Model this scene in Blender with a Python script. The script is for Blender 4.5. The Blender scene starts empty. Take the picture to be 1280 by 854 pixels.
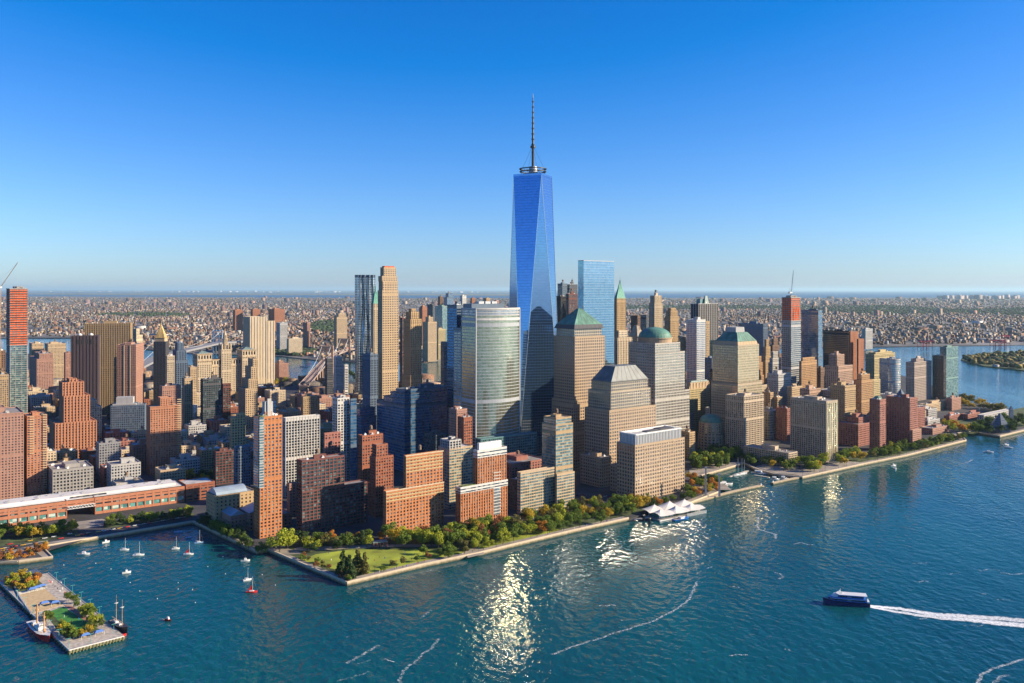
import bpy, math, random, time
import numpy as np
from math import sin, cos, pi, radians as R
T0 = time.time()
HAZE = 1.2e-5
sc = bpy.context.scene
col = sc.collection
# ---------------------------------------------------------------- camera
F, HZ, CX, CH = 1100.0, 362.0, 640.0, 250.0      # focal length in photo pixels, eye level row, centre column, camera height (m)
cam_d = bpy.data.cameras.new("camera"); cam = bpy.data.objects.new("camera", cam_d); col.objects.link(cam)
cam.location = (0, 0, CH); cam.rotation_euler = (R(90), R(-0.06), 0)
cam_d.sensor_width = 36; cam_d.lens = 36 * F / 1280
cam_d.shift_y = -(427 - HZ) / 1280
cam_d.clip_start = 1; cam_d.clip_end = 900000
sc.camera = cam
# ---------------------------------------------------------------- light
SUN_EL, SUN_AZ = R(22), R(-2)   # sun stands straight to the right of the camera
sv = (cos(SUN_EL) * cos(SUN_AZ), cos(SUN_EL) * sin(SUN_AZ), sin(SUN_EL))
w = bpy.data.worlds.new("World"); sc.world = w; w.use_nodes = True
nt = w.node_tree; nt.nodes.clear()
sky = nt.nodes.new('ShaderNodeTexSky'); sky.sky_type = 'NISHITA'; sky.sun_disc = False
sky.sun_elevation = SUN_EL; sky.sun_rotation = math.atan2(sv[0], sv[1])
sky.altitude = 300; sky.air_density = 1.0; sky.dust_density = 0.35; sky.ozone_density = 2.5
# clear, deep blue autumn sky: per channel response of the sky texture
def mth(op, a, b, c=None):
    n = nt.nodes.new('ShaderNodeMath'); n.operation = op
    for k, v in enumerate((a, b, c)):
        if v is None: continue
        if isinstance(v, (int, float)): n.inputs[k].default_value = v
        else: nt.links.new(v, n.inputs[k])
    return n.outputs[0]
sp = nt.nodes.new('ShaderNodeSeparateColor'); cb = nt.nodes.new('ShaderNodeCombineColor'); nt.links.new(sky.outputs[0], sp.inputs[0])
blue = mth('MULTIPLY', sp.outputs[2], 1.22); nt.links.new(blue, cb.inputs[2])
grn = mth('MINIMUM', mth('MULTIPLY', mth('POWER', mth('DIVIDE', sp.outputs[1], 20.0), 1.35), 24.5), mth('MULTIPLY', blue, .93)); nt.links.new(grn, cb.inputs[1])
nt.links.new(mth('MINIMUM', mth('MAXIMUM', mth('MULTIPLY', mth('SUBTRACT', sp.outputs[0], 1.45), .8), mth('MULTIPLY', sp.outputs[0], .03)), mth('MULTIPLY', grn, .92)), cb.inputs[0])
bg = nt.nodes.new('ShaderNodeBackground'); bg.inputs['Strength'].default_value = 0.078
wo = nt.nodes.new('ShaderNodeOutputWorld')
nt.links.new(cb.outputs[0], bg.inputs[0]); nt.links.new(bg.outputs[0], wo.inputs[0])
sun_d = bpy.data.lights.new("sun", 'SUN'); sun_d.energy = 5.0; sun_d.angle = R(0.5); sun_d.color = (1.0, 0.83, 0.60)
sun = bpy.data.objects.new("sun", sun_d); col.objects.link(sun)
from mathutils import Vector
sun.rotation_euler = Vector(sv).to_track_quat('Z', 'Y').to_euler(); sun.location = (500, -200, 900)
sc.view_settings.view_transform = 'Standard'; sc.view_settings.look = 'None'
sc.view_settings.exposure = 1.0; sc.view_settings.gamma = 1.0
sc.cycles.use_denoising = True
sc.cycles.max_bounces = 6; sc.cycles.glossy_bounces = 3; sc.cycles.diffuse_bounces = 2; sc.cycles.volume_bounces = 0
sc.cycles.sample_clamp_indirect = 300; sc.cycles.blur_glossy = 0.0; sc.cycles.caustics_reflective = False

# ---------------------------------------------------------------- survey: photo row/column of a point at height z -> metres
def P(px, py, z=3.0):
    Y = (CH - z) * F / (py - HZ); return ((px - CX) / F * Y, Y)
def D(py, z=3.0): return (CH - z) * F / (py - HZ)
def AX(px, Y): return (px - CX) / F * Y
def Z(py, Y): return CH - (py - HZ) * Y / F

# ---------------------------------------------------------------- materials
MATS = {}
def nodes(name):
    m = bpy.data.materials.new(name); m.use_nodes = True; MATS[name] = m
    n = m.node_tree.nodes; return m, n, m.node_tree.links, n['Principled BSDF']
def mat(name, c, rough=0.8, metal=0.0, var=0.12, scale=0.25, bump=0.0, spec=None, emit=None):
    c = tuple(x*.87 for x in c)
    m, n, l, b = nodes(name)
    b.inputs['Roughness'].default_value = rough; b.inputs['Metallic'].default_value = metal
    if spec is not None: b.inputs['Specular IOR Level'].default_value = spec
    m.diffuse_color = (*c, 1)
    if var:
        tc = n.new('ShaderNodeTexCoord'); ns = n.new('ShaderNodeTexNoise'); ns.inputs['Scale'].default_value = scale; ns.inputs['Detail'].default_value = 6
        l.new(tc.outputs['Object'], ns.inputs['Vector'])
        cr = n.new('ShaderNodeValToRGB'); cr.color_ramp.elements[0].position = 0.3; cr.color_ramp.elements[1].position = 0.7
        cr.color_ramp.elements[0].color = (*[x * (1 - 2 * var) for x in c], 1); cr.color_ramp.elements[1].color = (*[min(1, x * (1 + 1.5 * var)) for x in c], 1)
        l.new(ns.outputs['Fac'], cr.inputs[0]); l.new(cr.outputs[0], b.inputs['Base Color'])
        if bump:
            bp = n.new('ShaderNodeBump'); bp.inputs['Strength'].default_value = bump; bp.inputs['Distance'].default_value = 0.3
            n2 = n.new('ShaderNodeTexNoise'); n2.inputs['Scale'].default_value = scale * 12; l.new(tc.outputs['Object'], n2.inputs['Vector'])
            l.new(n2.outputs['Fac'], bp.inputs['Height']); l.new(bp.outputs[0], b.inputs['Normal'])
    else: b.inputs['Base Color'].default_value = (*c, 1)
    return m
def wallmat(name, c, rough=0.85, tint=0.1):
    # masonry: large weathering patches, fine grain, streaks running down
    m, n, l, b = nodes(name)
    b.inputs['Roughness'].default_value = rough; m.diffuse_color = (*c, 1)
    tc = n.new('ShaderNodeTexCoord'); mp = n.new('ShaderNodeMapping'); mp.inputs['Scale'].default_value = (0.35, 0.35, 0.05)
    l.new(tc.outputs['Object'], mp.inputs['Vector'])
    ns = n.new('ShaderNodeTexNoise'); ns.inputs['Scale'].default_value = 1; ns.inputs['Detail'].default_value = 8; ns.inputs['Roughness'].default_value = .65
    l.new(mp.outputs[0], ns.inputs['Vector'])
    n2 = n.new('ShaderNodeTexNoise'); n2.inputs['Scale'].default_value = 1.7; n2.inputs['Detail'].default_value = 3; l.new(tc.outputs['Object'], n2.inputs['Vector'])
    ad = n.new('ShaderNodeMath'); ad.operation = 'ADD'; l.new(ns.outputs['Fac'], ad.inputs[0]); l.new(n2.outputs['Fac'], ad.inputs[1])
    cr = n.new('ShaderNodeValToRGB'); cr.color_ramp.elements[0].position = 0.75; cr.color_ramp.elements[1].position = 1.25
    hf = n.new('ShaderNodeMath'); hf.operation = 'MULTIPLY'; hf.inputs[1].default_value = 0.8; l.new(ad.outputs[0], hf.inputs[0])
    cr.color_ramp.elements[0].position = 0.6; cr.color_ramp.elements[1].position = 1.0
    cr.color_ramp.elements[0].color = (*[x * (1 - 2.2 * tint) for x in c], 1); cr.color_ramp.elements[1].color = (*[min(1, x * (1 + 1.6 * tint)) for x in c], 1)
    l.new(hf.outputs[0], cr.inputs[0]); l.new(cr.outputs[0], b.inputs['Base Color'])
    return m
def glassmat(name, dark, blind, cell=(3.2, 3.2), pb=0.25, rough=0.07, metal=0.0, spec=0.9, dev=0.35, wob=0.0, ior=1.5):
    if metal < .5: dark = tuple(x*.8 for x in dark); blind = tuple(x*.8 for x in blind)
    # window glass: each pane of the facade takes its own tone, some have blinds down
    m, n, l, b = nodes(name); m.diffuse_color = (*dark, 1)
    tc = n.new('ShaderNodeTexCoord'); vm = n.new('ShaderNodeVectorMath'); vm.operation = 'DIVIDE'
    vm.inputs[1].default_value = (cell[0], cell[0], cell[1]); l.new(tc.outputs['Object'], vm.inputs[0])
    fl = n.new('ShaderNodeVectorMath'); fl.operation = 'FLOOR'; l.new(vm.outputs[0], fl.inputs[0])
    wn = n.new('ShaderNodeTexWhiteNoise'); l.new(fl.outputs[0], wn.inputs['Vector'])
    cr = n.new('ShaderNodeValToRGB'); cr.color_ramp.interpolation = 'CONSTANT'; e = cr.color_ramp.elements
    e[0].position = 0; e[0].color = (*dark, 1); e[1].position = 1 - pb; e[1].color = (*blind, 1)
    x = e.new(0.4 * (1 - pb)); x.color = (*[d * (1 + dev) for d in dark], 1)
    x = e.new(0.75 * (1 - pb)); x.color = (*[d * (1 - dev) for d in dark], 1)
    l.new(wn.outputs['Value'], cr.inputs[0]); l.new(cr.outputs[0], b.inputs['Base Color'])
    b.inputs['Roughness'].default_value = rough; b.inputs['Metallic'].default_value = metal; b.inputs['Specular IOR Level'].default_value = spec; b.inputs['IOR'].default_value = ior
    if wob:   # panes are never perfectly in one plane
        sb = n.new('ShaderNodeVectorMath'); sb.operation = 'SUBTRACT'; l.new(wn.outputs['Color'], sb.inputs[0]); sb.inputs[1].default_value = (.5, .5, .5)
        ss = n.new('ShaderNodeVectorMath'); ss.operation = 'SCALE'; l.new(sb.outputs[0], ss.inputs[0]); ss.inputs['Scale'].default_value = wob
        ge = n.new('ShaderNodeNewGeometry'); a2 = n.new('ShaderNodeVectorMath'); a2.operation = 'ADD'
        l.new(ge.outputs['Normal'], a2.inputs[0]); l.new(ss.outputs[0], a2.inputs[1]); l.new(a2.outputs[0], b.inputs['Normal'])
    return m
def M(n): return MATS[n]

WALLS = dict(
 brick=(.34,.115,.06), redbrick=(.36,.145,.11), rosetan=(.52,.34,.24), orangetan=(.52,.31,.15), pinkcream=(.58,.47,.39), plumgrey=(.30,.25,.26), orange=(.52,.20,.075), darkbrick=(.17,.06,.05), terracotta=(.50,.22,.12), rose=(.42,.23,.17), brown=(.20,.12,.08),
 tan=(.52,.36,.19), cream=(.62,.50,.34), buff=(.47,.33,.18), gold=(.54,.43,.22), granite=(.48,.345,.22), sand=(.56,.41,.25), white=(.70,.68,.63), palegrey=(.50,.49,.47),
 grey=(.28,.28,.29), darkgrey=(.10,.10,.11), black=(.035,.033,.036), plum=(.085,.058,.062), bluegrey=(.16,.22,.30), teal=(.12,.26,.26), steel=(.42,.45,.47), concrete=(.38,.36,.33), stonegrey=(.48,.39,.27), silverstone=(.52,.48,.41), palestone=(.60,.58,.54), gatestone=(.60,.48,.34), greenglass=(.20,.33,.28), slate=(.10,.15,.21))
for k, c in WALLS.items(): wallmat(k, tuple(x*.79 for x in c), 0.85 if k not in ('steel', 'greenglass', 'teal', 'slate') else 0.4)
glassmat('win', (.022,.032,.048), (.25,.24,.21), pb=.18)
glassmat('win_lit', (.035,.05,.065), (.34,.32,.28), pb=.28, wob=.012, ior=1.9)
glassmat('win_teal', (.02,.055,.065), (.14,.22,.22), pb=.14)
glassmat('win_cyan', (.07,.15,.17), (.26,.38,.36), pb=.22, rough=.1, dev=.25, wob=.02, ior=1.9)
glassmat('win_blue', (.03,.10,.21), (.08,.18,.30), cell=(4, 4), pb=.25, rough=.08, ior=1.9, wob=.01)
glassmat('win_navy', (.02,.035,.06), (.05,.075,.11), cell=(4.2, 4.2), pb=.25, rough=.11, wob=.012, ior=2.1)
glassmat('curtain_blue', (.05,.14,.30), (.07,.17,.34), cell=(3, 4), pb=.3, rough=.05, metal=.85, dev=.1, wob=.003)
glassmat('tower_mirror', (.16,.31,.55), (.18,.33,.58), cell=(3.1, 4), pb=.3, rough=.05, metal=.92, dev=.05)
glassmat('curtain_sky', (.32,.46,.58), (.36,.51,.62), cell=(3, 4), pb=.3, rough=.05, metal=.9, dev=.08, wob=.003)
glassmat('curtain_green', (.36,.38,.26), (.42,.43,.31), cell=(3, 4.1), pb=.3, rough=.15, metal=.8, dev=.14, wob=.012)
glassmat('curtain_dim', (.16,.20,.22), (.26,.30,.31), cell=(3, 4), pb=.3, rough=.12, metal=.7, dev=.2, wob=.01)
glassmat('curtain_silver', (.33,.38,.42), (.48,.50,.51), cell=(3, 4), pb=.3, rough=.14, metal=.7, dev=.15, wob=.015)
glassmat('curtain_gold', (.50,.42,.26), (.60,.52,.34), cell=(3, 4), pb=.3, rough=.18, metal=.6, dev=.12, wob=.015)
glassmat('win_bright', (.36,.34,.30), (.46,.44,.38), cell=(3.4, 4), pb=.3, rough=.16, metal=.75, dev=.2, wob=.012)
glassmat('net', (.72,.13,.04), (.5,.16,.1), cell=(4, 4), pb=.15, rough=.8, spec=.2, dev=.2)
glassmat('pane_green', (.12,.30,.27), (.6,.72,.62), cell=(4, 4), pb=.35, rough=.12)
mat('roof', (.30,.28,.26), .9, var=.22, scale=.15); mat('roof_pale', (.55,.53,.50), .85, var=.15, scale=.12); mat('roof_dark', (.13,.125,.13), .9, var=.2, scale=.2)
mat('roof_tan', (.45,.36,.26), .9, var=.2, scale=.2); mat('roof_red', (.36,.17,.12), .9, var=.2, scale=.2); mat('roof_green', (.15,.20,.05), .95, var=.4, scale=.5)
mat('copper', (.11,.25,.19), .55, var=.2, scale=.12, spec=.3); mat('copper_bright', (.10,.36,.27), .6, var=.15, scale=.3); mat('copper_grey', (.22,.30,.27), .5, var=.1); mat('lead_roof', (.15,.17,.17), .6, 0, var=.2, scale=.08); mat('gilt', (.46,.31,.11), .5, .25, var=.12, scale=.4)
mat('metal', (.45,.46,.47), .45, .4, var=.1); mat('darkmetal', (.05,.06,.07), .5, .5, var=.1); mat('chrome', (.75,.78,.8), .22, .9, var=0); mat('crane', (.65,.38,.12), .6, var=.1)
mat('tank', (.22,.15,.10), .9, var=.2); mat('white_paint', (.78,.78,.75), .4, var=.06, scale=1); mat('red_paint', (.75,.03,.02), .4, var=.1, scale=.6); mat('black_paint', (.02,.022,.03), .35, var=.1); mat('navy_paint', (.008,.03,.12), .35, var=.05); mat('blue_paint', (.03,.17,.55), .3, var=.05, scale=.5)
mat('mast_tan', (.55,.30,.13), .6, var=.08); mat('teal_paint', (.10,.40,.38), .5, var=.05); mat('sail', (.75,.62,.42), .9, var=.1, scale=.8); mat('deck', (.42,.33,.23), .85, var=.15, scale=.5)
mat('fabric', (.62,.60,.56), .8, var=.05, scale=.1); mat('trunk', (.12,.085,.06), .95, var=.2, scale=1.5); mat('seat_red', (.5,.05,.04), .5, var=0)
mat('asphalt', (.055,.055,.06), .9, var=.25, scale=.03); mat('pavement', (.34,.30,.25), .9, var=.18, scale=.08, bump=.2); mat('boards', (.52,.46,.38), .9, var=.18, scale=.35)
mat('sand_floor', (.60,.44,.23), .95, var=.1, scale=.4, bump=.2); mat('turf', (.05,.24,.035), .9, var=.2, scale=.3)
mat('lawn', (.32,.38,.03), .95, var=.22, scale=.05); mat('garden', (.07,.10,.03), .95, var=.35, scale=.12); mat('paint_line', (.75,.72,.6), .8, var=.1); mat('pile', (.20,.20,.10), .95, var=.3, scale=.6)
mat('bridge_stone', (.42,.27,.19), .9, var=.12, scale=.06); mat('bridge_deck', (.30,.22,.18), .85, var=.15, scale=.05); mat('bridge_blue', (.30,.42,.52), .6, var=.05); mat('cable', (.6,.6,.58), .5, var=0)
mat('crane_red', (.65,.08,.10), .5, var=0); mat('ice', (.75,.75,.75), .5, var=0)

def seawall_mat():      # pale coping blocks, dark wet tide band with weed just above the water
    m, n, l, b = nodes('stone'); b.inputs['Roughness'].default_value = .9
    tc = n.new('ShaderNodeTexCoord'); sx = n.new('ShaderNodeSeparateXYZ'); l.new(tc.outputs['Object'], sx.inputs[0])
    ns = n.new('ShaderNodeTexNoise'); ns.inputs['Scale'].default_value = .35; ns.inputs['Detail'].default_value = 6; l.new(tc.outputs['Object'], ns.inputs['Vector'])
    ad = n.new('ShaderNodeMath'); ad.operation = 'MULTIPLY_ADD'; ad.inputs[1].default_value = 2.2; l.new(ns.outputs['Fac'], ad.inputs[0]); l.new(sx.outputs['Z'], ad.inputs[2])
    cr = n.new('ShaderNodeValToRGB'); e = cr.color_ramp.elements; mr = n.new('ShaderNodeMapRange'); mr.inputs['From Min'].default_value = 0; mr.inputs['From Max'].default_value = 6; l.new(ad.outputs[0], mr.inputs['Value']); l.new(mr.outputs[0], cr.inputs[0])
    e[0].position = .22; e[0].color = (.045, .05, .03, 1); e[1].position = .9; e[1].color = (.60, .50, .36, 1); x = e.new(.42); x.color = (.20, .17, .10, 1); x = e.new(.6); x.color = (.46, .37, .25, 1); l.new(cr.outputs[0], b.inputs['Base Color'])
seawall_mat()
# ---------------------------------------------------------------- objects
def tag(o, label=None, cat=None, group=None, kind=None):
    if label: o['label'] = label
    if cat: o['category'] = cat
    if group: o['group'] = group
    if kind: o['kind'] = kind
    return o
def empty(name, loc, rz=0.0, label=None, cat=None, group=None):
    o = bpy.data.objects.new(name, None); o.location = loc; o.rotation_euler = (0, 0, rz); o.empty_display_size = 2; col.objects.link(o)
    return tag(o, label, cat, group)
class MB:
    def __init__(s): s.v = []; s.f = []
    def quad(s, a, b, c, d):
        i = len(s.v); s.v += [a, b, c, d]; s.f.append((i, i+1, i+2, i+3))
    def poly(s, pts):
        i = len(s.v); s.v += pts; s.f.append(tuple(range(i, i+len(pts))))
    def box(s, x0, x1, y0, y1, z0, z1):
        i = len(s.v); s.v += [(x0,y0,z0),(x1,y0,z0),(x1,y1,z0),(x0,y1,z0),(x0,y0,z1),(x1,y0,z1),(x1,y1,z1),(x0,y1,z1)]
        s.f += [(i,i+3,i+2,i+1),(i+4,i+5,i+6,i+7),(i,i+1,i+5,i+4),(i+1,i+2,i+6,i+5),(i+2,i+3,i+7,i+6),(i+3,i,i+4,i+7)]
    def prism(s, pl, z0, z1, pl2=None, caps=True):
        n = len(pl); i = len(s.v); q = pl2 or pl
        s.v += [(x, y, z0) for x, y in pl] + [(x, y, z1) for x, y in q]
        for k in range(n): s.f.append((i+k, i+(k+1) % n, i+n+(k+1) % n, i+n+k))
        if caps: s.f.append(tuple(range(i+n, i+2*n))); s.f.append(tuple(range(i+n-1, i-1, -1)))
    def cyl(s, x, y, z0, z1, r0, r1=None, n=10, ph=0.0):
        r1 = r0 if r1 is None else r1
        s.prism([(x+r0*cos(ph+2*pi*k/n), y+r0*sin(ph+2*pi*k/n)) for k in range(n)], z0, z1, [(x+r1*cos(ph+2*pi*k/n), y+r1*sin(ph+2*pi*k/n)) for k in range(n)])
    def ring(s, A, B, z0, z1):      # wall band between outline A (outside) and B (inside)
        n = len(A); i = len(s.v)
        s.v += [(x,y,z0) for x,y in A] + [(x,y,z1) for x,y in A] + [(x,y,z1) for x,y in B] + [(x,y,z0) for x,y in B]
        for k in range(n):
            j = (k+1) % n
            for a in (0, 1, 2, 3):
                b = (a+1) % 4
                s.f.append((i+a*n+k, i+a*n+j, i+b*n+j, i+b*n+k))
    def bar(s, p, q, r=0.2, n=4, r2=None):
        p = Vector(p); q = Vector(q); d = (q-p)
        if d.length < 1e-6: return
        a = d.orthogonal().normalized(); b = d.cross(a).normalized(); i = len(s.v); r2 = r if r2 is None else r2
        for c, rr in ((p, r), (q, r2)):
            for k in range(n):
                t = 2*pi*(k+.5)/n; s.v.append(tuple(c + a*(rr*cos(t)) + b*(rr*sin(t))))
        for k in range(n): s.f.append((i+k, i+(k+1) % n, i+n+(k+1) % n, i+n+k))
        s.f.append(tuple(range(i+n-1, i-1, -1))); s.f.append(tuple(range(i+n, i+2*n)))
    def mesh(s, name, m, smooth=False):
        me = bpy.data.meshes.new(name); me.from_pydata(s.v, [], s.f); me.materials.append(M(m) if isinstance(m, str) else m)
        if smooth: me.shade_smooth()
        return me
    def build(s, name, m, parent=None, smooth=False, kind=None):
        o = bpy.data.objects.new(name, s.mesh(name, m, smooth)); col.objects.link(o)
        if parent is not None: o.parent = parent
        if kind: o['kind'] = kind
        return o
def copy_tree(o, parent=None):
    c = o.copy(); col.objects.link(c)
    if parent is not None: c.parent = parent
    for ch in KIDS.get(o.name, list(o.children)): copy_tree(ch, c)
    return c
KIDS = {}
def offset(pl, d):
    n = len(pl); out = []
    for i in range(n):
        p0, p1, p2 = pl[i-1], pl[i], pl[(i+1) % n]
        e1 = (p1[0]-p0[0], p1[1]-p0[1]); e2 = (p2[0]-p1[0], p2[1]-p1[1])
        l1 = math.hypot(*e1) or 1; l2 = math.hypot(*e2) or 1
        n1 = (e1[1]/l1, -e1[0]/l1); n2 = (e2[1]/l2, -e2[0]/l2)
        k = 1 + n1[0]*n2[0] + n1[1]*n2[1]
        k = max(k, .3)
        out.append((p1[0] + d*(n1[0]+n2[0])/k, p1[1] + d*(n1[1]+n2[1])/k))
    return out
def rect(x0, x1, y0, y1): return [(x0, y0), (x1, y0), (x1, y1), (x0, y1)]
# facade recipes: wall, glass, floor height, bay width, pier share, spandrel share, reveal depth, pier proud, band offset
ST = {}
def S(name, wall, glass='win', fh=3.3, bw=3.4, pw=.42, sh=.42, d=.45, pd=.05, bo=0.0, roof='roof'): ST[name] = (wall, glass, fh, bw, pw, sh, d, pd, bo, roof)
S('brick', 'brick'); S('redbrick', 'redbrick', 'win', 3.3, 4.2, .45, .42); S('orange', 'orange', 'win_lit', 3.3, 4.0, .45, .42, roof='roof_tan'); S('darkbrick', 'darkbrick', 'win_teal', 3.3, 4.2, .24, .3)
S('rose', 'rose', 'win', 3.2, 3.4, .5, .5); S('terra', 'terracotta', 'win', 4, 4.2, .55, .35, .9, .3, -.3, 'roof_red'); S('brown', 'brown', 'win', 3.4, 3.2, .5, .45); S('tan', 'tan'); S('tanrib', 'tan', 'win', 3.6, 3.6, .5, .4, .6, .35)
S('cream', 'cream', 'win_lit', 3.6, 3.4, .45, .45, roof='roof_pale'); S('creamrib', 'cream', 'win', 3.8, 3.8, .5, .3, .7, .4, -.1, 'roof_pale'); S('buff', 'buff', roof='roof_tan'); S('gold', 'gold', 'win_teal', 3.6, 3.6, .4, .4)
S('sand', 'sand', 'win', 3.6, 3.4, .45, .45, roof='roof_tan'); S('granite', 'granite', 'win_navy', 4.2, 4.2, .44, .42, .5, .03, roof='roof'); S('dimsilver', 'palegrey', 'curtain_dim', 3.9, 4, .08, .26, .2, .05, 0, 'roof'); S('granite_glass', 'stonegrey', 'win_navy', 4, 3.6, .26, .3, .4, .02)
S('white', 'white', 'win_lit', 3.2, 3.0, .4, .42, roof='roof_pale'); S('whitegrid', 'palestone', 'win', 3.3, 3.7, .22, .2, .8, .25, roof='roof_pale'); S('hex', 'palestone', 'win', 3.3, 4.2, .34, .34, .5, .02, roof='roof_dark')
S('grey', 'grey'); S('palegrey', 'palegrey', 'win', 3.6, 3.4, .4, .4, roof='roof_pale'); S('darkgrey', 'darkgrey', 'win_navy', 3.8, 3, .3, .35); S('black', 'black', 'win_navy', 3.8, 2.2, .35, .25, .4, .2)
S('plum', 'plum', 'plum', 5, 5, .7, .8, .8, .7, 0, 'roof_dark'); S('ribs', 'buff', 'darkgrey', 3.9, 3.2, .42, .3, 1.0, .5, -.6, 'roof_dark'); S('ribwhite', 'palegrey', 'black', 3.9, 8, .14, .04, .25, .0, -.2, 'roof_dark'); S('slabribs', 'cream', 'palegrey', 60, 7, .72, .02, .6, .4, -.3, 'roof_pale')
S('blueglass', 'slate', 'win_blue', 4, 4, .02, .28, .15, -.1, 0, 'roof_dark'); S('navyglass', 'slate', 'win_navy', 3.9, 1.8, .15, .22, .2, .15, 0, 'roof_dark'); S('bluerib', 'bluegrey', 'win_navy', 3.9, 3, .4, .25, .5, .35, 0, 'roof')
S('banded', 'palegrey', 'win_navy', 3.9, 6, .06, .36, .3, -.1, 0, 'roof'); S('whiteband', 'white', 'win_navy', 3.4, 7, .1, .38, .9, -.3, 0, 'roof_pale'); S('curtain', 'steel', 'curtain_green', 4.1, 3, .04, .2, .12, -.04, 0, 'roof')
S('silver', 'palegrey', 'curtain_silver', 3.9, 3, .06, .32, .15, -.05, 0, 'roof_pale'); S('sky', 'steel', 'curtain_sky', 4.2, 3, .04, .07, .06, .0, 0, 'roof'); S('tealgl', 'greenglass', 'win_cyan', 3.2, 3.2, .1, .2, .2, .05, 0, 'roof')
S('greenlow', 'sand', 'win_cyan', 3.3, 3.2, .14, .36, .2, .04, 0, 'roof_pale'); S('tealband', 'buff', 'win_cyan', 3.3, 3.2, .08, .26, .2, -.05, 0, 'roof_tan'); S('stackslab', 'palegrey', 'win_cyan', 3.6, 9, .05, .12, 1.4, -.9, 0, 'roof')
S('goldglass', 'stonegrey', 'curtain_gold', 4, 3.4, .14, .3, .2, .03, 0, 'copper_grey'); S('brightglass', 'silverstone', 'win_bright', 4, 3.4, .2, .3, .2, .03); S('gateway', 'rose', 'win', 2.9, 3.6, .45, .4, .8, .25); S('rosetan', 'rosetan', 'win', 3.0, 3.6, .42, .36, .5, .15); S('orangetan', 'orangetan', 'win_lit', 3.2, 3.8, .42, .38, .5, .15); S('pinkcream', 'pinkcream', 'win_navy', 3.6, 3.4, .36, .3, .5, .3); S('gateway_lit', 'gatestone', 'win_lit', 3.0, 3.8, .28, .26, .9, .15); S('whiteblue', 'white', 'win_blue', 3.4, 3.6, .26, .3, .3, .05)
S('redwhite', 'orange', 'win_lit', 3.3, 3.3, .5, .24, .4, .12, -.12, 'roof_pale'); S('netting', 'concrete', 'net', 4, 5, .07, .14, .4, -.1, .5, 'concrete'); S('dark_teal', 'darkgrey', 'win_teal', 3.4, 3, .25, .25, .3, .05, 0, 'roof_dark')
S('loft', 'concrete', 'win', 4, 3.6, .4, .4); S('municipal', 'sand', 'win', 4, 4.0, .5, .4, .6, .2, 0, 'roof_tan')


def block(pl, z0, z1, st, wm, gm, rm, full=True, parapet=1.0):
    wall, glass, fh, bw, pw, sh, d, pd, bo, roof = ST[st]
    G = offset(pl, -d)
    gm.prism(G, z0, z1 - .4)
    Wn = offset(pl, -d-.05) ; Wo = offset(pl, bo)
    nf = max(1, round((z1-z0)/fh)); h = (z1-z0)/nf
    n = len(pl)
    for k in range(nf):
        zb = z0 + k*h
        b0, b1 = zb - .5*sh*h, zb + .5*sh*h
        if k == 0: b0, b1 = zb, zb + .3*h
        if nf > 22 and fh < 10 and k in (nf//2 + (int(z1*7) % 5) - 2, nf-1 - (int(z1*3) % 3)) and sh > .18: b1 = zb + .92*h
        wm.ring(Wo, Wn, b0, b1)
    wm.ring(Wo, offset(pl, -.55 - max(0, d-.5)), z1 - sh*h, z1 + parapet)
    ztop = z1 + parapet - .05
    for k in range(n):
        a, b = pl[k], pl[(k+1) % n]; L = math.hypot(b[0]-a[0], b[1]-a[1])
        if L < .8*bw and n > 6: nb = 1
        else: nb = max(1, round(L/bw))
        if L < .5: continue
        ux, uy = (b[0]-a[0])/L, (b[1]-a[1])/L; nx, ny = uy, -ux
        wd = pw*L/nb
        for i in range(nb+1):
            c = L*i/nb; s0, s1 = max(c - wd/2, 0), min(c + wd/2, L)
            if s1-s0 < .05: continue
            x0, y0 = a[0]+ux*s0, a[1]+uy*s0; x1, y1 = a[0]+ux*s1, a[1]+uy*s1
            o = pd; e = -d-.05
            A = (x0+nx*e, y0+ny*e); B = (x0+nx*o, y0+ny*o); C_ = (x1+nx*o, y1+ny*o); Dd = (x1+nx*e, y1+ny*e)
            j = len(wm.v); wm.v += [(*A, z0), (*B, z0), (*C_, z0), (*Dd, z0), (*A, ztop), (*B, ztop), (*C_, ztop), (*Dd, ztop)]
            wm.f += [(j, j+1, j+5, j+4), (j+1, j+2, j+6, j+5), (j+2, j+3, j+7, j+6), (j+4, j+5, j+6, j+7)]
    rm.prism(offset(pl, -.5), z1 - .35, z1 + .05)

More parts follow.
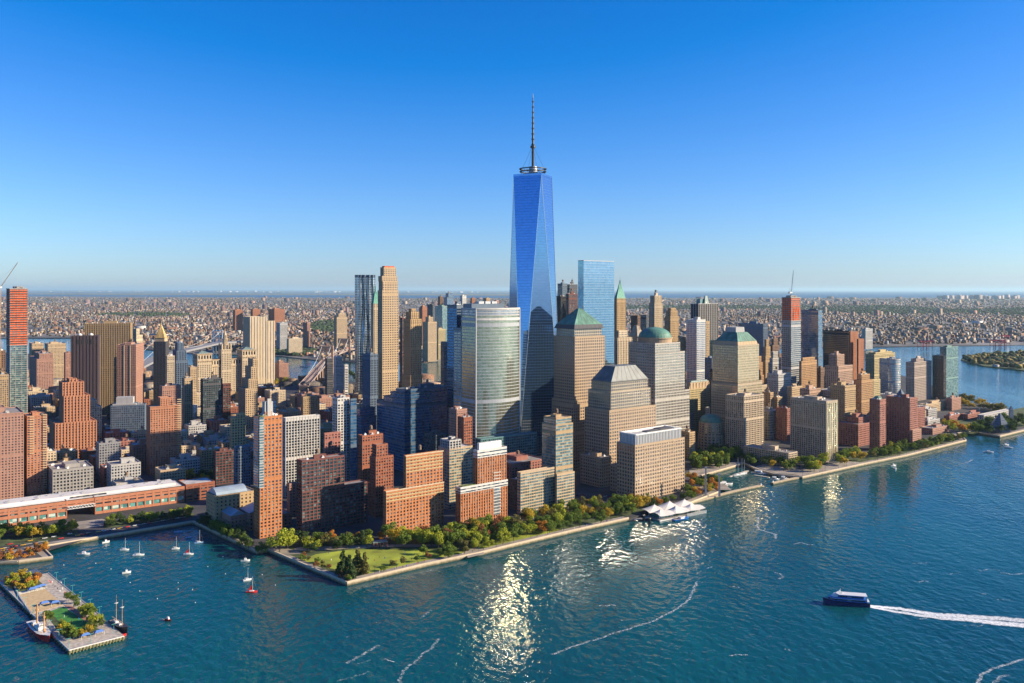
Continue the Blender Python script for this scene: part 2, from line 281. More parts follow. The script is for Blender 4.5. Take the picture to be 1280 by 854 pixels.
FOOT = []      # footprints, world metres
NB = [0]
def local_fp(root_loc, th, pl):
    c, s = cos(th), sin(th); return [(root_loc[0]+c*x-s*y, root_loc[1]+s*x+c*y) for x, y in pl]
def sat(A, B):
    for Q in (A, B):
        for i in range(len(Q)):
            ex, ey = Q[(i+1) % len(Q)][0]-Q[i][0], Q[(i+1) % len(Q)][1]-Q[i][1]; nx, ny = ey, -ex
            a = [p[0]*nx+p[1]*ny for p in A]; b = [p[0]*nx+p[1]*ny for p in B]
            if max(a) <= min(b)+1e-6 or max(b) <= min(a)+1e-6: return False
    return True
rnd = random.Random(7)
def rooftop(root, x0, x1, y0, y1, z, style, seed, tanks=True):
    r = random.Random(seed); w_, l_ = x1-x0, y1-y0
    if w_ < 6 or l_ < 6: return
    m = MB(); a, b = w_*r.uniform(.3, .5), l_*r.uniform(.3, .5); cx, cy = x0+w_*r.uniform(.35, .65), y0+l_*r.uniform(.4, .6)
    hh = r.uniform(3, 6) if w_ > 14 else 3
    m.box(cx-a/2, cx+a/2, cy-b/2, cy+b/2, z, z+hh); m.ring(rect(cx-a/2-.15, cx+a/2+.15, cy-b/2-.15, cy+b/2+.15), rect(cx-a/2+.3, cx+a/2-.3, cy-b/2+.3, cy+b/2-.3), z+hh-.4, z+hh+.5)
    m.build('bulkhead', ST[style][0], root)
    m = MB()
    for k in range(r.randint(3, 7)):
        px, py = x0+w_*r.uniform(.1, .9), y0+l_*r.uniform(.1, .9); q = r.uniform(.8, 2.2)
        m.box(px-q, px+q, py-q*.7, py+q*.7, z, z+r.uniform(1, 2.4)); m.cyl(px, py, z+1, z+2.7, q*.4, n=8)
    m.build('cooling_units', r.choice(['metal', 'palegrey', 'roof_dark', 'white_paint']), root, kind='stuff')
    if tanks and r.random() < .55:
        px, py = cx + r.uniform(-.3, .3)*a, cy + r.uniform(-.3, .3)*b; m = MB(); zt = z+hh
        for q in ((-1.2,-1.2), (1.2,-1.2), (1.2,1.2), (-1.2,1.2)): m.box(px+q[0]-.15, px+q[0]+.15, py+q[1]-.15, py+q[1]+.15, zt, zt+2.2)
        m.cyl(px, py, zt+2.2, zt+5.6, 1.9, 1.8, 12); m.cyl(px, py, zt+5.6, zt+6.8, 2.0, .15, 12); m.build('water_tank', 'tank', root)
def bld(name, label, xl, cx, xr, yt, Dc, style, th=39.4, tiers=None, roof=True, cat=None, amax=60, bmax=45, group=None, zb=3.0, cut=None, minab=None):
    """corner column cx at distance Dc, left face ends at column xl, right face at xr, top of the corner at row yt.
    tiers: [(x0,x1,y0,y1,row or height of top, style)] as fractions of the footprint, bottom first"""
    th = R(th); Cx, Cy = AX(cx, Dc), Dc
    u = (cos(th), sin(th)); v = (-sin(th), cos(th))
    def ext(k, dr, lim):
        den = dr[0]-k*dr[1]; L = (k*Cy-Cx)/den if abs(den) > 1e-4 else lim
        return lim if L <= 0 else L
    a = ext((xr-CX)/F, u, amax); b = ext((xl-CX)/F, v, bmax)
    a = min(a, 160); b = min(b, 160)
    if minab: a = max(a, minab[0]); b = max(b, minab[1])
    root = empty(name, (Cx, Cy, zb), th, label, cat or ('skyscraper' if Z(yt, Dc) > 110 else 'building'), group)
    zt = Z(yt, Dc) - zb
    tiers = tiers or [(0, 1, 0, 1, yt, style)]
    z0 = 0.0; RF = root
    for i, t in enumerate(tiers):
        x0, x1, y0, y1, ty = t[:5]; s = t[5] if len(t) > 5 else style
        z1 = Z(ty, Dc) - zb
        pl = rect(x0*a, x1*a, y0*b, y1*b)
        if cut and i == 0: pl = cut(a, b)
        wm, gm_, rm = MB(), MB(), MB()
        if z1 - z0 > 1.5:
            block(pl, max(0, z0-.2) if i else 0, z1, s, wm, gm_, rm)
            WL = wm.build('wall', ST[s][0], root); gm_.build('windows', ST[s][1], WL, kind='stuff'); RF = rm.build('roof', ST[s][9], root)
        z0 = z1
    NB[0] += 1
    x0, x1, y0, y1 = tiers[-1][:4]
    if roof: rooftop(RF, x0*a+1.5, x1*a-1.5, y0*b+1.5, y1*b-1.5, zt+.05 if tiers[-1][4] == yt else z0+.05, tiers[-1][5] if len(tiers[-1]) > 5 else style, NB[0]*13+5)
    FOOT.append((local_fp((Cx, Cy), th, rect(0, a, 0, b)), label, z0))
    root['_a'] = a; root['_b'] = b
    return root, a, b, z0
def part(mb, name, m, root, **k): return mb.build(name, m, root, **k)
# ---------------------------------------------------------------- named buildings, each one standing at its surveyed place
T, A = 'tower', 'apartment_tower'
O = 'office_tower'; Bn = 'building'
TR = 36.0        # street grid of the old quarter on the left
DATA = [
 # name, label, xl, cx, xr, yt, D, style, kwargs
 (A, 'slender orange brick tower beside the small harbour basin, dark glass left edge', 317.5, 325, 353, 523, D(674), 'orange', {}),
 (Bn, 'dark red brick tower with teal windows, long low wing at the lawn', 371, 378, 459.5, 616, D(669), 'darkbrick', dict(tiers=[(0,1,0,1,616),(0,.64,.05,.95,577.5)], roof=True, cat='building')),
 (Bn, 'orange brick block with yellow top storeys behind the park trees, stepped tower on right', 479, 483, 555, 616, D(671), 'orange', dict(tiers=[(0,1,0,1,616),(.34,.985,.1,.9,575)])),
 (Bn, 'red and white striped apartment block with a white banded cap above the park', 570, 576, 634.5, 611, D(660), 'redwhite', dict(tiers=[(0,1,0,1,611),(.36,.985,.08,.9,568)])),
 (Bn, 'low pale green glass apartment block with brick end wall behind the park', 646.5, 651, 694, 592, D(645), 'greenlow', {}),
 (A, 'tall narrow tan and teal glass tower rising right of the low pale green block', 677.5, 695, 716.5, 532, D(636), 'tealband', dict(tiers=[(0,1,0,1,532),(.05,.95,.05,.95,524)])),
 (Bn, 'low teal glass wing in front of the narrow tan and teal tower', 694.5, 696.5, 718.5, 594, D(639), 'greenlow', dict(bmax=10)),
 (Bn, 'low red brick block with flat roof behind the pale green glass block', 604, 640, 682, 581, 1010, 'redbrick', dict(roof=True)),
 (Bn, 'low brown block with a green roof garden beside the red and white striped block', 636, 645, 676, 601, 985, 'brown', {}),
 (O, 'broad pale granite office block with metal ribbed crown beside the ferry terminal', 771, 794, 856, 557.5, D(627), 'granite', {}),
 (Bn, 'low granite annex in the shade on the left of the block with the metal crown', 763, 778, 794, 584, 1068, 'granite', dict(roof=True, cat='building')),
 (O, 'stepped granite tower with grey flat-topped pyramid roof behind the metal crowned block', 731, 762, 820, 514, 1112, 'granite', dict(tiers=[(0,1,0,1,514),(.05,.9,.04,.96,491,'granite_glass'),(.09,.88,.1,.9,479,'granite_glass')], roof=False)),
 (Bn, 'low dark granite wing at the foot of the stepped tower with grey roof', 726, 752, 766, 573, 1096, 'granite', dict(cat='building')),
 (O, 'granite tower under a green copper pyramid roof', 690, 717, 757, 502, 1190, 'granite', dict(tiers=[(0,1,0,1,502),(.06,1.0,.03,1.0,422,'granite'),(.1,.94,.1,.94,411,'granite_glass')], roof=False)),
 (O, 'broad bright office tower under a green copper dome', 786, 819, 862, 492, 1270, 'granite_glass', dict(tiers=[(0,1,0,1,492,'brightglass'),(0,.86,0,1,442,'brightglass'),(0,.72,0,1,430,'brightglass')], roof=False)),
 (O, 'shining tower with grey green cut-off pyramid roof behind the riverside slab with speckled windows', 889, 922.5, 953, 479, 1380, 'goldglass', dict(tiers=[(0,1,0,1,479),(0,.86,0,.95,432)], roof=False)),
 (Bn, 'old golden stone building with steep ornate roof left of the grey green pyramid tower', 857, 861.5, 888, 487, D(543), 'gold', dict(tiers=[(0,1,0,1,487)], roof=False, cat='building')),
 (A, 'riverside slab with speckled windows in half shade, grey roof, left of the low wide block', 907, 930, 955, 496, 1330, 'gateway_lit', dict(cat='apartment tower')),
 (Bn, 'long low slab in the shade between the two tall riverside slabs', 930, 986, 997, 567, D(583), 'gateway_lit', dict(cat='building')),
 (A, 'broad dark riverside slab with a sunlit golden right end', 988, 1033, 1047.5, 502, D(577), 'gateway_lit', dict(th=34.5, cat='apartment tower')),
 (Bn, 'low red brick quarter building with stepped roofs right of the broad dark slab', 1047, 1073, 1101, 531, 1385, 'redbrick', dict(tiers=[(0,1,0,1,531),(.2,.8,.2,.8,524)])),
 (Bn, 'wide low red brick block left behind the stepped brick quarter building', 1060, 1068, 1088, 536, 1490, 'redbrick', {}),
 (A, 'slim dark red tower with small green roof on the esplanade', 1087, 1100, 1107.5, 500, 1350, 'redbrick', {}),
 (A, 'big dark red brick riverside tower with cone roof and lit right edge', 1108, 1137.5, 1147, 498, 1405, 'redbrick', {}),
 (Bn, 'low brick wing stepping down from the big dark red riverside tower', 1137.8, 1141, 1152, 538, 1385, 'rose', dict(bmax=14)),
 (Bn, 'low rose brick building with pale roof behind the yellow green shore trees', 1150, 1166, 1186, 536, 1500, 'rose', {}),
 (Bn, 'second low rose brick building just behind the first, with white roof boxes', 1148, 1160, 1175, 526, 1590, 'palegrey', {}),
 (Bn, 'flat pale museum like hall with a brown base near the point', 1149, 1157, 1184, 506, 1760, 'sand', dict(cat='building')),
 (Bn, 'small white and brown hotel block at the foot of the green glass tower', 1182, 1190, 1201.5, 498, 1800, 'rose', {}),
 (Bn, 'low brick warehouse left of its twin near the point', 1180, 1187, 1203, 520, 1650, 'redbrick', {}),
 (Bn, 'low brick warehouse right of its twin near the point', 1202, 1210, 1225, 518, 1670, 'redbrick', {}),
 (Bn, 'long grey low hall beside the hexagon shaped pavilion near the point', 1222, 1230, 1266, 519, 1650, 'palegrey', dict(roof=False)),
 # towers on the right
 (A, 'green glass tower at the far right end of the skyline', 1165.5, 1183, 1198, 439, D(499), 'tealgl', dict(tiers=[(0,1,0,1,445),(0,1,0,.45,434)])),
 (O, 'pale beige slab tower left of the green glass tower', 1132.5, 1143, 1164.5, 453, 1950, 'pinkcream', dict(tiers=[(0,1,0,1,453),(.2,.7,.2,.8,449)])),
 (O, 'brown and gold stone office block behind the curved silver tower', 1082, 1093, 1119, 443, 2080, 'gold', dict(tiers=[(0,1,0,1,443),(.1,.9,.1,.9,441)])),
 (O, 'black slab tower right of the tower with the red netting', 1029, 1061, 1064, 414, 1850, 'black', dict(amax=25)),
 (O, 'brown stepped tower pressed against the right side of the black slab', 1061, 1063, 1073, 415, 1800, 'terra', dict(bmax=20)),
 (O, 'lower pink brick tower right of the brown stepped tower', 1071, 1073, 1080, 424, 1790, 'terra', dict(bmax=20)),
 (A, 'dark and rose brick twin tower in front of the black slab', 1031, 1048, 1066, 455, 1560, 'rosetan', dict(tiers=[(0,1,0,1,458),(.1,.6,.2,.8,444)])),
 (A, 'orange brown stepped tower above the red brick quarter', 1067, 1077, 1091.5, 473, 1600, 'orangetan', dict(tiers=[(0,1,0,1,476),(.15,.85,.2,.8,469)])),
 (A, 'yellowish striped block right of the orange brown stepped tower', 1088, 1092, 1100.5, 475, 1680, 'gold', {}),
 (O, 'dark blue glass tower with a pale lit right edge, right of the red netting', 1001.5, 1023, 1028, 388, 1750, 'blueglass', dict(amax=20)),
 (Bn, 'broad tan office block between the netted tower and the rose twin tower', 999, 1002, 1021, 450, 1620, 'orangetan', dict(tiers=[(0,1,0,1,452),(.1,.9,.1,.9,448)], cat='building')),
 (Bn, 'narrow brown block right of the broad tan office block', 1019, 1026, 1032, 460, 1690, 'brown', dict(cat='building')),
 (O, 'low blue grey tower with dark vertical ribs and greenish end wall', 923, 954, 960, 405, 2150, 'bluerib', dict(amax=30, cat='office tower')),
 (O, 'dark tower with pale vertical piers and a teal roof box', 863.5, 873, 898, 380, 1900, 'ribwhite', dict(tiers=[(0,1,0,1,380)])),
 (A, 'white grid and blue glass tower with bright right face', 858, 871, 882, 400, 1620, 'whiteblue', dict(roof=True)),
 (A, 'plain tan slab tucked behind the white and blue glass tower', 880, 882.5, 887, 402, 1650, 'buff', {}),
 (Bn, 'yellow stone tower right of the tan slab', 883, 885, 895, 426, 1720, 'gold', {}),
 (Bn, 'blue grey mansard block behind the old golden stone building', 881, 890, 897, 448, 1580, 'bluegrey_b', {}),
 (O, 'dark narrow tower left of the grey green pyramid tower', 888, 895, 897.5, 462, 1440, 'black', dict(amax=14)),
 (O, 'tan stepped tower with pointed top beside the dark ribbed tower', 941, 946, 955, 452, 1820, 'orangetan', dict(tiers=[(0,1,0,1,470),(.1,.9,.1,.9,454),(.3,.8,.3,.8,446)])),
 (O, 'tall tan tower with a small temple top left of the netted tower', 952, 957, 965, 438, 1850, 'tanrib', dict(tiers=[(0,1,0,1,446),(.15,.85,.15,.85,434),(.3,.7,.3,.7,425)])),
 (O, 'buff tower with a stepped crown just left of the netted tower', 960, 965, 977, 438, 1950, 'brown', dict(tiers=[(0,1,0,1,443),(.15,.85,.2,.8,432),(.3,.75,.3,.7,424)])),
 (O, 'pale stepped block below the buff crowned tower', 962, 966, 976.5, 442, 1740, 'palegrey', dict(tiers=[(0,1,0,1,448),(.1,.8,.1,.8,440)])),
 (A, 'grey green grid apartment slab below the netted tower', 959, 973, 989, 468, 1560, 'palegrey', dict(tiers=[(0,1,0,1,468)])),
 (Bn, 'tan block behind the speckled riverside slab', 953, 963, 967, 491, 1500, 'tan', {}),
 (Bn, 'brick tower in front of the grey green grid slab', 970, 984, 988, 511, 1440, 'redbrick', {}),
 (Bn, 'brown block standing right of the tan block behind the speckled slab', 966, 972, 978, 497, 1500, 'buff', {}),
 (Bn, 'pale low rooftops block behind the broad dark slab', 1000, 1012, 1026, 487, 1500, 'rosetan', {}),
 (Bn, 'tan block with many roof boxes behind the broad dark slab', 984, 990, 1003, 484, 1540, 'sand', {}),
 (O, 'pale stone tower with needle antennas right of the copper spire', 811.5, 818, 828.5, 369, 1750, 'cream', dict(tiers=[(0,1,0,1,380,'creamrib'),(.08,.92,.08,.92,370,'creamrib')])),
 (O, 'rounded tan tower right of the pale stone antenna tower', 831, 838, 848.5, 389, 1700, 'tanrib', dict(tiers=[(0,1,0,1,396),(.1,.9,.1,.9,389),(.2,.8,.2,.8,385.6)])),
 (Bn, 'tan block right of the green dome under the rounded tan tower', 848, 850, 857.5, 422, 1640, 'sand', dict(cat='building')),
 (O, 'flat topped brown tower right of the copper spire', 788.5, 797, 800.5, 395, 1800, 'brown', {}),
 (O, 'dark flat topped tower beside the brown one', 800, 808, 811.5, 394.5, 1850, 'darkgrey', {}),
 (O, 'tan stone tower with a steep roof between the copper spire and the dome', 786, 797, 805, 420, 1560, 'sand', dict(roof=False)),
 (Bn, 'pale arched top tower in front of the copper spire tower', 769, 772, 790, 418, 1460, 'cream', dict(tiers=[(0,1,0,1,423,'creamrib'),(.1,.7,.1,.9,414)])),
 (O, 'tall dark blue office tower left of the sky blue glass tower', 697, 703, 709, 355, 1900, 'navyglass', {}),
 (O, 'grey topped dark tower with antenna beside the sky blue glass tower', 708, 712, 722, 356, 1980, 'darkgrey', {}),
 (O, 'dark tower lower left of the two dark ones behind the copper pyramid tower', 694, 701, 707.5, 371, 1650, 'black', {}),
 (O, 'reddish black tower right of the lower dark one', 707, 711, 722, 368, 1700, 'darkbrick', dict(cat='skyscraper')),
 # centre
 (O, 'dark blue glass office block with a sloping left shoulder', 471, 506, 559.5, 489, 1190, 'blueglass', dict(tiers=[(0,1,0,1,507),(0,1,0,.74,500),(0,1,0,.5,493),(0,1,0,.3,488)])),
 (O, 'tan stone tower with a crenellated crown right of the tall tan tower', 502.5, 513, 528, 398, 1480, 'tanrib', dict(tiers=[(0,1,0,1,470,'tanrib'),(.08,1,.1,.9,400,'tanrib'),(.2,.85,.2,.8,391,'tanrib'),(.35,.7,.35,.7,387,'tan')])),
 (O, 'blue grey ribbed tower in front of the rippling silver tower', 453.5, 463, 472.5, 444, 1400, 'bluerib', {}),
 (O, 'narrow white gothic tower with green peak squeezed beside the tall tan tower', 464, 467, 475, 380, 1660, 'creamrib', dict(roof=False)),
 (O, 'brick tower with dark glass side left of the curved green glass tower', 561, 571, 584, 513, 1065, 'rose', {}),
 (A, 'lower brick and glass tower in front of the brick tower by the curved glass tower', 572, 580, 590.5, 523, 1030, 'brick', {}),
 (A, 'white framed apartment tower between the two brick ones', 548, 562, 591, 554, 985, 'whitegrid', dict(tiers=[(0,1,0,1,562,'greenlow'),(0,.5,0,.8,552,'whitegrid')])),
 (A, 'pale lattice tower with offset oblong windows and blue glass side', 415.5, 422, 437, 499, 1080, 'hex', {}),
 (A, 'narrow blue glass tower attached right of the pale lattice tower', 437.2, 438.5, 446, 500, 1085, 'blueglass', dict(bmax=16)),
 (A, 'white grid apartment slab with a tan roof box behind the slender orange tower', 353.5, 357, 400, 524, 1045, 'whitegrid', {}),
 (Bn, 'red brick grid block between the white grid slab and the pale lattice tower', 404.5, 406, 426, 543, 1010, 'redbrick', dict(cat='building')),
 (A, 'broad brick tower with tan shaft left of the dark blue glass block', 447.5, 453, 479, 546, 1000, 'brick', {}),
 (A, 'stepped brick tower with grid windows in front of the dark blue glass block', 462.5, 470, 492, 573, 950, 'brick', dict(tiers=[(0,1,0,1,573),(.1,.75,.2,.9,558)])),
 (Bn, 'low brick podium in the shade between the dark red and the orange blocks', 459, 466, 482.5, 606, 975, 'brick', {}),
 (Bn, 'dark low glass block behind the pale lattice tower', 446, 452, 471, 513, 1240, 'blueglass', dict(tiers=[(0,1,0,1,522),(0,1,.3,1,512)])),
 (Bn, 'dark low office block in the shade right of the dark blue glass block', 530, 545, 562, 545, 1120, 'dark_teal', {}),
 (Bn, 'low brick and white block by the slender orange tower, in the shade', 359, 362, 377.5, 606, 955, 'rose', {}),
 # left
 (A, 'dark brick slab at the left edge with balconies', -34, -28, 30, 521, 1010, 'rose', dict(th=TR, tiers=[(0,1,0,1,521)])),
 (A, 'tan brick tower with balconies and a roof box, second from the left edge', 29.5, 34, 59, 522, 1050, 'terra_b', dict(th=TR)),
 (O, 'orange brick tower stepping up like a cathedral, art deco crown', 62, 69, 121, 531, 1230, 'terra', dict(th=TR, tiers=[(0,1,0,1,531),(.22,.85,.1,.9,498),(.2,.72,.2,.8,481),(.38,.56,.3,.7,477)], roof=False)),
 (Bn, 'cream stepped stone block behind the art deco orange tower', 108, 112, 127.5, 503, 1330, 'cream', dict(th=TR, tiers=[(0,1,0,1,510),(0,.6,0,1,502)])),
 (O, 'wide tan and black striped office slab', 106, 163, 165.5, 405, 1760, 'ribs', dict(th=108, minab=(24, 0))),
 (O, 'windowless dark plum coloured slab tower with white dishes on its roof', 89, 122.5, 124.5, 421, 1520, 'plum', dict(th=108, roof=False, minab=(24, 0))),
 (A, 'pink brick tower with white stripes in front of the striped slab', 146, 170, 180, 432, 1600, 'rose', dict(th=100)),
 (A, 'cream slab stepping behind the pink striped tower', 165, 170.5, 178.5, 412, 1860, 'cream', dict(th=60, tiers=[(0,1,0,1,420),(0,.5,0,1,412)])),
 (Bn, 'grey blue grid office block with a white roof box', 138.5, 181, 183, 507, 1400, 'bluegrey_b', dict(th=106, minab=(24, 0))),
 (A, 'tall tan brick tower with balconies at its right edge', 183, 188, 226.5, 510, D(595), 'terra_b', dict(th=TR, tiers=[(0,1,0,1,510),(.35,.75,.2,.9,500)], roof=False)),
 (O, 'dark stone tower with a golden pyramid roof', 192, 207, 210.5, 428, 1750, 'slateish', dict(th=95, roof=False, minab=(22, 0))),
 (A, 'dark blue stepped tower with round headed top right of the golden pyramid', 214, 220, 235, 452, 1650, 'bluerib', dict(th=30, tiers=[(0,1,0,1,452),(.1,.9,.1,.9,440),(.25,.75,.25,.75,430)])),
 (A, 'narrow cream apartment tower in front of the dark blue stepped tower', 207, 209, 218.5, 446, 1560, 'cream', dict(th=30)),
 (A, 'pink brick block under the golden pyramid tower', 199, 203, 226.5, 484, 1420, 'rose', dict(th=TR)),
 (A, 'tan tower left of the wide cream hall tower', 228, 231, 241, 474, 1480, 'sand', dict(th=TR)),
 (Bn, 'tan stone block right beside the wide cream hall tower, lower', 235, 238, 246, 460, 1750, 'sand', dict(th=TR)),
 (O, 'dark red block with a teal glass front below the wide cream hall', 251, 254, 278, 475, 1470, 'dark_teal', dict(th=TR, cat='building')),
 (Bn, 'dark red round cornered block with green roof edge below the cream hall', 277, 279, 288.5, 481, 1530, 'darkbrick', dict(th=TR)),
 (A, 'cream ziggurat tower stepping up to the right', 298, 307, 322.5, 500, 1480, 'sand', dict(th=TR, tiers=[(0,1,0,1,487),(.25,1,0,.9,475),(.45,1,0,.8,460),(.6,1,0,.7,450)], roof=False)),
 (O, 'tall cream slab with long vertical ribs and a dark left face', 304, 312.5, 343.5, 397, 2280, 'slabribs', dict(th=TR, tiers=[(0,.68,0,1,397),], roof=False)),
 (O, 'shorter right half of the tall ribbed cream slab', 332.5, 332.8, 343.5, 402, 2262, 'slabribs', dict(th=TR, roof=False, bmax=22)),
 (A, 'pair of pink brick slabs right of the ribbed cream slab', 344, 349, 361, 453, 2350, 'rose', dict(th=TR, tiers=[(0,1,0,1,455),(.1,.5,.2,.8,452)])),
 (Bn, 'cream block with large dark windows above the basin', 288, 290, 307, 522, 1150, 'gold', dict(th=TR, tiers=[(0,1,0,1,524),(.4,1,0,.8,519)])),
 (Bn, 'small blue grey block under the cream block with large windows', 292.5, 295, 313.5, 560, 1080, 'bluegrey_b', dict(th=TR)),
 (Bn, 'low dark brick block left of the small blue grey block', 267, 270, 294, 566, 1110, 'darkbrick', dict(th=TR)),
 (Bn, 'white tower top with a blank wall behind the slender orange tower', 328, 330, 345, 504, 1260, 'white', dict(th=TR, roof=False)),
 (Bn, 'brown brick block with cream parapet behind the white grid slab', 376, 379, 399.5, 497, 1480, 'buff', dict(th=TR)),
 (Bn, 'small dark office tower by the stone bridge', 406.5, 409, 416.5, 449, 1900, 'darkgrey', dict(th=TR)),
 (Bn, 'small white office tower right of the dark one by the stone bridge', 417, 420, 431, 447, 1850, 'white', dict(th=TR, tiers=[(0,1,0,1,456),(0,.7,0,1,447)])),
 (Bn, 'lower white stepped block right of the small white office tower', 429.5, 431, 435.5, 457, 1800, 'whiteband', dict(th=TR)),
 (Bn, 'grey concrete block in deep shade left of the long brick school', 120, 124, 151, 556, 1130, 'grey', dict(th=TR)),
 (Bn, 'wide low grey loft building behind the white school roof', 58, 66, 117, 590, 1040, 'loft', dict(th=TR)),
 (Bn, 'brown loft with tan end left of the grey concrete block', 100, 104, 125, 566, 1200, 'brick', dict(th=TR)),
 (A, 'tan brick housing slab at the left near the river', 36.5, 40, 54.5, 430.5, 2380, 'sand', dict(th=TR)),
 (A, 'second tan brick housing slab right of the first', 56, 60, 82.5, 431, 2330, 'sand', dict(th=TR)),
 (A, 'pink brick housing block in front of the two tan slabs', 37, 46, 67, 446, 2080, 'rose', dict(th=TR, tiers=[(0,1,0,1,450),(.2,1,.1,.8,444)])),
 (A, 'narrow pink housing block right of the pink one', 80, 82, 89.5, 442, 2200, 'rose', dict(th=TR)),
 (A, 'brown tower cut by the left edge of the picture', -12, -8, 7, 440, 1600, 'brown', dict(th=TR)),
 (A, 'tan block by the netted skyscraper at the left edge', -6, 0, 11, 470, 1400, 'buff', dict(th=TR)),
 # across the river, towers that stand out
 (A, 'tan tower block far beyond the bridge with a stepped top', 417.5, 421, 434, 394, 3600, 'sand', dict(th=TR, tiers=[(0,1,0,1,397),(.2,.9,.1,.9,393)])),
 (A, 'grey ribbed slab across the river right of the tall ribbed cream slab', 345.5, 350, 359.5, 404, 3500, 'palegrey', dict(th=TR)),
 (A, 'dark and pink slim tower across the river', 379, 384, 388, 404, 3650, 'rose', dict(th=TR)),
 (Bn, 'cream factory building across the river', 358.5, 361, 378, 424, 3300, 'cream', dict(th=TR)),
 (A, 'far pinkish brick slab, left of three across the river', 291, 294, 303.5, 388, 5200, 'terra', dict(th=TR, cat='far tower')),
 (A, 'far pinkish brick slab, middle of three across the river', 313, 316, 325.5, 387, 5200, 'terra', dict(th=TR, cat='far tower')),
 (A, 'far pinkish brick slab, right of three across the river', 336, 343, 356, 387, 5200, 'terra', dict(th=TR, cat='far tower')),
 (O, 'far rose tower left of the far dark blue tower', 547.5, 550, 554, 371, 4300, 'brown', dict(cat='far tower')),
 (O, 'far dark blue tower with slanting top across the river', 554.5, 559, 567, 368, 4250, 'blueglass', dict(tiers=[(0,1,0,1,372),(.2,1,0,.8,367)], cat='far tower')),
 (O, 'far pale blue white tower across the river', 575, 578, 583, 370, 4300, 'white', dict(cat='far tower')),
 (O, 'red tan tower across the river behind the tan crenellated tower', 524, 528, 534.5, 385, 3700, 'terra', dict(tiers=[(0,1,0,1,385),(.1,.8,.1,.8,383)])),
 (O, 'green glass tower across the river left of the curved glass tower', 544, 553, 559, 383, 3300, 'tealgl', {}),
 (O, 'dark slab with cream right face left of the green glass tower across the river', 534, 541, 544, 381, 3450, 'darkgrey', {}),
 (A, 'tan tower with round top in front of the green glass tower across the river', 528.5, 535, 546, 400, 3000, 'sand', dict(tiers=[(0,1,0,1,403),(.2,.7,.2,.8,397)])),
 (O, 'far orange tower behind the curved glass tower roof', 588, 590, 594, 373, 4500, 'terra', dict(cat='far tower')),
 (O, 'far tan tower between orange tower and the great spire tower', 604, 608, 613, 373, 4500, 'tan', dict(cat='far tower')),
 (O, 'far brown tower close to the great spire tower', 617, 620, 624, 376, 4500, 'rose', dict(cat='far tower')),
 (O, 'red and dark tower under construction right of the tall tan tower', 500, 503, 509, 398, 2100, 'darkbrick', {}),
 (O, 'dark blue small tower between the crenellated tower and the curved glass tower', 551, 555, 559, 428, 2000, 'navyglass', {}),
 (Bn, 'low mustard and grey block across the river', 545, 548, 557, 412, 3100, 'gold', {}),
 (Bn, 'pale slab near the river left of the cranes', 1077, 1082, 1091, 411, 3650, 'palegrey', {}),
]
S('bluegrey_b', 'bluegrey', 'win', 3.4, 3.2, .35, .38); S('slateish', 'darkgrey', 'win_navy', 4, 3, .5, .3, .6, .4); S('terra_b', 'terracotta', 'win_lit', 2.9, 3.3, .5, .45, .5, .06, 0, 'roof_tan')
ROOT = {}
for name, label, xl, cx_, xr, yt, Dd, st, kw in DATA:
    kw = dict(kw)
    if kw.get('cat') is None and name == A: kw['cat'] = 'apartment tower'
    nm = {'apartment_tower': 'apartment_tower', 'office_tower': 'office_tower'}.get(name, 'building')
    ROOT[label] = bld(nm, label, xl, cx_, xr, yt, Dd, st, **kw)
def RT(key):
    for k, v in ROOT.items():
        if key in k: return v
    raise KeyError(key)

# ---- crowns and other features of the named buildings
def frustum(root, x0, x1, y0, y1, z0, z1, q, m, name='pyramid_roof', q2=None):
    mb = MB(); cx, cy = (x0+x1)/2, (y0+y1)/2; q2 = q if q2 is None else q2
    A_ = rect(x0, x1, y0, y1); B_ = rect(cx-(x1-x0)/2*q, cx+(x1-x0)/2*q, cy-(y1-y0)/2*q2, cy+(y1-y0)/2*q2)
    mb.prism(A_, z0, z1, B_); mb.prism(offset(A_, .6), z0-.6, z0)
    n = 7
    for (p, q_) in ((0, 1), (3, 0)):       # standing seams on the visible slopes
        for k in range(1, n):
            t = k/n; a = (A_[p][0]*(1-t)+A_[q_][0]*t, A_[p][1]*(1-t)+A_[q_][1]*t, z0+.05); b = (B_[p][0]*(1-t)+B_[q_][0]*t, B_[p][1]*(1-t)+B_[q_][1]*t, z1+.05)
            mb.bar(a, b, .18)
    return mb.build(name, m, root)
r_, a, b, z = RT('green copper pyramid'); Dp = 1190
frustum(r_, .06*a, .98*a, .05*b, .98*b, z, z+5, .93, 'darkgrey', 'roof_drum')
frustum(r_, .1*a, .94*a, .1*b, .94*b, z+5.4, z+27, .09, 'copper')
r_, a, b, z = RT('stepped granite tower with grey')
frustum(r_, .09*a, .88*a, .1*b, .9*b, z+.8, z+19, .55, 'lead_roof')
frustum(r_, .1*a, .87*a, .1*b, .9*b, z+.1, z+1, 1, 'darkgrey', 'roof_drum')
r_, a, b, z = RT('grey green cut-off pyramid')
frustum(r_, .03*a, .84*a, .03*b, .92*b, z+.1, z+6, .94, 'sand', 'roof_drum'); frustum(r_, .06*a, .81*a, .06*b, .89*b, z+6.6, z+20, .55, 'copper')
frustum(r_, .25*a, .6*a, .3*b, .7*b, z+20, z+28, .95, 'palegrey', 'bulkhead')
r_, a, b, z = RT('under a green copper dome')
cx_, cy_ = .37*a, .5*b; rr = min(a*.72, b)*.47; mb = MB(); mb.cyl(cx_, cy_, z, z+6.5, rr*1.03, n=32); mb.cyl(cx_, cy_, z+6.5, z+8, rr*1.08, n=32); mb.build('roof_drum', 'granite', r_)
mb = MB(); zz = z+8; prev = rr
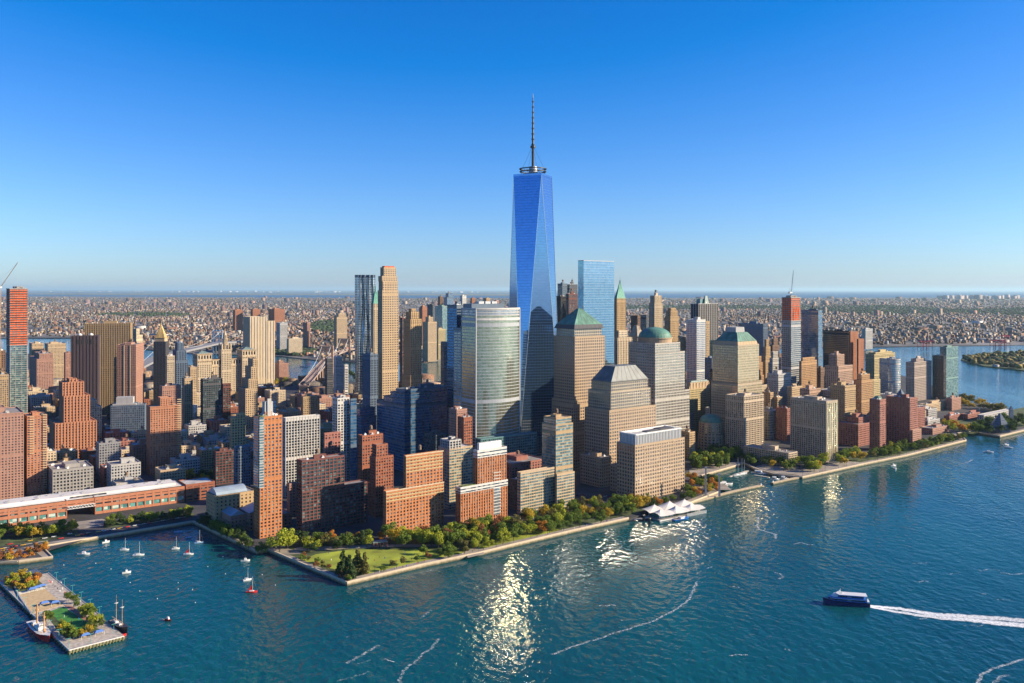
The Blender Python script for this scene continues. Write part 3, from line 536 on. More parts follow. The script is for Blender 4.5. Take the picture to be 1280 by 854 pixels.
for k in range(8):
    t1 = (k+1)/8*pi/2; nr = max(.3, rr*cos(t1)); mb.cyl(cx_, cy_, zz, z+8+rr*.62*sin(t1), prev, nr, 32); zz = z+8+rr*.62*sin(t1); prev = nr
mb.build('dome', 'copper', r_, smooth=False)
r_, a, b, z = RT('broad pale granite office block')
mb = MB(); gm_ = MB(); mb.prism(rect(.04*a, .94*a, .06*b, .92*b), z+.1, z+11.5); 
mb.build('crown_wall', 'steel', r_)
mb = MB()
for k in range(30): x = a*(.05+.88*k/29); mb.box(x-.35, x+.35, .06*b-.9, .06*b, z, z+12)
for k in range(12): y = b*(.07+.84*k/11); mb.box(.04*a-.9, .04*a, y-.35, y+.35, z, z+12)
mb.ring(rect(.03*a, .95*a, .04*b, .94*b), rect(.06*a, .92*a, .09*b, .9*b), z+11.6, z+13); mb.build('crown_ribs', 'white_paint', r_)
mb = MB(); mb.box(.35*a, .75*a, .3*b, .6*b, z+11.5, z+12.6); mb.box(.62*a, .86*a, .3*b, .7*b, z+11.5, z+13.4); mb.build('roof_hatch', 'darkgrey', r_)
r_, a, b, z = RT('old golden stone building')
frustum(r_, 0, a, 0, b, z+.2, z+12, .86, 'sand', 'mansard_roof'); frustum(r_, .1*a, .9*a, .1*b, .9*b, z+12, z+14, .9, 'copper_grey', 'roof_cap')
mb = MB()
for k in range(7): x = a*(.08+.84*k/6); mb.box(x-1.2, x+1.2, -.4, 2.6, z+1, z+8); mb.poly([(x-1.4, -.5, z+8), (x+1.4, -.5, z+8), (x, -.5, z+10.5)]); mb.poly([(x-1.4, 3, z+8), (x-1.4, -.5, z+8), (x, -.5, z+10.5)]); mb.poly([(x+1.4, -.5, z+8), (x+1.4, 3, z+8), (x, -.5, z+10.5)])
mb.build('dormers', 'sand', r_, kind='stuff')
r_, a, b, z = RT('big dark red brick riverside tower'); mb = MB(); mb.cyl(a*.5, b*.55, z, z+5, 7, 6, 8); mb.cyl(a*.5, b*.55, z+5, z+13, 6, .3, 8); mb.build('cone_roof', 'slate', r_)
r_, a, b, z = RT('slim dark red tower'); frustum(r_, .2*a, .8*a, .2*b, .8*b, z, z+5, .6, 'copper', 'roof_cap')
r_, a, b, z = RT('pale stone tower with needle'); mb = MB()
for q in (.3, .5, .65): mb.bar((a*q, b*.5, z), (a*q, b*.5, z+12), .35, r2=.1)
mb.build('antennas', 'darkmetal', r_, kind='stuff')
r_, a, b, z = RT('grey topped dark tower'); mb = MB(); mb.bar((a*.5, b*.5, z), (a*.5, b*.5, z+16), .6, r2=.15); mb.box(a*.4, a*.6, b*.4, b*.6, z+6, z+7); mb.build('antennas', 'darkmetal', r_, kind='stuff')
r_, a, b, z = RT('tan stone tower with a steep roof'); frustum(r_, 0, a, 0, b, z+.3, z+19, .3, 'roof_tan')
r_, a, b, z = RT('dark tower with pale vertical piers'); mb = MB(); mb.prism(rect(.2*a, .6*a, .3*b, .8*b), z, z+11); mb.build('roof_box', 'teal', r_); mb = MB(); mb.prism(rect(.35*a, .55*a, .1*b, .3*b), z, z+18, rect(.4*a, .5*a, .15*b, .25*b)); mb.build('beacon', 'copper_grey', r_)
r_, a, b, z = RT('narrow white gothic tower'); frustum(r_, 0, a, 0, b, z+.3, z+22, .35, 'copper_bright'); mb = MB(); mb.cyl(a*.5, b*.5, z+22, z+36, 2.6, .2, 6); mb.build('spire', 'copper_bright', r_)
r_, a, b, z = RT('golden pyramid'); mb = MB(); mb.prism(rect(.05*a, .95*a, .1*b, .9*b), z, z+8); mb.build('colonnade', 'sand', r_); frustum(r_, .05*a, .95*a, .1*b, .9*b, z+8, z+34, .06, 'gilt'); mb = MB(); mb.cyl(a*.5, b*.5, z+34, z+42, 1.3, .1, 6); mb.build('lantern', 'gilt', r_)
r_, a, b, z = RT('windowless dark plum'); mb = MB()
for k in range(4): q = .18+.17*k; mb.box(-.9, -.2, b*q, b*(q+.1), z-13, z-5)
mb.build('vents', 'black', r_, kind='stuff')
for q in (.72, .3):
    mb = MB(); mb.cyl(a*.5, b*q, z, z+1.5, .5, n=6)
    for k in range(4): t = k/4*pi/2; t2 = (k+1)/4*pi/2; mb.cyl(a*.5, b*q, z+1.5+3.6*sin(t), z+1.5+3.6*sin(t2), 3.8*cos(t), max(.1, 3.8*cos(t2)), 14)
    mb.build('dish_dome', 'white_paint', r_, smooth=True)
r_, a, b, z = RT('grey blue grid office'); mb = MB(); mb.box(.1*a, .8*a, .35*b, .85*b, z, z+13); mb.box(0, .9*a, .25*b, .95*b, z, z+3); mb.build('roof_box', 'palegrey', r_)
r_, a, b, z = RT('tall tan brick tower with balconies'); 
def balconies(root, x0, x1, y, z0, z1, m='sand', name='balcony', step=2.9, maxn=60, dep=1.6):
    mb = MB(); k = 0; zz = z0
    mb.box(x0, x1, y-dep, y, 0, .25); mb.box(x0, x1, y-dep, y-dep+.12, .25, 1.15)
    me = mb.mesh(name, m)
    while zz < z1 and k < maxn:
        o = bpy.data.objects.new(name, me); o.location = (0, 0, zz); o.parent = root; col.objects.link(o); zz += step; k += 1
balconies(r_, a*.86, a-.2, -.1, 8, 98)
r_, a, b, z = RT('tan brick tower with balconies and a roof'); balconies(r_, a*.78, a-.2, -.1, 8, 96); balconies(r_, a*.12, a*.34, -.1, 50, 96)
r_, a, b, z = RT('pink brick tower with white stripes'); mb = MB()
for q in (.3, .62): mb.box(-.7, -.05, b*q-.7, b*q+.7, 0, z)
mb.build('white_stripes', 'cream', r_, kind='stuff')
r_, a, b, z = RT('green glass tower at the far right'); mb = MB()
for k in range(7): y = b*(.2+.8*k/7); mb.box(-.7, -.05, y, y+b*.08, 0, Z(445, D(499))-3)
mb.build('brown_piers', 'brown', r_, kind='stuff')
r_, a, b, z = RT('broad dark riverside slab'); mb = MB()
for k in range(5): mb.box(a*(.06+.19*k), a*(.06+.19*k+.11), -.42, -.2, 3, z-2)
mb.build('golden_glass_bays', 'curtain_gold', r_, kind='stuff')
# slender orange tower: glass left edge over the upper two thirds, roof box
r_, a, b, z = RT('slender orange brick'); mb = MB(); mb.box(-.6, -.08, .15*b, .95*b, z*.42, z+1); mb.box(-.6, .16*a, -.6, -.09, z*.42, z+1); mb.build('glass_corner', 'win_cyan', r_)
mb = MB()
for k in range(26): zz = z*.42 + k*(z*.58)/26; mb.box(-.75, .16*a+.1, -.75, -.55, zz, zz+.9); mb.box(-.75, -.55, -.75, .95*b, zz, zz+.9)
mb.build('glass_corner_frames', 'palegrey', r_)
mb = MB(); mb.box(.3*a, .66*a, .3*b, .7*b, z, z+15); mb.box(.4*a, .56*a, .22*b, .3*b, z, z+18); mb.build('roof_box', 'palegrey', r_)
mb = MB(); mb.box(.05*a, .3*a, .1*b, .9*b, z, z+1.5); mb.build('roof_garden', 'roof_green', r_)
r_, a, b, z = RT('orange brick block with yellow'); Dq = D(671)
for nm_, zz0, zz1, x0, x1, y0 in (('yellow_storeys', Z(616, Dq)-3-9.5, Z(616, Dq)-3-.3, 0, 1, 0), ('yellow_storeys', z-16, z-.4, .34, .985, .1)):
    mb = MB(); n = 21 if x0 == 0 else 14; zk = zz0; i = 0
    while zk < zz1 - 1: mb.box(x0*a-.1, x1*a+.1, y0*b-.19, y0*b-.08, zk, zk+1.1); zk += 3.3
    mb.build(nm_, 'gold', r_)
mb = MB(); mb.box(-.3, a+.3, -.3, .1, Z(616, Dq)-3+.2, Z(616, Dq)-3+1.4); mb.box(.33*a, a, .1*b-.3, .1*b, z+.2, z+1.4); mb.build('cornice', 'cream', r_, kind='stuff')
mb = MB(); mb.cyl(.6*a, .5*b, z+5, z+9, 1.6, n=10); mb.cyl(.6*a, .5*b, z+9, z+10.2, 1.7, .2, 10); mb.build('water_tank', 'tank', r_)
r_, a, b, z = RT('red and white striped'); Dq = D(660); z1 = Z(611, Dq)-3
mb = MB(); mb.ring(offset(rect(0, a, 0, b), .35), rect(.5, a-.5, .5, b-.5), z1-5.5, z1+1.3); mb.ring(offset(rect(.36*a, .985*a, .08*b, .9*b), .35), rect(.36*a+.5, .985*a-.5, .08*b+.5, .9*b-.5), z-7, z+1.3)
mb.build('white_bands', 'white', r_, kind='stuff')
mb = MB(); mb.box(.7*a, .84*a, -.3, -.12, 6, z1-5); mb.build('glass_strip', 'curtain_silver', r_); mb = MB()
for k in range(14): mb.box(.69*a, .85*a, -.45, -.25, 8+k*3.3, 8.7+k*3.3)
for zz, q in ((z1-3.4, rect(0, a, 0, b)), (z-4.5, rect(.36*a, .985*a, .08*b, .9*b))): mb.ring(offset(q, .42), offset(q, .2), zz-.1, zz+.1)
mb.build('white_mouldings', 'white', r_, kind='stuff'); mb = MB()
for zz, q in ((z1-1.9, rect(0, a, 0, b)), (z1-4.9, rect(0, a, 0, b)), (z-2.4, rect(.36*a, .985*a, .08*b, .9*b)), (z-6, rect(.36*a, .985*a, .08*b, .9*b))): mb.ring(offset(q, .37), offset(q, .2), zz, zz+1.3)
mb.build('band_windows', 'win_lit', r_, kind='stuff')
mb = MB(); mb.box(.42*a, .9*a, .3*b, .75*b, z, z+8); mb.build('roof_box', 'white_paint', r_)
mb = MB(); mb.box(.05*a, .33*a, .1*b, .85*b, z1, z1+1.6); mb.build('roof_garden', 'roof_green', r_)
# ---------------------------------------------------------------- landmarks
def polyb(name, label, Cx, Cy, th, pl, tiers, cat, roofseed=None, zb=3.0):
    """building on a free outline pl (local metres, counter clockwise); tiers [(outline, top z, style)]"""
    root = empty(name, (Cx, Cy, zb), th, label, cat); z0 = 0
    for i, (q, zt, s) in enumerate(tiers):
        wm, gm_, rm = MB(), MB(), MB(); block(q, max(0, z0-.2) if i else 0, zt, s, wm, gm_, rm)
        WL = wm.build('wall', ST[s][0], root); gm_.build('windows', ST[s][1], WL, kind='stuff'); RF = rm.build('roof', ST[s][9], root); z0 = zt
    FOOT.append((local_fp((Cx, Cy), th, pl), label, z0))
    if roofseed:
        xs = [p[0] for p in tiers[-1][0]]; ys = [p[1] for p in tiers[-1][0]]
        w_, l_ = max(xs)-min(xs), max(ys)-min(ys); cx, cy = (max(xs)+min(xs))/2, (max(ys)+min(ys))/2
        rooftop(RF, cx-w_*.3, cx+w_*.3, cy-l_*.3, cy+l_*.3, z0, tiers[-1][2], roofseed, False)
    return root
def ellipse(cx, cy, rx, ry, n=28, a0=0, a1=2*pi, closed=True):
    return [(cx+rx*cos(a0+(a1-a0)*k/(n if closed else n-1)), cy+ry*sin(a0+(a1-a0)*k/(n if closed else n-1))) for k in range(n)]

# -- the great spire tower
def spire_tower():
    Dc = 1311; X = AX(666, Dc); th = R(22); root = empty('spire_tower', (X, Dc, 3), th, 'tallest tower of the skyline, faceted blue mirror glass tapering to a mast', 'skyscraper')
    s, zb_, zt = 31.0, 57.0, 414.0; base = rect(-s, s, -s, s)
    wm, gm_, rm = MB(), MB(), MB(); block(base, 0, zb_, 'sky', wm, gm_, rm); wm.build('base_fins', 'steel', root); gm_.build('base_glass', 'tower_mirror', root, kind='stuff')
    t = [(0, -s), (s, 0), (0, s), (-s, 0)]; q = 1.0
    B = [(-s, -s), (s, -s), (s, s), (-s, s)]
    # four facets stand on the base edges, four hang from the top edges; every storey has its own slab line
    def lerp(a, b, f): return tuple(a[i]*(1-f)+b[i]*f for i in range(3))
    for k in range(4):
        b0, b1 = (*B[k], zb_), (*B[(k+1) % 4], zb_); tp = (*t[k], zt)
        m = MB(); m.poly([b0, b1, tp]); m.build('glass_facet', 'tower_mirror', root)
        t0, t1 = (*t[k-1], zt), (*t[k], zt); m = MB(); m.poly([b0, t1, t0]); m.build('glass_facet', 'tower_mirror', root)
    def outline(z):
        f = (z-zb_)/(zt-zb_); o = []
        for k in range(4):
            o.append(lerp((*B[k], z), (*t[k-1], z), f)[:2]); o.append(lerp((*B[k], z), (*t[k], z), f)[:2])
        return o
    m = MB(); nfl = 88
    for i in range(1, nfl):
        z = zb_ + (zt-zb_)*i/nfl; o = outline(z); m.ring(offset(o, .12), offset(o, -.2), z-.14, z+.14)
    m.build('floor_lines', 'tower_line', root, kind='stuff')
    m = MB()
    for k in range(4):
        m.bar((*B[k], zb_), (*t[k-1], zt), .55); m.bar((*B[k], zb_), (*t[k], zt), .55)
    m.build('steel_edges', 'chrome', root)
    m = MB(); m.prism(offset(t, .3), zt, zt+3); m.build('parapet', 'tower_mirror', root)
    for z, r0, r1 in ((zt+4, 15, 11), (zt+8, 20, 17), (zt+12, 20.5, 17.5)):
        m = MB(); m.ring(ellipse(0, 0, r0, r0, 36), ellipse(0, 0, r1, r1, 36), z, z+1.1)
        for k in range(18): a = 2*pi*k/18; m.bar((r1*cos(a), r1*sin(a), z-2.6), (r0*cos(a), r0*sin(a), z+1), .22)
        m.build('beacon_ring', 'darkmetal', root)
    m = MB(); m.cyl(0, 0, zt+3, zt+16, 7, 6, 14)
    for k in range(9): a = 2*pi*k/9; m.bar((13*cos(a), 13*sin(a), zt+3), (13*cos(a), 13*sin(a), zt+14), .3); m.box(8*cos(a)-1, 8*cos(a)+1, 8*sin(a)-1, 8*sin(a)+1, zt+3, zt+6)
    m.build('mast_base', 'metal', root)
    m = MB(); m.cyl(0, 0, zt+3, zt+50, 2.2, 1.8, 10); m.cyl(0, 0, zt+50, zt+90, 1.7, 1.2, 8); m.cyl(0, 0, zt+90, zt+120, 1.1, .6, 8)
    for k, z in enumerate(range(48, 118, 8)): m.cyl(0, 0, zt+z, zt+z+1.6, 2.7-k*.12, n=10)
    m.cyl(0, 0, zt+44, zt+47, 4, 4, 12); m.build('mast', 'darkmetal', root)
    m = MB()
    for k in range(4): a = pi/4+pi/2*k; m.bar((18*cos(a), 18*sin(a), zt+12), (1.5*cos(a), 1.5*sin(a), zt+45), .16)
    m.build('mast_stays', 'darkmetal', root)
    m = MB(); m.cyl(0, 0, zt+119, zt+125, .7, .3, 8); m.build('beacon', 'palegrey', root)
    FOOT.append((local_fp((X, Dc), th, base), 'spire', 414))
mat('tower_line', (.10, .22, .42), .4, .5, var=0)
spire_tower()

# -- curved green glass tower with its stepped dark glass neighbour
def curved_tower():
    Dc = 1120; Cx = AX(595, Dc); th = R(36); k = (649.5-CX)/F
    u = (cos(th), sin(th)); L = (k*Dc-Cx)/(u[0]-k*u[1])
    sag = 8.0; pts = []
    n = 16
    for i in range(n+1): x = L*i/n; pts.append((x, -sag*(1-((2*x/L)-1)**2)))
    out = pts + [(L, 34), (0, 34)]
    zt = Z(386, Dc)-3
    root = polyb('curved_tower', 'broad curved green glass tower with a bright sun streak, rounded white top band', Cx, Dc, th, out, [(out, zt-15, 'curtain'), (offset(out, -.2), zt-9, 'curtain'), (out, zt-1, 'silver')], 'skyscraper')
    m = MB(); m.ring(offset(out, .4), offset(out, -1), zt-15, zt-12.5); m.ring(offset(out, .5), offset(out, -1), zt-1, zt+.6); m.build('top_bands', 'white', root, kind='stuff')
    m = MB(); m.box(-.5, .7, -.6, .8, 0, zt); m.box(L-.6, L+.8, -.7, .8, 0, zt); m.box(-.3, .4, 33.6, 34.4, 0, zt); m.build('end_fins', 'palegrey', root, kind='stuff')
    m = MB(); m.prism(rect(.0*L, .75*L, 10, 30), zt, zt+6); m.build('roof_plant', 'navyish', root)
    m = MB()
    for q in (.2, .35, .5): m.box(L*q, L*q+8, 14, 22, zt+6, zt+9)
    m.build('cooling_units', 'metal', root, kind='stuff')
    # podium
    m_ = rect(-8, 1.25*L, -24, 34); wm, gm_, rm = MB(), MB(), MB(); block(rect(-6, 1.2*L, -20, -sag-.6), 0, Z(549, Dc-15)-3, 'dark_teal', wm, gm_, rm); wm.build('podium_wall', 'teal', root); gm_.build('podium_glass', 'win_teal', root, kind='stuff'); rm.build('podium_roof', 'slate', root)
    FOOT.append((local_fp((Cx, Dc), th, rect(-6, 1.2*L, -20, 0)), 'curved podium', 30))
MATS['navyish'] = MATS['slate']
curved_tower()
r_, a, b, z = bld('office_tower', 'bronze banded glass wing on the left of the curved green glass tower', 567, 585, 595, 412, 1165, 'banded', th=50, amax=30, cat='office tower')
S('violet_glass', 'slate', 'curtain_blue', 4, 3.2, .05, .3, .15, -.05, 0, 'roof_dark')
r_, a, b, z = bld('office_tower', 'dark violet glass tower behind the bronze banded wing', 559, 571, 583, 382, 1260, 'violet_glass', th=45)
r_, a, b, z = bld('office_tower', 'dark blue glass step behind the curved green glass tower', 582, 584, 614, 383, 1240, 'navyglass', th=36)
# -- big sky blue glass tower
S('sky_tower', 'steel', 'curtain_blue2', 4.2, 3.2, .03, .06, .08, .0, 0, 'roof'); glassmat('curtain_blue2', (.15,.29,.42), (.18,.33,.46), cell=(3, 4.2), pb=.3, rough=.04, metal=.92, dev=.06, wob=.006)
r_, a, b, z = bld('glass_tower', 'sky blue mirror glass tower reflecting the sky, straight flat top', 722.5, 729.6, 767.7, 326, 1470, 'sky_tower', cat='skyscraper', roof=False)
# -- tower with copper spire
r_, a, b, z = bld('office_tower', 'slim tan stone tower with a tall green copper spire', 768, 771, 782, 373, 1640, 'tanrib', roof=False)
frustum(r_, 0, a, 0, b, z+.2, z+18, .45, 'copper_bright'); frustum(r_, .28*a, .72*a, .28*b, .72*b, z+18, z+34, .12, 'copper_bright', 'spire')
mb = MB(); mb.bar((a/2, b/2, z+34), (a/2, b/2, z+42), .4, r2=.05); mb.build('finial', 'copper_bright', r_)
# -- tall tan tower, stepped
S('sandtower', 'sand', 'win_navy', 3.9, 3.3, .5, .45, .5, .12)
r_, a, b, z = bld('skyscraper', 'very tall tan stone tower with set back stepped top left of the crenellated one', 472.3, 478, 498, 364, 1420, 'sandtower', tiers=[(0,1,0,1,364),(.04,.97,.05,.95,352),(.0,.94,.08,.9,346),(.12,.88,.12,.88,335)], roof=False)
mb = MB(); mb.prism(rect(.2*a, .8*a, .2*b, .8*b), z, z+3); mb.build('roof_box', 'net', r_)
mb = MB(); mb.prism(rect(-3, a+2, -2.4, -.6), 0, 18); mb.build('entrance_wing', 'cream', r_)
# -- rippling silver tower
def ripple_tower():
    Dc = 1850; X = AX(456.5, Dc); root = empty('rippling_tower', (X, Dc, 3), R(20), 'tall silver steel tower with rippling wavy facade at the left of the centre', 'skyscraper')
    zt = Z(347, Dc)-3; W, B_ = 36.0, 30.0; n = 26; nf = 78
    def out(z):
        pts = []
        for side in range(4):
            L = W if side % 2 == 0 else B_
            for i in range(n):
                t = i/n; ph = .9*sin(z*.017+side*1.7+t*3)+.5*sin(z*.041+t*9); wv = 0 if i == 0 else (2.3*sin(t*2*pi*3.5+ph*1.6+side) + .5*sin(t*2*pi*8))*min(1, 4*t, 4*(1-t))
                x = -L/2 + L*t
                pts.append(((x, -B_/2-wv), (W/2+wv, x), (-x, B_/2+wv), (-W/2-wv, -x))[side])
        return pts
    rows = [out(zt*k/nf) for k in range(nf+1)]; N = 4*n
    def skin(name, mt, f0, f1, off, kind=None):
        m = MB()
        for k in range(nf):
            r0, r1 = rows[k], rows[k+1]; z0, z1 = zt*(k+f0)/nf, zt*(k+f1)/nf
            a = [(p[0]*(1-f0)+q[0]*f0, p[1]*(1-f0)+q[1]*f0) for p, q in zip(r0, r1)]; b = [(p[0]*(1-f1)+q[0]*f1, p[1]*(1-f1)+q[1]*f1) for p, q in zip(r0, r1)]
            if off: a, b = offset(a, off), offset(b, off)
            i = len(m.v); m.v += [(x, y, z0) for x, y in a]+[(x, y, z1) for x, y in b]
            m.f += [(i+q, i+(q+1) % N, i+N+(q+1) % N, i+N+q) for q in range(N)]
        m.build(name, mt, root, kind=kind)
    skin('steel_skin', 'curtain_silver2', 0, .42, 0); skin('window_bands', 'win_navy', .42, 1, -.02, 'stuff')
    m = MB(); m.ring(offset(rows[-1], .2), offset(rows[-1], -.8), zt, zt+5); m.prism(offset(rows[-1], -.3), zt-.5, zt+.2); m.build('crown', 'slate', root)
    FOOT.append((local_fp((X, Dc), R(20), rect(-19, 19, -15, 15)), 'ripple', zt))
mat('curtain_silver2', (.42, .50, .55), .28, .75, var=.1, scale=.08)
ripple_tower()
# -- wide cream hall with the pillared central tower
def hall():
    th = R(TR); Dc = 1900; C0 = (AX(247, Dc), Dc); root = empty('municipal_hall', (*C0, 3), th, 'wide cream stone hall with two copper capped wings and an ornate central tower', 'building')
    u = (cos(th), sin(th)); k = (320-CX)/F; a = (k*C0[1]-C0[0])/(u[0]-k*u[1]); b = 34
    zw = Z(452, Dc)-3; wg = .24*a
    for i, (x0, x1, y0, zt) in enumerate(((0, wg, 0, Z(444, Dc)-3), (a-wg, a, 0, Z(444, Dc)+2), (wg, a-wg, 9, zw))):
        wm, gm_, rm = MB(), MB(), MB(); block(rect(x0, x1, y0, b), 0, zt-14, 'municipal', wm, gm_, rm); wm.build('wall', 'cream', root); gm_.build('windows', 'win', root, kind='stuff')
        wm, gm_, rm = MB(), MB(), MB(); block(rect(x0, x1, y0, b), zt-14, zt, 'arcade', wm, gm_, rm); wm.build('upper_arcade', 'cream', root); gm_.build('arcade_openings', 'win', root, kind='stuff'); rm.build('roof', 'roof_pale', root)
        m = MB(); m.ring(offset(rect(x0, x1, y0, b), 1.2), rect(x0+.5, x1-.5, y0+.5, b-.5), zt-15, zt-14); m.ring(offset(rect(x0, x1, y0, b), 1.4), rect(x0+.5, x1-.5, y0+.5, b-.5), zt, zt+1.6); m.build('cornice', 'sand', root)
        if i < 2: frustum(root, x0+2, x1-2, y0+2, y0+2+(x1-x0)-4, zt+1.6, zt+6.5, .25, 'copper_grey', 'wing_cap'); m = MB(); m.bar(((x0+x1)/2, y0+(x1-x0)/2, zt+6), ((x0+x1)/2, y0+(x1-x0)/2, zt+12), .5, r2=.1); m.build('finial', 'copper_grey', root)
    cx, cy = a*.5, 20; z = zw; s = 11
    wm, gm_, rm = MB(), MB(), MB(); block(rect(cx-s, cx+s, 5, 5+2*s), 0, z+22, 'municipal', wm, gm_, rm); wm.build('tower_wall', 'cream', root); gm_.build('tower_windows', 'win', root, kind='stuff')
    for q in ((-1, 5), (1, 5), (-1, 5+2*s), (1, 5+2*s)):
        m = MB(); m.cyl(cx+q[0]*(s-1.5), q[1]+(1.5 if q[1] == 5 else -1.5), z+22, z+32, 2, n=8); m.cyl(cx+q[0]*(s-1.5), q[1]+(1.5 if q[1] == 5 else -1.5), z+32, z+37, 2.1, .2, 8); m.build('corner_turret', 'cream', root)
    zz = z+22; m = MB()
    for r0, h in ((8, 12), (6, 12), (4.2, 9)):
        m.cyl(cx, 5+s, zz, zz+h, r0*.72, n=12); m.ring(ellipse(cx, 5+s, r0, r0, 16), ellipse(cx, 5+s, r0*.7, r0*.7, 16), zz+h-1.4, zz+h)
        for k in range(12): t = 2*pi*k/12; m.cyl(cx+r0*.9*cos(t), 5+s+r0*.9*sin(t), zz, zz+h-1.4, .5, n=5)
        zz += h
    m.cyl(cx, 5+s, zz, zz+7, 3.2, 1.2, 10); m.build('tiered_lantern', 'cream', root); m = MB(); m.cyl(cx, 5+s, zz+7, zz+15, .8, .25, 6); m.build('gilded_figure', 'gilt', root)
    FOOT.append((local_fp(C0, th, rect(0, a, 0, b)), 'hall', zw))
S('arcade', 'cream', 'win', 14, 6, .45, .16, 1.2, .2, 0, 'roof_pale')
hall()
# -- towers under construction
def crane(label, base, H, jib, ang, mast_m='crane', r=.9):
    root = empty('tower_crane', base, ang, label, 'crane'); m = MB()
    for q in ((-r, -r), (r, -r), (r, r), (-r, r)): m.bar((*q, 0), (*q, H), .22)
    k = 0; z = 0
    while z < H-3: m.bar((-r, -r, z), (r, -r, z+3), .12); m.bar((-r, r, z+3), (-r, -r, z), .12); m.bar((r, -r, z), (r, r, z+3), .12); z += 3
    m.build('mast', mast_m, root); m = MB(); m.box(-2.2, 2.2, -1.6, 1.6, H, H+2.4); m.box(-9, -2.2, -1.2, 1.2, H, H+1); m.box(-9, -6.5, -1.6, 1.6, H-1, H+3); m.build('cab', 'white_paint', root)
    m = MB(); jx, jz = jib; n = 14
    for o in ((-.6, 0), (.6, 0), (0, 1.3)): m.bar((2, o[0], H+2+o[1]), (jx, o[0]*.3, H+2+jz+o[1]*.4), .22)
    for k in range(n): t = k/n; t2 = (k+1)/n; m.bar((2+(jx-2)*t, -.6, H+2+jz*t), (2+(jx-2)*t2, .0, H+3.1+jz*t2), .1); m.bar((2+(jx-2)*t, .6, H+2+jz*t), (2+(jx-2)*t2, .0, H+3.1+jz*t2), .1)
    m.build('jib', mast_m, root)
    m = MB(); m.bar((-6, 0, H+9), (jx*.96, 0, H+2+jz*.97), .1); m.bar((-6, 0, H+9), (-2, 0, H+2), .25); m.bar((-6, 0, H+9), (-8, 0, H+2), .2); m.bar((jx, 0, H+1+jz), (jx, 0, H-4), .08); m.build('cables', 'cable', root)
    return root
def net_tower(label, xl, cx, xr, ytop, ynet, yglass, Dc, glass, th):
    root, a, b, z = bld('tower_under_construction', label, xl, cx, xr, ytop, Dc, glass, th=th, tiers=[(0,1,0,1,ynet,glass),(.02,.98,.02,.98,ytop,'netting')], cat='skyscraper', roof=False)
    r = random.Random(3); zc = Z(ynet, Dc)-3
    m = MB(); zz = zc
    while zz < z: o = r.uniform(-.2, .9); m.box(-o, a+o, -o-.6, b+o, zz, zz+.45); zz += 4
    m.build('slab_edges', 'concrete', root, kind='stuff')
    m = MB()
    for k in range(5): m.box(a*r.uniform(.1, .8), a*r.uniform(.3, .95), b*.2, b*.7, z, z+r.uniform(1, 5))
    m.build('core_top', 'concrete', root, kind='stuff'); return root, a, b, z
net_tower('slender glass tower under construction at the left edge, orange netting on the upper half', 7.5, 12, 35, 362, 433, 0, 1480, 'stackslab', TR)
crane('orange brown tower crane standing at the left edge beside the netted glass tower', (AX(1.5, 1470)-2, 1470, 3), Z(357, 1470)-8, (36, 40), R(-15))
r_, a, b, z = net_tower('tall round cornered glass tower under construction with red netting near its top', 977, 989, 1001, 372, 401, 0, 1700, 'dimsilver', 39.4)
m = MB(); 
crane('pale tower crane leaning up from the top of the red netted tower', (r_.location.x + 4, r_.location.y + 14, z+3), 9, (12, 42), R(50), 'metal', r=.8)
m = MB()
for q in (.3, .55, .8): m.box(a*q-.8, a*q+1.5, -.9, -.65, z-48+q*16, z-20)
m.build('hanging_nets', 'net', r_, kind='stuff')
# -- curved silver tower on the right
Dc = 1900; Cc = AX(1101.5, Dc); Lr = 50.0
arc = [(Lr*i/14, -7.5*(1-((2*i/14)-1)**2)) for i in range(15)]; out = arc + [(Lr, 24), (0, 30)]
polyb('office_tower', 'curved silver glass tower with a bright sun streak left of the pale beige slab', AX(1110, Dc), Dc, R(12), [(x*.62, y) for x, y in out], [([(x*.62, y) for x, y in out], Z(449, Dc)-3, 'silver')], 'skyscraper', 11)
bld('office_tower', 'dark violet banded face on the left of the curved silver tower', 1100.5, 1107, 1109, 449, 1925, 'violet_glass', amax=8, cat='office tower')
# -- low round building with green dome
Dc = 1350; root = polyb('round_hall', 'low dark round stone building under a green copper dome at the shaded square', AX(892, Dc), Dc+20, R(10), ellipse(0, 0, 19, 19, 20), [(ellipse(0, 0, 19.5, 19.5, 20), 22, 'granite'), (ellipse(0, 0, 18, 18, 20), Z(530, Dc)-3, 'granite')], 'building')
z = Z(530, Dc)-3; m = MB(); prev = 17.0; zz = z+1
for k in range(6): t = (k+1)/6*pi/2; m.cyl(0, 0, zz, z+1+12*sin(t), prev, max(.3, 17*cos(t)), 24); prev = max(.3, 17*cos(t)); zz = z+1+12*sin(t)
m.build('dome', 'copper', root)
bld('building', 'small tan annex block at the foot of the old golden stone building', 851, 862, 869, 541, 1290, 'tan', cat='building')

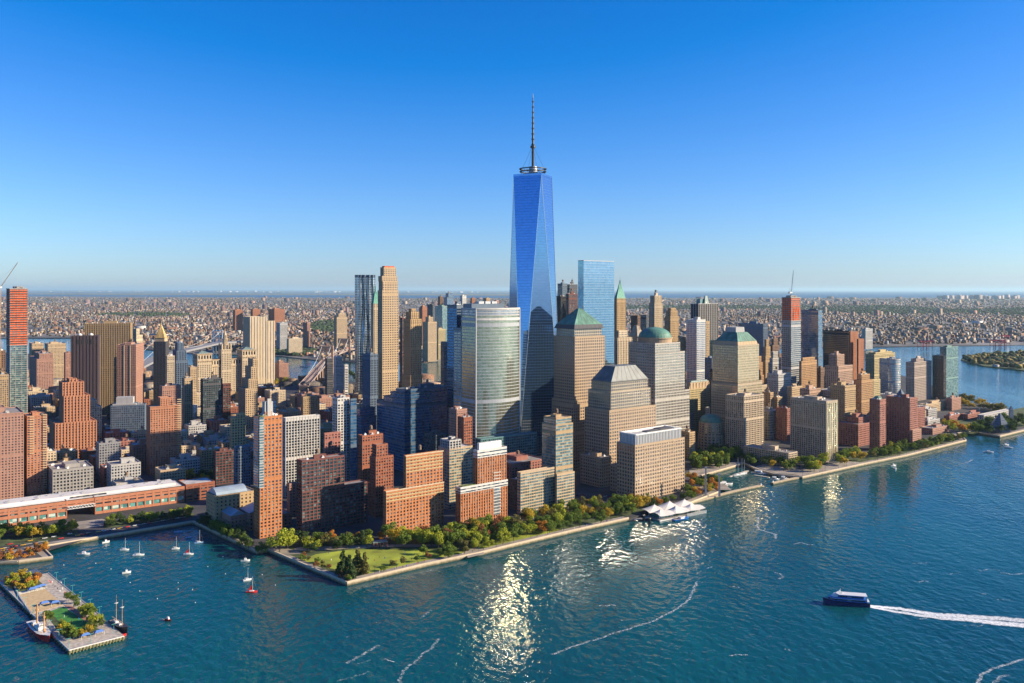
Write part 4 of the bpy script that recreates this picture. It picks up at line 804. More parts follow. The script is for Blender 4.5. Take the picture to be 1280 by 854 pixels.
# -- long brick school with white roof
def school():
    A0 = P(-40, 666, 3); A1 = P(231, 628, 3); th = math.atan2(A1[1]-A0[1], A1[0]-A0[0]); L = math.hypot(A1[0]-A0[0], A1[1]-A0[1])
    root = empty('school', (*A0, 3), th, 'long low red brick school with white roof and a white truss gateway through it', 'building')
    H = 17.5; b = 42.0
    def loc(px, z=3): return None
    c, s = cos(th), sin(th)
    def lx(px):
        k = (px-CX)/F; return (k*A0[1]-A0[0])/(c-k*s)
    g0, g1 = lx(84), lx(119)
    for x0, x1, st in ((0, g0, 'school'), (g1, L, 'school')):
        wm, gm_, rm = MB(), MB(), MB(); block(rect(x0, x1, 0, b), 0, 9.5, 'school_low', wm, gm_, rm, parapet=0); wm.build('wall', 'brickwarm', root); gm_.build('windows', 'pane_green', root, kind='stuff')
        wm, gm_, rm = MB(), MB(), MB(); block(rect(x0, x1, 0, b), 9.5, H, 'school', wm, gm_, rm); wm.build('wall', 'brickwarm', root); gm_.build('windows', 'win_lit', root, kind='stuff')
    wm, gm_, rm = MB(), MB(), MB(); block(rect(g0+.05, g1-.05, .4, b), 12.5, H-.1, 'school', wm, gm_, rm); wm.build('bridge_wall', 'brickwarm', root); gm_.build('bridge_windows', 'win_lit', root, kind='stuff')
    m = MB(); m.box(0, L, 6, b, H+.5, H+.9); m.build('roof', 'roof_white', root)
    m = MB(); m.box(.04*L, .97*L, 12, b-6, H+.9, H+3.6); m.build('upper_roof', 'roof_white', root)
    m = MB()
    r = random.Random(4)
    for k in range(26): x = r.uniform(0, L); y = r.uniform(13, b-9); q = r.uniform(.6, 2); m.box(x, x+q*2, y, y+q, H+3.6, H+3.6+r.uniform(.6, 2))
    m.build('roof_vents', 'metal', root, kind='stuff')
    m = MB(); m.box(.45*L, .62*L, 11, 12.1, H+1, H+2.4); m.build('clerestory', 'win', root)
    m = MB(); n = 9
    for y in (-1.2,):
        m.bar((g0, y, 9.6), (g1, y, 9.6), .35); m.bar((g0, y, 12.4), (g1, y, 12.4), .35)
        for k in range(n): x0 = g0+(g1-g0)*k/n; x1 = g0+(g1-g0)*(k+.5)/n; x2 = g0+(g1-g0)*(k+1)/n; m.bar((x0, y, 9.6), (x1, y, 12.4), .22); m.bar((x1, y, 12.4), (x2, y, 9.6), .22)
    m.build('truss', 'white_paint', root)
    FOOT.append((local_fp(A0, th, rect(0, L, 0, b)), 'school', H))
    # dim end block
    r2 = empty('building', (*P(232, 628, 3), 3), th, 'brick end block of the long school in deep shade, flat blue grey roof', 'building')
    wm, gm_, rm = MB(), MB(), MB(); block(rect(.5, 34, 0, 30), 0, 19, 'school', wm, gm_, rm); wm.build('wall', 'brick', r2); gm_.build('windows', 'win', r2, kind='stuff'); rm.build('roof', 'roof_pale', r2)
    FOOT.append((local_fp(P(232, 628, 3), th, rect(0, 34, 0, 30)), 'school end', 19))
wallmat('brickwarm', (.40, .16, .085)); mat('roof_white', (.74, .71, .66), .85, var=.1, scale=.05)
S('school', 'brickwarm', 'win_lit', 4.0, 9, .22, .55, .4, .03, 0, 'roof_white'); S('school_low', 'brickwarm', 'pane_green', 9.5, 9, .14, .22, .8, .1, 0)
school()
# -- high school by the basin
def highschool():
    th = R(39.4); C0 = P(269.5, 660, 3); root = empty('high_school', (*C0, 3), th, 'tan brick school block with light blue curved roof at the basin corner', 'building')
    a, b = 44, 26; z = Z(622, C0[1])-3
    wm, gm_, rm = MB(), MB(), MB(); block(rect(0, a, 0, b), 0, z, 'hs', wm, gm_, rm); wm.build('wall', 'tan', root); gm_.build('windows', 'win', root, kind='stuff'); rm.build('roof', 'roof', root)
    m = MB(); n = 10; 
    for k in range(n): 
        t0, t1 = k/n, (k+1)/n; y0, y1 = 2+(b-4)*t0, 2+(b-4)*t1; h0, h1 = 6*sin(pi*t0)**.7, 6*sin(pi*t1)**.7
        m.quad((2, y0, z+1+h0), (a*.8, y0, z+1+h0), (a*.8, y1, z+1+h1), (2, y1, z+1+h1))
    pts = [(2+(b-4)*k/n, z+1+6*sin(pi*k/n)**.7) for k in range(n+1)]
    m.poly([(2, y, h) for y, h in pts][::-1]); m.poly([(a*.8, y, h) for y, h in pts]); m.build('curved_roof', 'roof_blue', root)
    wings = [(6, 22, -26, -.4, 15), (22.3, 52, -34, -8.4, 17), (52.3, 66, -40, -14, 12)]
    for i, (x0, x1, y0, y1, h) in enumerate(wings):
        wm, gm_, rm = MB(), MB(), MB(); block(rect(x0, x1, y0, y1), 0, h, 'hs', wm, gm_, rm); wm.build('wing_wall', 'rose', root); gm_.build('wing_windows', 'win', root, kind='stuff')
        m = MB(); zz = h+1
        if i < 2:
            xm = (x0+x1)/2; m.prism([(x0, zz), (x1, zz), (xm, zz+4.5)], 0, 1); v = [(p[0], y0 if p[2] == 0 else y1, p[1]) for p in m.v]; m.v = v
            m.build('gable_roof', 'roof_blue', root)
        else: rm.build('roof', 'roof', root)
    FOOT.append((local_fp(C0, th, rect(0, 66, -40, b)), 'hs', z))
mat('roof_blue', (.33, .42, .50), .5, .2, var=.08, scale=.1); S('hs', 'tan', 'win', 4, 4.5, .6, .5, .3, .06)
highschool()

# -- bridges
def bridge_tower(m, x, y, z0, z1, w, d, th, arches=2):
    c, s = cos(th), sin(th)
    def bx(x0, x1, y0, y1, a, b):
        i = len(m.v); m.box(x0, x1, y0, y1, a, b)
        m.v[i:] = [(x+c*p[0]-s*p[1], y+s*p[0]+c*p[1], p[2]) for p in m.v[i:]]
    n = arches+1
    for k in range(n): q = -w/2 + w*k/arches; bx(q-w*.075, q+w*.075, -d/2, d/2, z0, z1-9)
    bx(-w/2-w*.09, w/2+w*.09, -d/2-.6, d/2+.6, z1-4, z1); bx(-w/2-w*.075, w/2+w*.075, -d/2, d/2, z1-13, z1-4)
    for k in range(arches):      # pointed arches
        q0 = -w/2+w*k/arches+w*.075; q1 = -w/2+w*(k+1)/arches-w*.075; md = (q0+q1)/2
        for t in (0, 1, 2): f = t/3; bx(q0, q0+(md-q0)*(.35+.3*t), -d/2+.3, d/2-.3, z1-19+t*2, z1-17+t*2); bx(q1-(md-q0)*(.35+.3*t), q1, -d/2+.3, d/2-.3, z1-19+t*2, z1-17+t*2)
def stone_bridge():
    root = empty('stone_bridge', (0, 0, 0), 0, 'brown stone suspension bridge with two arched towers crossing the river', 'bridge')
    A0 = (AX(380, 2150), 2150, 14); T1 = (AX(408, 2620), 2620); T2 = (AX(430.5, 3020), 3020); E = (AX(462, 3700), 3700, 12)
    th = math.atan2(T2[1]-T1[1], T2[0]-T1[0])
    for (x, y) in (T1, T2):
        m = MB(); bridge_tower(m, x, y, -1, 82, 36, 12, th+pi/2); m.build('stone_tower', 'bridge_stone', root)
    pts = [A0, (*T1, 38), ((T1[0]+T2[0])/2, (T1[1]+T2[1])/2, 41), (*T2, 38), E]
    m = MB(); hw = 13; nx, ny = -sin(th), cos(th)
    for p, q in zip(pts, pts[1:]):
        for (w0, w1, dz, t) in ((-hw, hw, 0, 1.6), (-hw, -hw+.8, 1.6, 2.6), (hw-.8, hw, 1.6, 2.6), (-2, 2, 1.7, 1.8)):
            i = len(m.v)
            for r, zz in ((p, 0), (q, 0)):
                for ww in (w0, w1):
                    for tt in (0, t): m.v.append((r[0]+nx*ww, r[1]+ny*ww, r[2]+dz+tt))
            m.f += [(i, i+2, i+3, i+1), (i+4, i+5, i+7, i+6), (i, i+1, i+5, i+4), (i+2, i+6, i+7, i+3), (i+1, i+3, i+7, i+5), (i, i+4, i+6, i+2)]
    m.build('deck', 'bridge_deck', root)
    m = MB(); 
    def cab(p, q, sag, n=12):
        for w_ in (-hw, hw):
            L = None
            for k in range(n+1):
                t = k/n; c = (p[0]*(1-t)+q[0]*t+nx*w_, p[1]*(1-t)+q[1]*t+ny*w_, p[2]*(1-t)+q[2]*t-sag*4*t*(1-t))
                if L: m.bar(L, c, .55)
                if 0 < k < n: m.bar(c, (c[0], c[1], 41), .12)
                L = c
    cab((*T1, 81), (*T2, 81), 38); cab((A0[0]+(T1[0]-A0[0])*.35, A0[1]+(T1[1]-A0[1])*.35, 28), (*T1, 81), 10); cab((*T2, 81), (E[0]*.6+T2[0]*.4, E[1]*.6+T2[1]*.4, 26), 10)
    m.build('cables', 'cable', root)
    m = MB()
    for k in range(7): t = k/8; x = A0[0]+(T1[0]-A0[0])*t; y = A0[1]+(T1[1]-A0[1])*t; m.box(x-11, x+11, y-4, y+4, 1, 14+24*t)
    m.build('approach_piers', 'bridge_stone', root, kind='stuff')
stone_bridge()
def blue_bridge():
    root = empty('steel_bridge', (0, 0, 0), 0, 'pale blue steel suspension bridge farther upriver behind the golden roofed tower', 'bridge')
    T1 = (AX(201, 2700), 2700); T2 = (AX(272, 3350), 3350); E = (AX(330, 3900), 3900); A0 = (AX(140, 2200), 2200)
    th = math.atan2(T2[1]-T1[1], T2[0]-T1[0]); nx, ny = -sin(th), cos(th)
    for (x, y) in (T1, T2):
        m = MB()
        for w_ in (-17, -6, 6, 17): m.box(x+nx*w_-2, x+nx*w_+2, y+ny*w_-2.5, y+ny*w_+2.5, -1, 96)
        for z in (48, 70, 92): m.bar((x-nx*18, y-ny*18, z), (x+nx*18, y+ny*18, z), 2.4)
        m.build('steel_tower', 'bridge_blue', root)
    pts = [(*A0, 20), (*T1, 42), (*T2, 42), (*E, 22)]; m = MB(); hw = 18
    for p, q in zip(pts, pts[1:]):
        i = len(m.v)
        for r in (p, q):
            for ww in (-hw, hw):
                for tt in (0, 6): m.v.append((r[0]+nx*ww, r[1]+ny*ww, r[2]+tt))
        m.f += [(i, i+1, i+5, i+4), (i+2, i+6, i+7, i+3), (i+1, i+3, i+7, i+5), (i, i+4, i+6, i+2)]
    m.build('deck', 'grey', root); m = MB()
    def cab(p, q, sag, n=12):
        for w_ in (-15, 15):
            L = None
            for k in range(n+1):
                t = k/n; c = (p[0]*(1-t)+q[0]*t+nx*w_, p[1]*(1-t)+q[1]*t+ny*w_, p[2]*(1-t)+q[2]*t-sag*4*t*(1-t))
                if L: m.bar(L, c, .5)
                L = c
    cab((*T1, 95), (*T2, 95), 42); cab((*A0, 22), (*T1, 95), 6); cab((*T2, 95), (*E, 24), 6); m.build('cables', 'cable', root)
blue_bridge()
# ---------------------------------------------------------------- water, land, quays
def water_mat():
    m, n, l, b = nodes('water')
    b.inputs['Roughness'].default_value = .05; b.inputs['IOR'].default_value = 1.33; b.inputs['Specular IOR Level'].default_value = .3
    tc = n.new('ShaderNodeTexCoord')
    def noise(sc_, det, rot=0, sx=1, sy=1, ro=.55):
        mp = n.new('ShaderNodeMapping'); mp.inputs['Scale'].default_value = (sx, sy, 1); mp.inputs['Rotation'].default_value = (0, 0, rot); l.new(tc.outputs['Object'], mp.inputs['Vector'])
        ns = n.new('ShaderNodeTexNoise'); ns.inputs['Scale'].default_value = sc_; ns.inputs['Detail'].default_value = det; ns.inputs['Roughness'].default_value = ro; l.new(mp.outputs[0], ns.inputs['Vector']); return ns
    big = noise(.0045, 4, .3, 1, .45); cr = n.new('ShaderNodeValToRGB')
    cr.color_ramp.elements[0].position = .35; cr.color_ramp.elements[0].color = (.002, .056, .076, 1); cr.color_ramp.elements[1].position = .68; cr.color_ramp.elements[1].color = (.004, .084, .090, 1)
    l.new(big.outputs['Fac'], cr.inputs[0]); l.new(cr.outputs[0], b.inputs['Base Color'])
    w1 = noise(.15, 2.8, .5, 1.0, .7, .5); w2 = noise(.03, 2, .25, 1, .45, .4); w3 = noise(.7, 3, .7, 1, .8, .6)
    a1 = n.new('ShaderNodeMath'); a1.operation = 'MULTIPLY_ADD'; l.new(w2.outputs['Fac'], a1.inputs[0]); a1.inputs[1].default_value = 1.1; l.new(w1.outputs['Fac'], a1.inputs[2])
    a2 = n.new('ShaderNodeMath'); a2.operation = 'MULTIPLY_ADD'; l.new(w3.outputs['Fac'], a2.inputs[0]); a2.inputs[1].default_value = .06; l.new(a1.outputs[0], a2.inputs[2])
    wl = noise(.0035, 3, .35, 1, .3, .5); wm_ = n.new('ShaderNodeMapRange'); wm_.inputs['From Min'].default_value = .35; wm_.inputs['From Max'].default_value = .68; wm_.inputs['To Min'].default_value = .55; wm_.inputs['To Max'].default_value = 1.35; l.new(wl.outputs['Fac'], wm_.inputs['Value'])
    a3 = n.new('ShaderNodeMath'); a3.operation = 'MULTIPLY'; l.new(a2.outputs[0], a3.inputs[0]); l.new(wm_.outputs[0], a3.inputs[1]); a2 = a3
    bp = n.new('ShaderNodeBump'); bp.inputs['Strength'].default_value = 1.0; bp.inputs['Distance'].default_value = 1.15; l.new(a2.outputs[0], bp.inputs['Height']); l.new(bp.outputs[0], b.inputs['Normal'])
water_mat()
m = MB(); W_ = 200000; m.quad((-W_, -3000, 0), (W_, -3000, 0), (W_, 300000, 0), (-W_, 300000, 0)); m.build('water', 'water', kind='structure')
mat('ocean', (.022, .105, .235), .5, var=.12, scale=.0004, spec=.1)
m = MB(); m.quad((-W_, 23500, .25), (W_, 23500, .25), (W_, 300000, .25), (-W_, 300000, .25)); m.build('ocean', 'ocean', kind='structure')
def land(name, pts, z0, z1, m, edge=None, kind='structure'):
    mb = MB(); mb.poly([(x, y, z1) for x, y in pts]); 
    me = mb.build(name, m, kind=kind)
    if edge:
        e = MB(); n = len(pts)
        for k in range(n): a, b = pts[k], pts[(k+1) % n]; e.quad((*a, z0), (*b, z0), (*b, z1), (*a, z1)); e.quad((*b, z0), (*a, z0), (*a, z1), (*b, z1))
    return me
def signed(pts): return sum(pts[i-1][0]*pts[i][1]-pts[i][0]*pts[i-1][1] for i in range(len(pts)))
def slab(name, pts, z0, z1, m, kind='structure', parent=None):
    if signed(pts) < 0: pts = pts[::-1]
    mb = MB(); mb.prism(pts, z0, z1); return mb.build(name, m, parent, kind=kind)
def wt(px, py): return P(px, py, .0)      # waterline point
SHORE = [(-700, 735), (-120, 713), (-20, 708), (24, 706.5), (66, 701), (53, 688), (116, 677), (200, 663), (242, 656), (322, 694), (335, 691), (434, 733), (529, 710), (600, 695), (640, 685), (715, 667), (786, 651),
         (862, 632), (900, 617), (877, 597), (915, 586), (930, 581), (943, 588), (967, 595), (1003, 599), (1080, 582), (1134, 571), (1208, 552), (1197, 543), (1215, 541), (1250, 547), (1282, 539), (1400, 515), (1330, 513),
         (1278, 519), (1240, 510), (1212, 503), (1180, 488), (1128, 470), (1080, 463), (900, 463), (700, 470), (560, 478), (400, 479), (345, 478), (240, 458), (100, 446), (-60, 440), (-600, 436)]
shore = [wt(*p) for p in SHORE]
slab('ground', shore, -4, 2.8, 'asphalt')
# esplanade walks with a coping along the water
def strip(name, pts, w0, w1, z0, z1, m, kind='structure', label=None, cat=None):
    """band along a polyline, w0..w1 metres to the left of its direction"""
    mb = MB(); n = len(pts); nr = []
    for i in range(n):
        a = pts[max(i-1, 0)]; c = pts[min(i+1, n-1)]; L = math.hypot(c[0]-a[0], c[1]-a[1]); nr.append((-(c[1]-a[1])/L, (c[0]-a[0])/L))
    for i in range(n-1):
        p, q = pts[i], pts[i+1]; A_ = [(p[0]+nr[i][0]*w0, p[1]+nr[i][1]*w0), (q[0]+nr[i+1][0]*w0, q[1]+nr[i+1][1]*w0), (q[0]+nr[i+1][0]*w1, q[1]+nr[i+1][1]*w1), (p[0]+nr[i][0]*w1, p[1]+nr[i][1]*w1)]
        if signed(A_) < 0: A_ = A_[::-1]
        mb.prism(A_, z0, z1)
    o = mb.build(name, m, kind=kind)
    if label: tag(o, label, cat)
    return o
idx = lambda a, b: [wt(*p) for p in SHORE[a:b+1]]
E1 = idx(11, 16); E2 = idx(17, 18); E3 = idx(24, 27); N1 = idx(8, 11); Q1 = idx(5, 8); CV = idx(18, 24); B1 = idx(27, 32); PK = idx(2, 5)
for i, e in enumerate((E1, E2, E3, N1, Q1, B1, CV, PK)):
    if i in (0, 1, 2, 5, 7): strip('esplanade', e, .6, 9, 2.7, 2.95, 'pavement')
    else: strip('esplanade', e, .6, 6, 2.7, 2.95, 'pavement')
    strip('sea_wall', e, -.5, .7, -4, 3.9, 'stone', kind=None, label=['long pale stone sea wall below the park and the big lawn', 'pale stone breakwater wall right of the ferry terminal', 'long pale stone sea wall in front of the red brick riverside towers', 'shaded sea wall from the basin corner to the point of the lawn', 'sea wall of the quay in front of the long brick school', 'sea wall at the far right point below the dark trees', 'curved stone wall round the little yacht harbour', 'sea wall round the small planted landing beside the pier'][i], cat='sea wall')
# breakwater arms of the yacht harbour
for pp, lab in (([(862, 631), (915, 616.5), (951.5, 608.5)], 'low stone breakwater arm with a lamp at its tip, near side of the yacht harbour'), ([(1003, 597.5), (985, 601), (965, 605.5)], 'low stone breakwater arm on the far side of the yacht harbour')):
    q = [wt(*p) for p in pp]; strip('breakwater', q, -2, 2.5, -4, 2.6, 'stone', None, lab, 'breakwater')
def zone(name, pp, z, m, kind='structure'):
    q = [P(*p) for p in pp]
    if signed(q) < 0: q = q[::-1]
    mb = MB(); mb.prism(q, 2.75, z); return mb.build(name, m, kind=kind)
zone('park_ground', [(345, 690), (434, 724), (529, 702), (640, 677), (786, 644), (830, 630), (800, 622), (640, 655), (560, 668), (470, 676), (370, 676)], 2.84, 'garden')
zone('lawn', [(374, 702), (395, 693), (440, 687), (520, 687), (560, 688), (584, 690), (545, 699), (500, 711), (470, 717), (440, 719), (420, 712)], 2.9, 'lawn')
zone('lawn', [(596, 689), (640, 679), (664, 672), (710, 664), (690, 660), (640, 668), (600, 680)], 2.894, 'lawn')
zone('lawn', [(380, 692), (372, 689), (360, 686), (340, 688), (352, 694)], 2.9, 'pavement')
zone('path', [(366, 688), (372, 684), (470, 681), (560, 680), (560, 683), (470, 684), (385, 689)], 2.897, 'pavement')
zone('path', [(581, 688), (600, 684), (606, 692), (585, 697)], 2.91, 'pavement')
zone('plaza', [(862, 612), (915, 612), (900, 600), (862, 606)], 2.88, 'pavement')
zone('plaza', [(862, 600), (878, 592), (915, 583), (930, 577), (900, 578), (862, 586)], 2.88, 'pavement')
zone('plaza', [(945, 583), (970, 591), (1005, 594), (1078, 578), (1060, 576), (1000, 586), (960, 578)], 2.88, 'pavement')
zone('garden_ground', [(1047, 585), (1134, 566), (1205, 549), (1190, 540), (1100, 560), (1047, 575)], 2.86, 'garden')
zone('garden_ground', [(1205, 543), (1282, 532), (1282, 508), (1180, 528)], 2.86, 'garden')
zone('street', [(-60, 700), (25, 700), (116, 672), (242, 650), (240, 637), (110, 656), (0, 676), (-60, 686)], 2.86, 'asphalt')
zone('path', [(-40, 704), (24, 700), (60, 684), (116, 673), (116, 670), (56, 679), (0, 692), (-40, 698)], 2.9, 'pavement')
zone('garden_ground', [(0, 684), (60, 676), (100, 668), (95, 662), (20, 668), (-30, 674)], 2.88, 'garden')
zone('garden_ground', [(130, 661), (242, 646), (242, 641), (130, 654)], 2.9, 'garden')
zone('forecourt', [(84, 654), (128, 649), (150, 655), (100, 662)], 2.9, 'pavement')
zone('street_marking', [(-30, 691.0), (60, 676.2), (60, 676.5), (-30, 691.4)], 2.92, 'paint_line')
zone('street_marking', [(130, 663.5), (236, 645.6), (236, 645.9), (130, 663.9)], 2.905, 'paint_line')

# ---- far shore, low land, ocean bar
BK = [(-2500, 408), (-900, 412), (-200, 418), (0, 424), (90, 424), (170, 437), (240, 443), (350, 446), (400, 452), (480, 456), (560, 450), (700, 440), (1080, 434), (1280, 431), (1500, 426), (2600, 408), (3400, 371.4), (1800, 371.6), (1280, 371.3), (1050, 372), (650, 372.5), (500, 373), (240, 371.8), (60, 371), (-2500, 370.5)]
mat('far_ground', (.16, .15, .14), .95, var=.5, scale=.003)
slab('far_shore', [wt(*p) for p in BK], -3, 2.4, 'far_ground')
mat('marsh', (.16, .15, .09), .95, var=.3, scale=.0006)
slab('far_marsh', [wt(*p) for p in [(-1500, 368.4), (60, 369), (150, 369.5), (420, 369.2), (655, 369.8), (655, 367.4), (-1500, 366.8)]], -3, 2.0, 'marsh')
slab('far_sandbar', [wt(*p) for p in [(-1500, 365.6), (60, 366.1), (420, 366.1), (700, 366.3), (1000, 366.4), (1010, 365.9), (650, 365.2), (-1500, 364.6)]], -3, 2.0, 'marsh')

# ---- the wide sea of houses beyond the river: one mesh with a tone per house
def houses(name, label, n, seed, pys, pxs, cols, hgt, wpx, kind='stuff', mask=None, depth=None):
    r = np.random.RandomState(seed); py = pys[0] + (pys[1]-pys[0])*r.rand(n)**1.0; px = pxs[0] + (pxs[1]-pxs[0])*r.rand(n)
    if mask is not None: k = mask(px, py, r); px, py = px[k], py[k]; n = len(px)
    Y = (CH-2.4)*F/(py-HZ); X = (px-CX)/F*Y; wd = np.maximum(9, Y/F*(wpx[0]+(wpx[1]-wpx[0])*r.rand(n)**2)); dp = wd*(.6+.8*r.rand(n))
    if depth: dp = np.maximum(dp, depth)
    h = hgt[0]+(hgt[1]-hgt[0])*r.rand(n)**2.2
    t = np.where(r.rand(n) < .7, .42+.06*r.randn(n), r.rand(n)*1.5); c, s = np.cos(t), np.sin(t)
    lx = np.stack([-wd/2, wd/2, wd/2, -wd/2], 1); ly = np.stack([-dp/2, -dp/2, dp/2, dp/2], 1)
    vx = X[:, None]+c[:, None]*lx-s[:, None]*ly; vy = Y[:, None]+s[:, None]*lx+c[:, None]*ly
    V = np.zeros((n, 8, 3)); V[:, :4, 0] = vx; V[:, 4:, 0] = vx; V[:, :4, 1] = vy; V[:, 4:, 1] = vy; V[:, :4, 2] = 2.0; V[:, 4:, 2] = 2.4+h[:, None]
    fb = np.array([[0,1,5,4],[1,2,6,5],[2,3,7,6],[3,0,4,7],[4,5,6,7]]); Fc = (np.arange(n)[:, None, None]*8+fb[None]).reshape(-1)
    me = bpy.data.meshes.new(name); me.vertices.add(n*8); me.vertices.foreach_set('co', V.reshape(-1)); me.loops.add(n*20); me.loops.foreach_set('vertex_index', Fc.astype(np.int32))
    me.polygons.add(n*5); me.polygons.foreach_set('loop_start', np.arange(0, n*20, 4, dtype=np.int32)); me.update(calc_edges=True)
    dn = np.sin(X*.0021+seed)*np.sin(Y*.0011+1.3)+.7*np.sin(X*.0047-Y*.0023)+.5*np.sin(X*.009+Y*.0012*seed); dl = np.clip(.82+.22*dn, .35, 1.2)[:, None]
    at = me.attributes.new('tone', 'FLOAT_COLOR', 'FACE'); ci = r.randint(0, len(cols), n); cl = np.array(cols)[ci]*(.62+.3*r.rand(n))[:, None]*dl
    rc = np.where(r.rand(n)[:, None] < .62, cl*.8, np.array([[.24, .21, .185]])*(.4+1.1*r.rand(n)**1.5)[:, None]*dl)
    FC = np.ones((n, 5, 4)); FC[:, :4, :3] = cl[:, None]; FC[:, 4, :3] = rc; at.data.foreach_set('color', FC.reshape(-1))
    me.materials.append(M('houses')); o = bpy.data.objects.new(name, me); col.objects.link(o); o['kind'] = kind
    if label: o['label'] = label
    return o
def houses_mat():
    m, n, l, b = nodes('houses'); b.inputs['Roughness'].default_value = .9
    at = n.new('ShaderNodeAttribute'); at.attribute_name = 'tone'
    tc = n.new('ShaderNodeTexCoord'); vm = n.new('ShaderNodeVectorMath'); vm.operation = 'MULTIPLY'; vm.inputs[1].default_value = (.28, .28, .3); l.new(tc.outputs['Object'], vm.inputs[0])
    br = n.new('ShaderNodeTexWhiteNoise'); fl = n.new('ShaderNodeVectorMath'); fl.operation = 'FLOOR'; l.new(vm.outputs[0], fl.inputs[0]); l.new(fl.outputs[0], br.inputs['Vector'])
    mr = n.new('ShaderNodeMapRange'); mr.inputs['To Min'].default_value = .55; mr.inputs['To Max'].default_value = 1.2; l.new(br.outputs['Value'], mr.inputs['Value'])
    mx = n.new('ShaderNodeVectorMath'); mx.operation = 'SCALE'; l.new(at.outputs['Color'], mx.inputs[0]); l.new(mr.outputs[0], mx.inputs['Scale']); l.new(mx.outputs[0], b.inputs['Base Color'])
houses_mat()
HC = [(.46,.31,.19), (.38,.21,.13), (.50,.39,.26), (.30,.15,.10), (.52,.45,.36), (.34,.29,.25), (.20,.17,.16), (.26,.17,.13), (.50,.34,.23), (.62,.59,.54)]
def bk_edge(px):
    xs = [-900, -200, 0, 90, 170, 240, 350, 400, 480, 560, 700, 1080, 1280, 1500]; ys = [412, 417, 423, 423, 435, 441, 444, 450, 454, 448, 438, 432, 429, 425]
    return np.interp(px, xs, ys)
def green(px, py):   # wooded parks seen from above
    A = np.abs
    g = ((A(py-388-.012*(px-1160)) < 4.2+1.5*np.sin(px*.03)) & (px > 1010)) | ((A(py-384) < 2.2) & (px > 770) & (px < 1010)) | (((px-410)/24)**2+((py-409)/8)**2 < 1) | (((px-560)/40)**2+((py-422)/4)**2 < 1) | (((px-180)/60)**2+((py-394)/2.5)**2 < 1) | (((px-365)/30)**2+((py-440)/5)**2 < 1)
    return g
def mk(px, py, r):
    return (py < bk_edge(px)-1.5) & ~green(px, py) & (r.rand(len(px)) < .55+.4*np.sin(px*.031+py*.2)*np.sin(px*.011-py*.37)+.3*np.sin(px*.007))
houses('far_houses', 'sea of low houses and flats beyond the river reaching to the ocean', 38000, 3, (372.3, 402), (-120, 1400), HC, (6, 18), (.9, 3.0), mask=mk)
houses('near_shore_houses', 'closer rows of houses and warehouses on the far river bank', 16000, 5, (396, 455), (-150, 1420), HC, (7, 19), (1.4, 5), mask=mk)
houses('far_tower_blocks', 'scattered far off apartment blocks standing above the houses', 420, 8, (373, 396), (-80, 1380), [(.45,.28,.20), (.5,.38,.28), (.40,.24,.2), (.3,.2,.2)], (35, 70), (3, 7), mask=mk)
houses('far_big_roofs', 'large flat roofs and schools among the far houses', 420, 19, (385, 440), (-100, 1400), HC, (10, 20), (5, 13), mask=mk)
houses('far_waterfront_sheds', 'long pale warehouses along the far waterfront', 90, 9, (420, 452), (-60, 1400), [(.65,.62,.55), (.6,.52,.4), (.5,.48,.46), (.3,.33,.38), (.4,.2,.15)], (8, 14), (10, 30), mask=mk)
houses('ocean_front_towers', 'white towers on the ocean sandbar near the horizon', 60, 12, (365.3, 366.0), (60, 620), [(.7,.68,.66)], (60, 130), (1.5, 5))
houses('ocean_front_estate', 'row of pale tower slabs near the ocean on the right', 34, 13, (372.6, 373.4), (1175, 1275), [(.6,.5,.46), (.66,.6,.55)], (80, 120), (4, 6))
# wooded belts far away
def blobs(name, label, n, seed, gen, size, m, kind='stuff'):
    r = np.random.RandomState(seed); pts = gen(r, n); n = len(pts)
    t = (1+5**.5)/2; iv = np.array([(-1,t,0),(1,t,0),(-1,-t,0),(1,-t,0),(0,-1,t),(0,1,t),(0,-1,-t),(0,1,-t),(t,0,-1),(t,0,1),(-t,0,-1),(-t,0,1)])/math.hypot(1, t)
    it = np.array([(0,11,5),(0,5,1),(0,1,7),(0,7,10),(0,10,11),(1,5,9),(5,11,4),(11,10,2),(10,7,6),(7,1,8),(3,9,4),(3,4,2),(3,2,6),(3,6,8),(3,8,9),(4,9,5),(2,4,11),(6,2,10),(8,6,7),(9,8,1)])
    sz = size[0]+(size[1]-size[0])*r.rand(n); dist = pts[:, 1]; sz = np.maximum(sz, dist/F*1.6)
    V = pts[:, None, :]+iv[None]*sz[:, None, None]*np.array([1, 1, .7])*(.75+.5*r.rand(n, 12, 1)); Fc = (np.arange(n)[:, None, None]*12+it[None]).reshape(-1)
    me = bpy.data.meshes.new(name); me.vertices.add(n*12); me.vertices.foreach_set('co', V.reshape(-1)); me.loops.add(n*60); me.loops.foreach_set('vertex_index', Fc.astype(np.int32)); me.polygons.add(n*20); me.polygons.foreach_set('loop_start', np.arange(0, n*60, 3, dtype=np.int32)); me.update(calc_edges=True)
    me.materials.append(M(m)); o = bpy.data.objects.new(name, me); col.objects.link(o); o['kind'] = kind; o['label'] = label; return o
mat('wood_green', (.045, .075, .025), .95, var=.45, scale=.02); mat('wood_autumn', (.20, .15, .035), .95, var=.5, scale=.03); mat('wood_brown', (.12, .09, .045), .95, var=.4, scale=.02)
def gen_belt(r, n):
    px = r.uniform(-100, 1380, n*30); py = r.uniform(374, 446, n*30); k = green(px, py) & (py < bk_edge(px)-.5); px, py = px[k][:n], py[k][:n]; Y = (CH-3)*F/(py-HZ); return np.stack([(px-CX)/F*Y, Y, np.full(len(px), 6.0)], 1)
def gen_sc(r, n):
    px = r.uniform(-100, 1380, n); py = 374+r.rand(n)**1.3*74; k = py < bk_edge(px)-1; px, py = px[k], py[k]; Y = (CH-3)*F/(py-HZ); return np.stack([(px-CX)/F*Y, Y, np.full(len(px), 5.0)], 1)
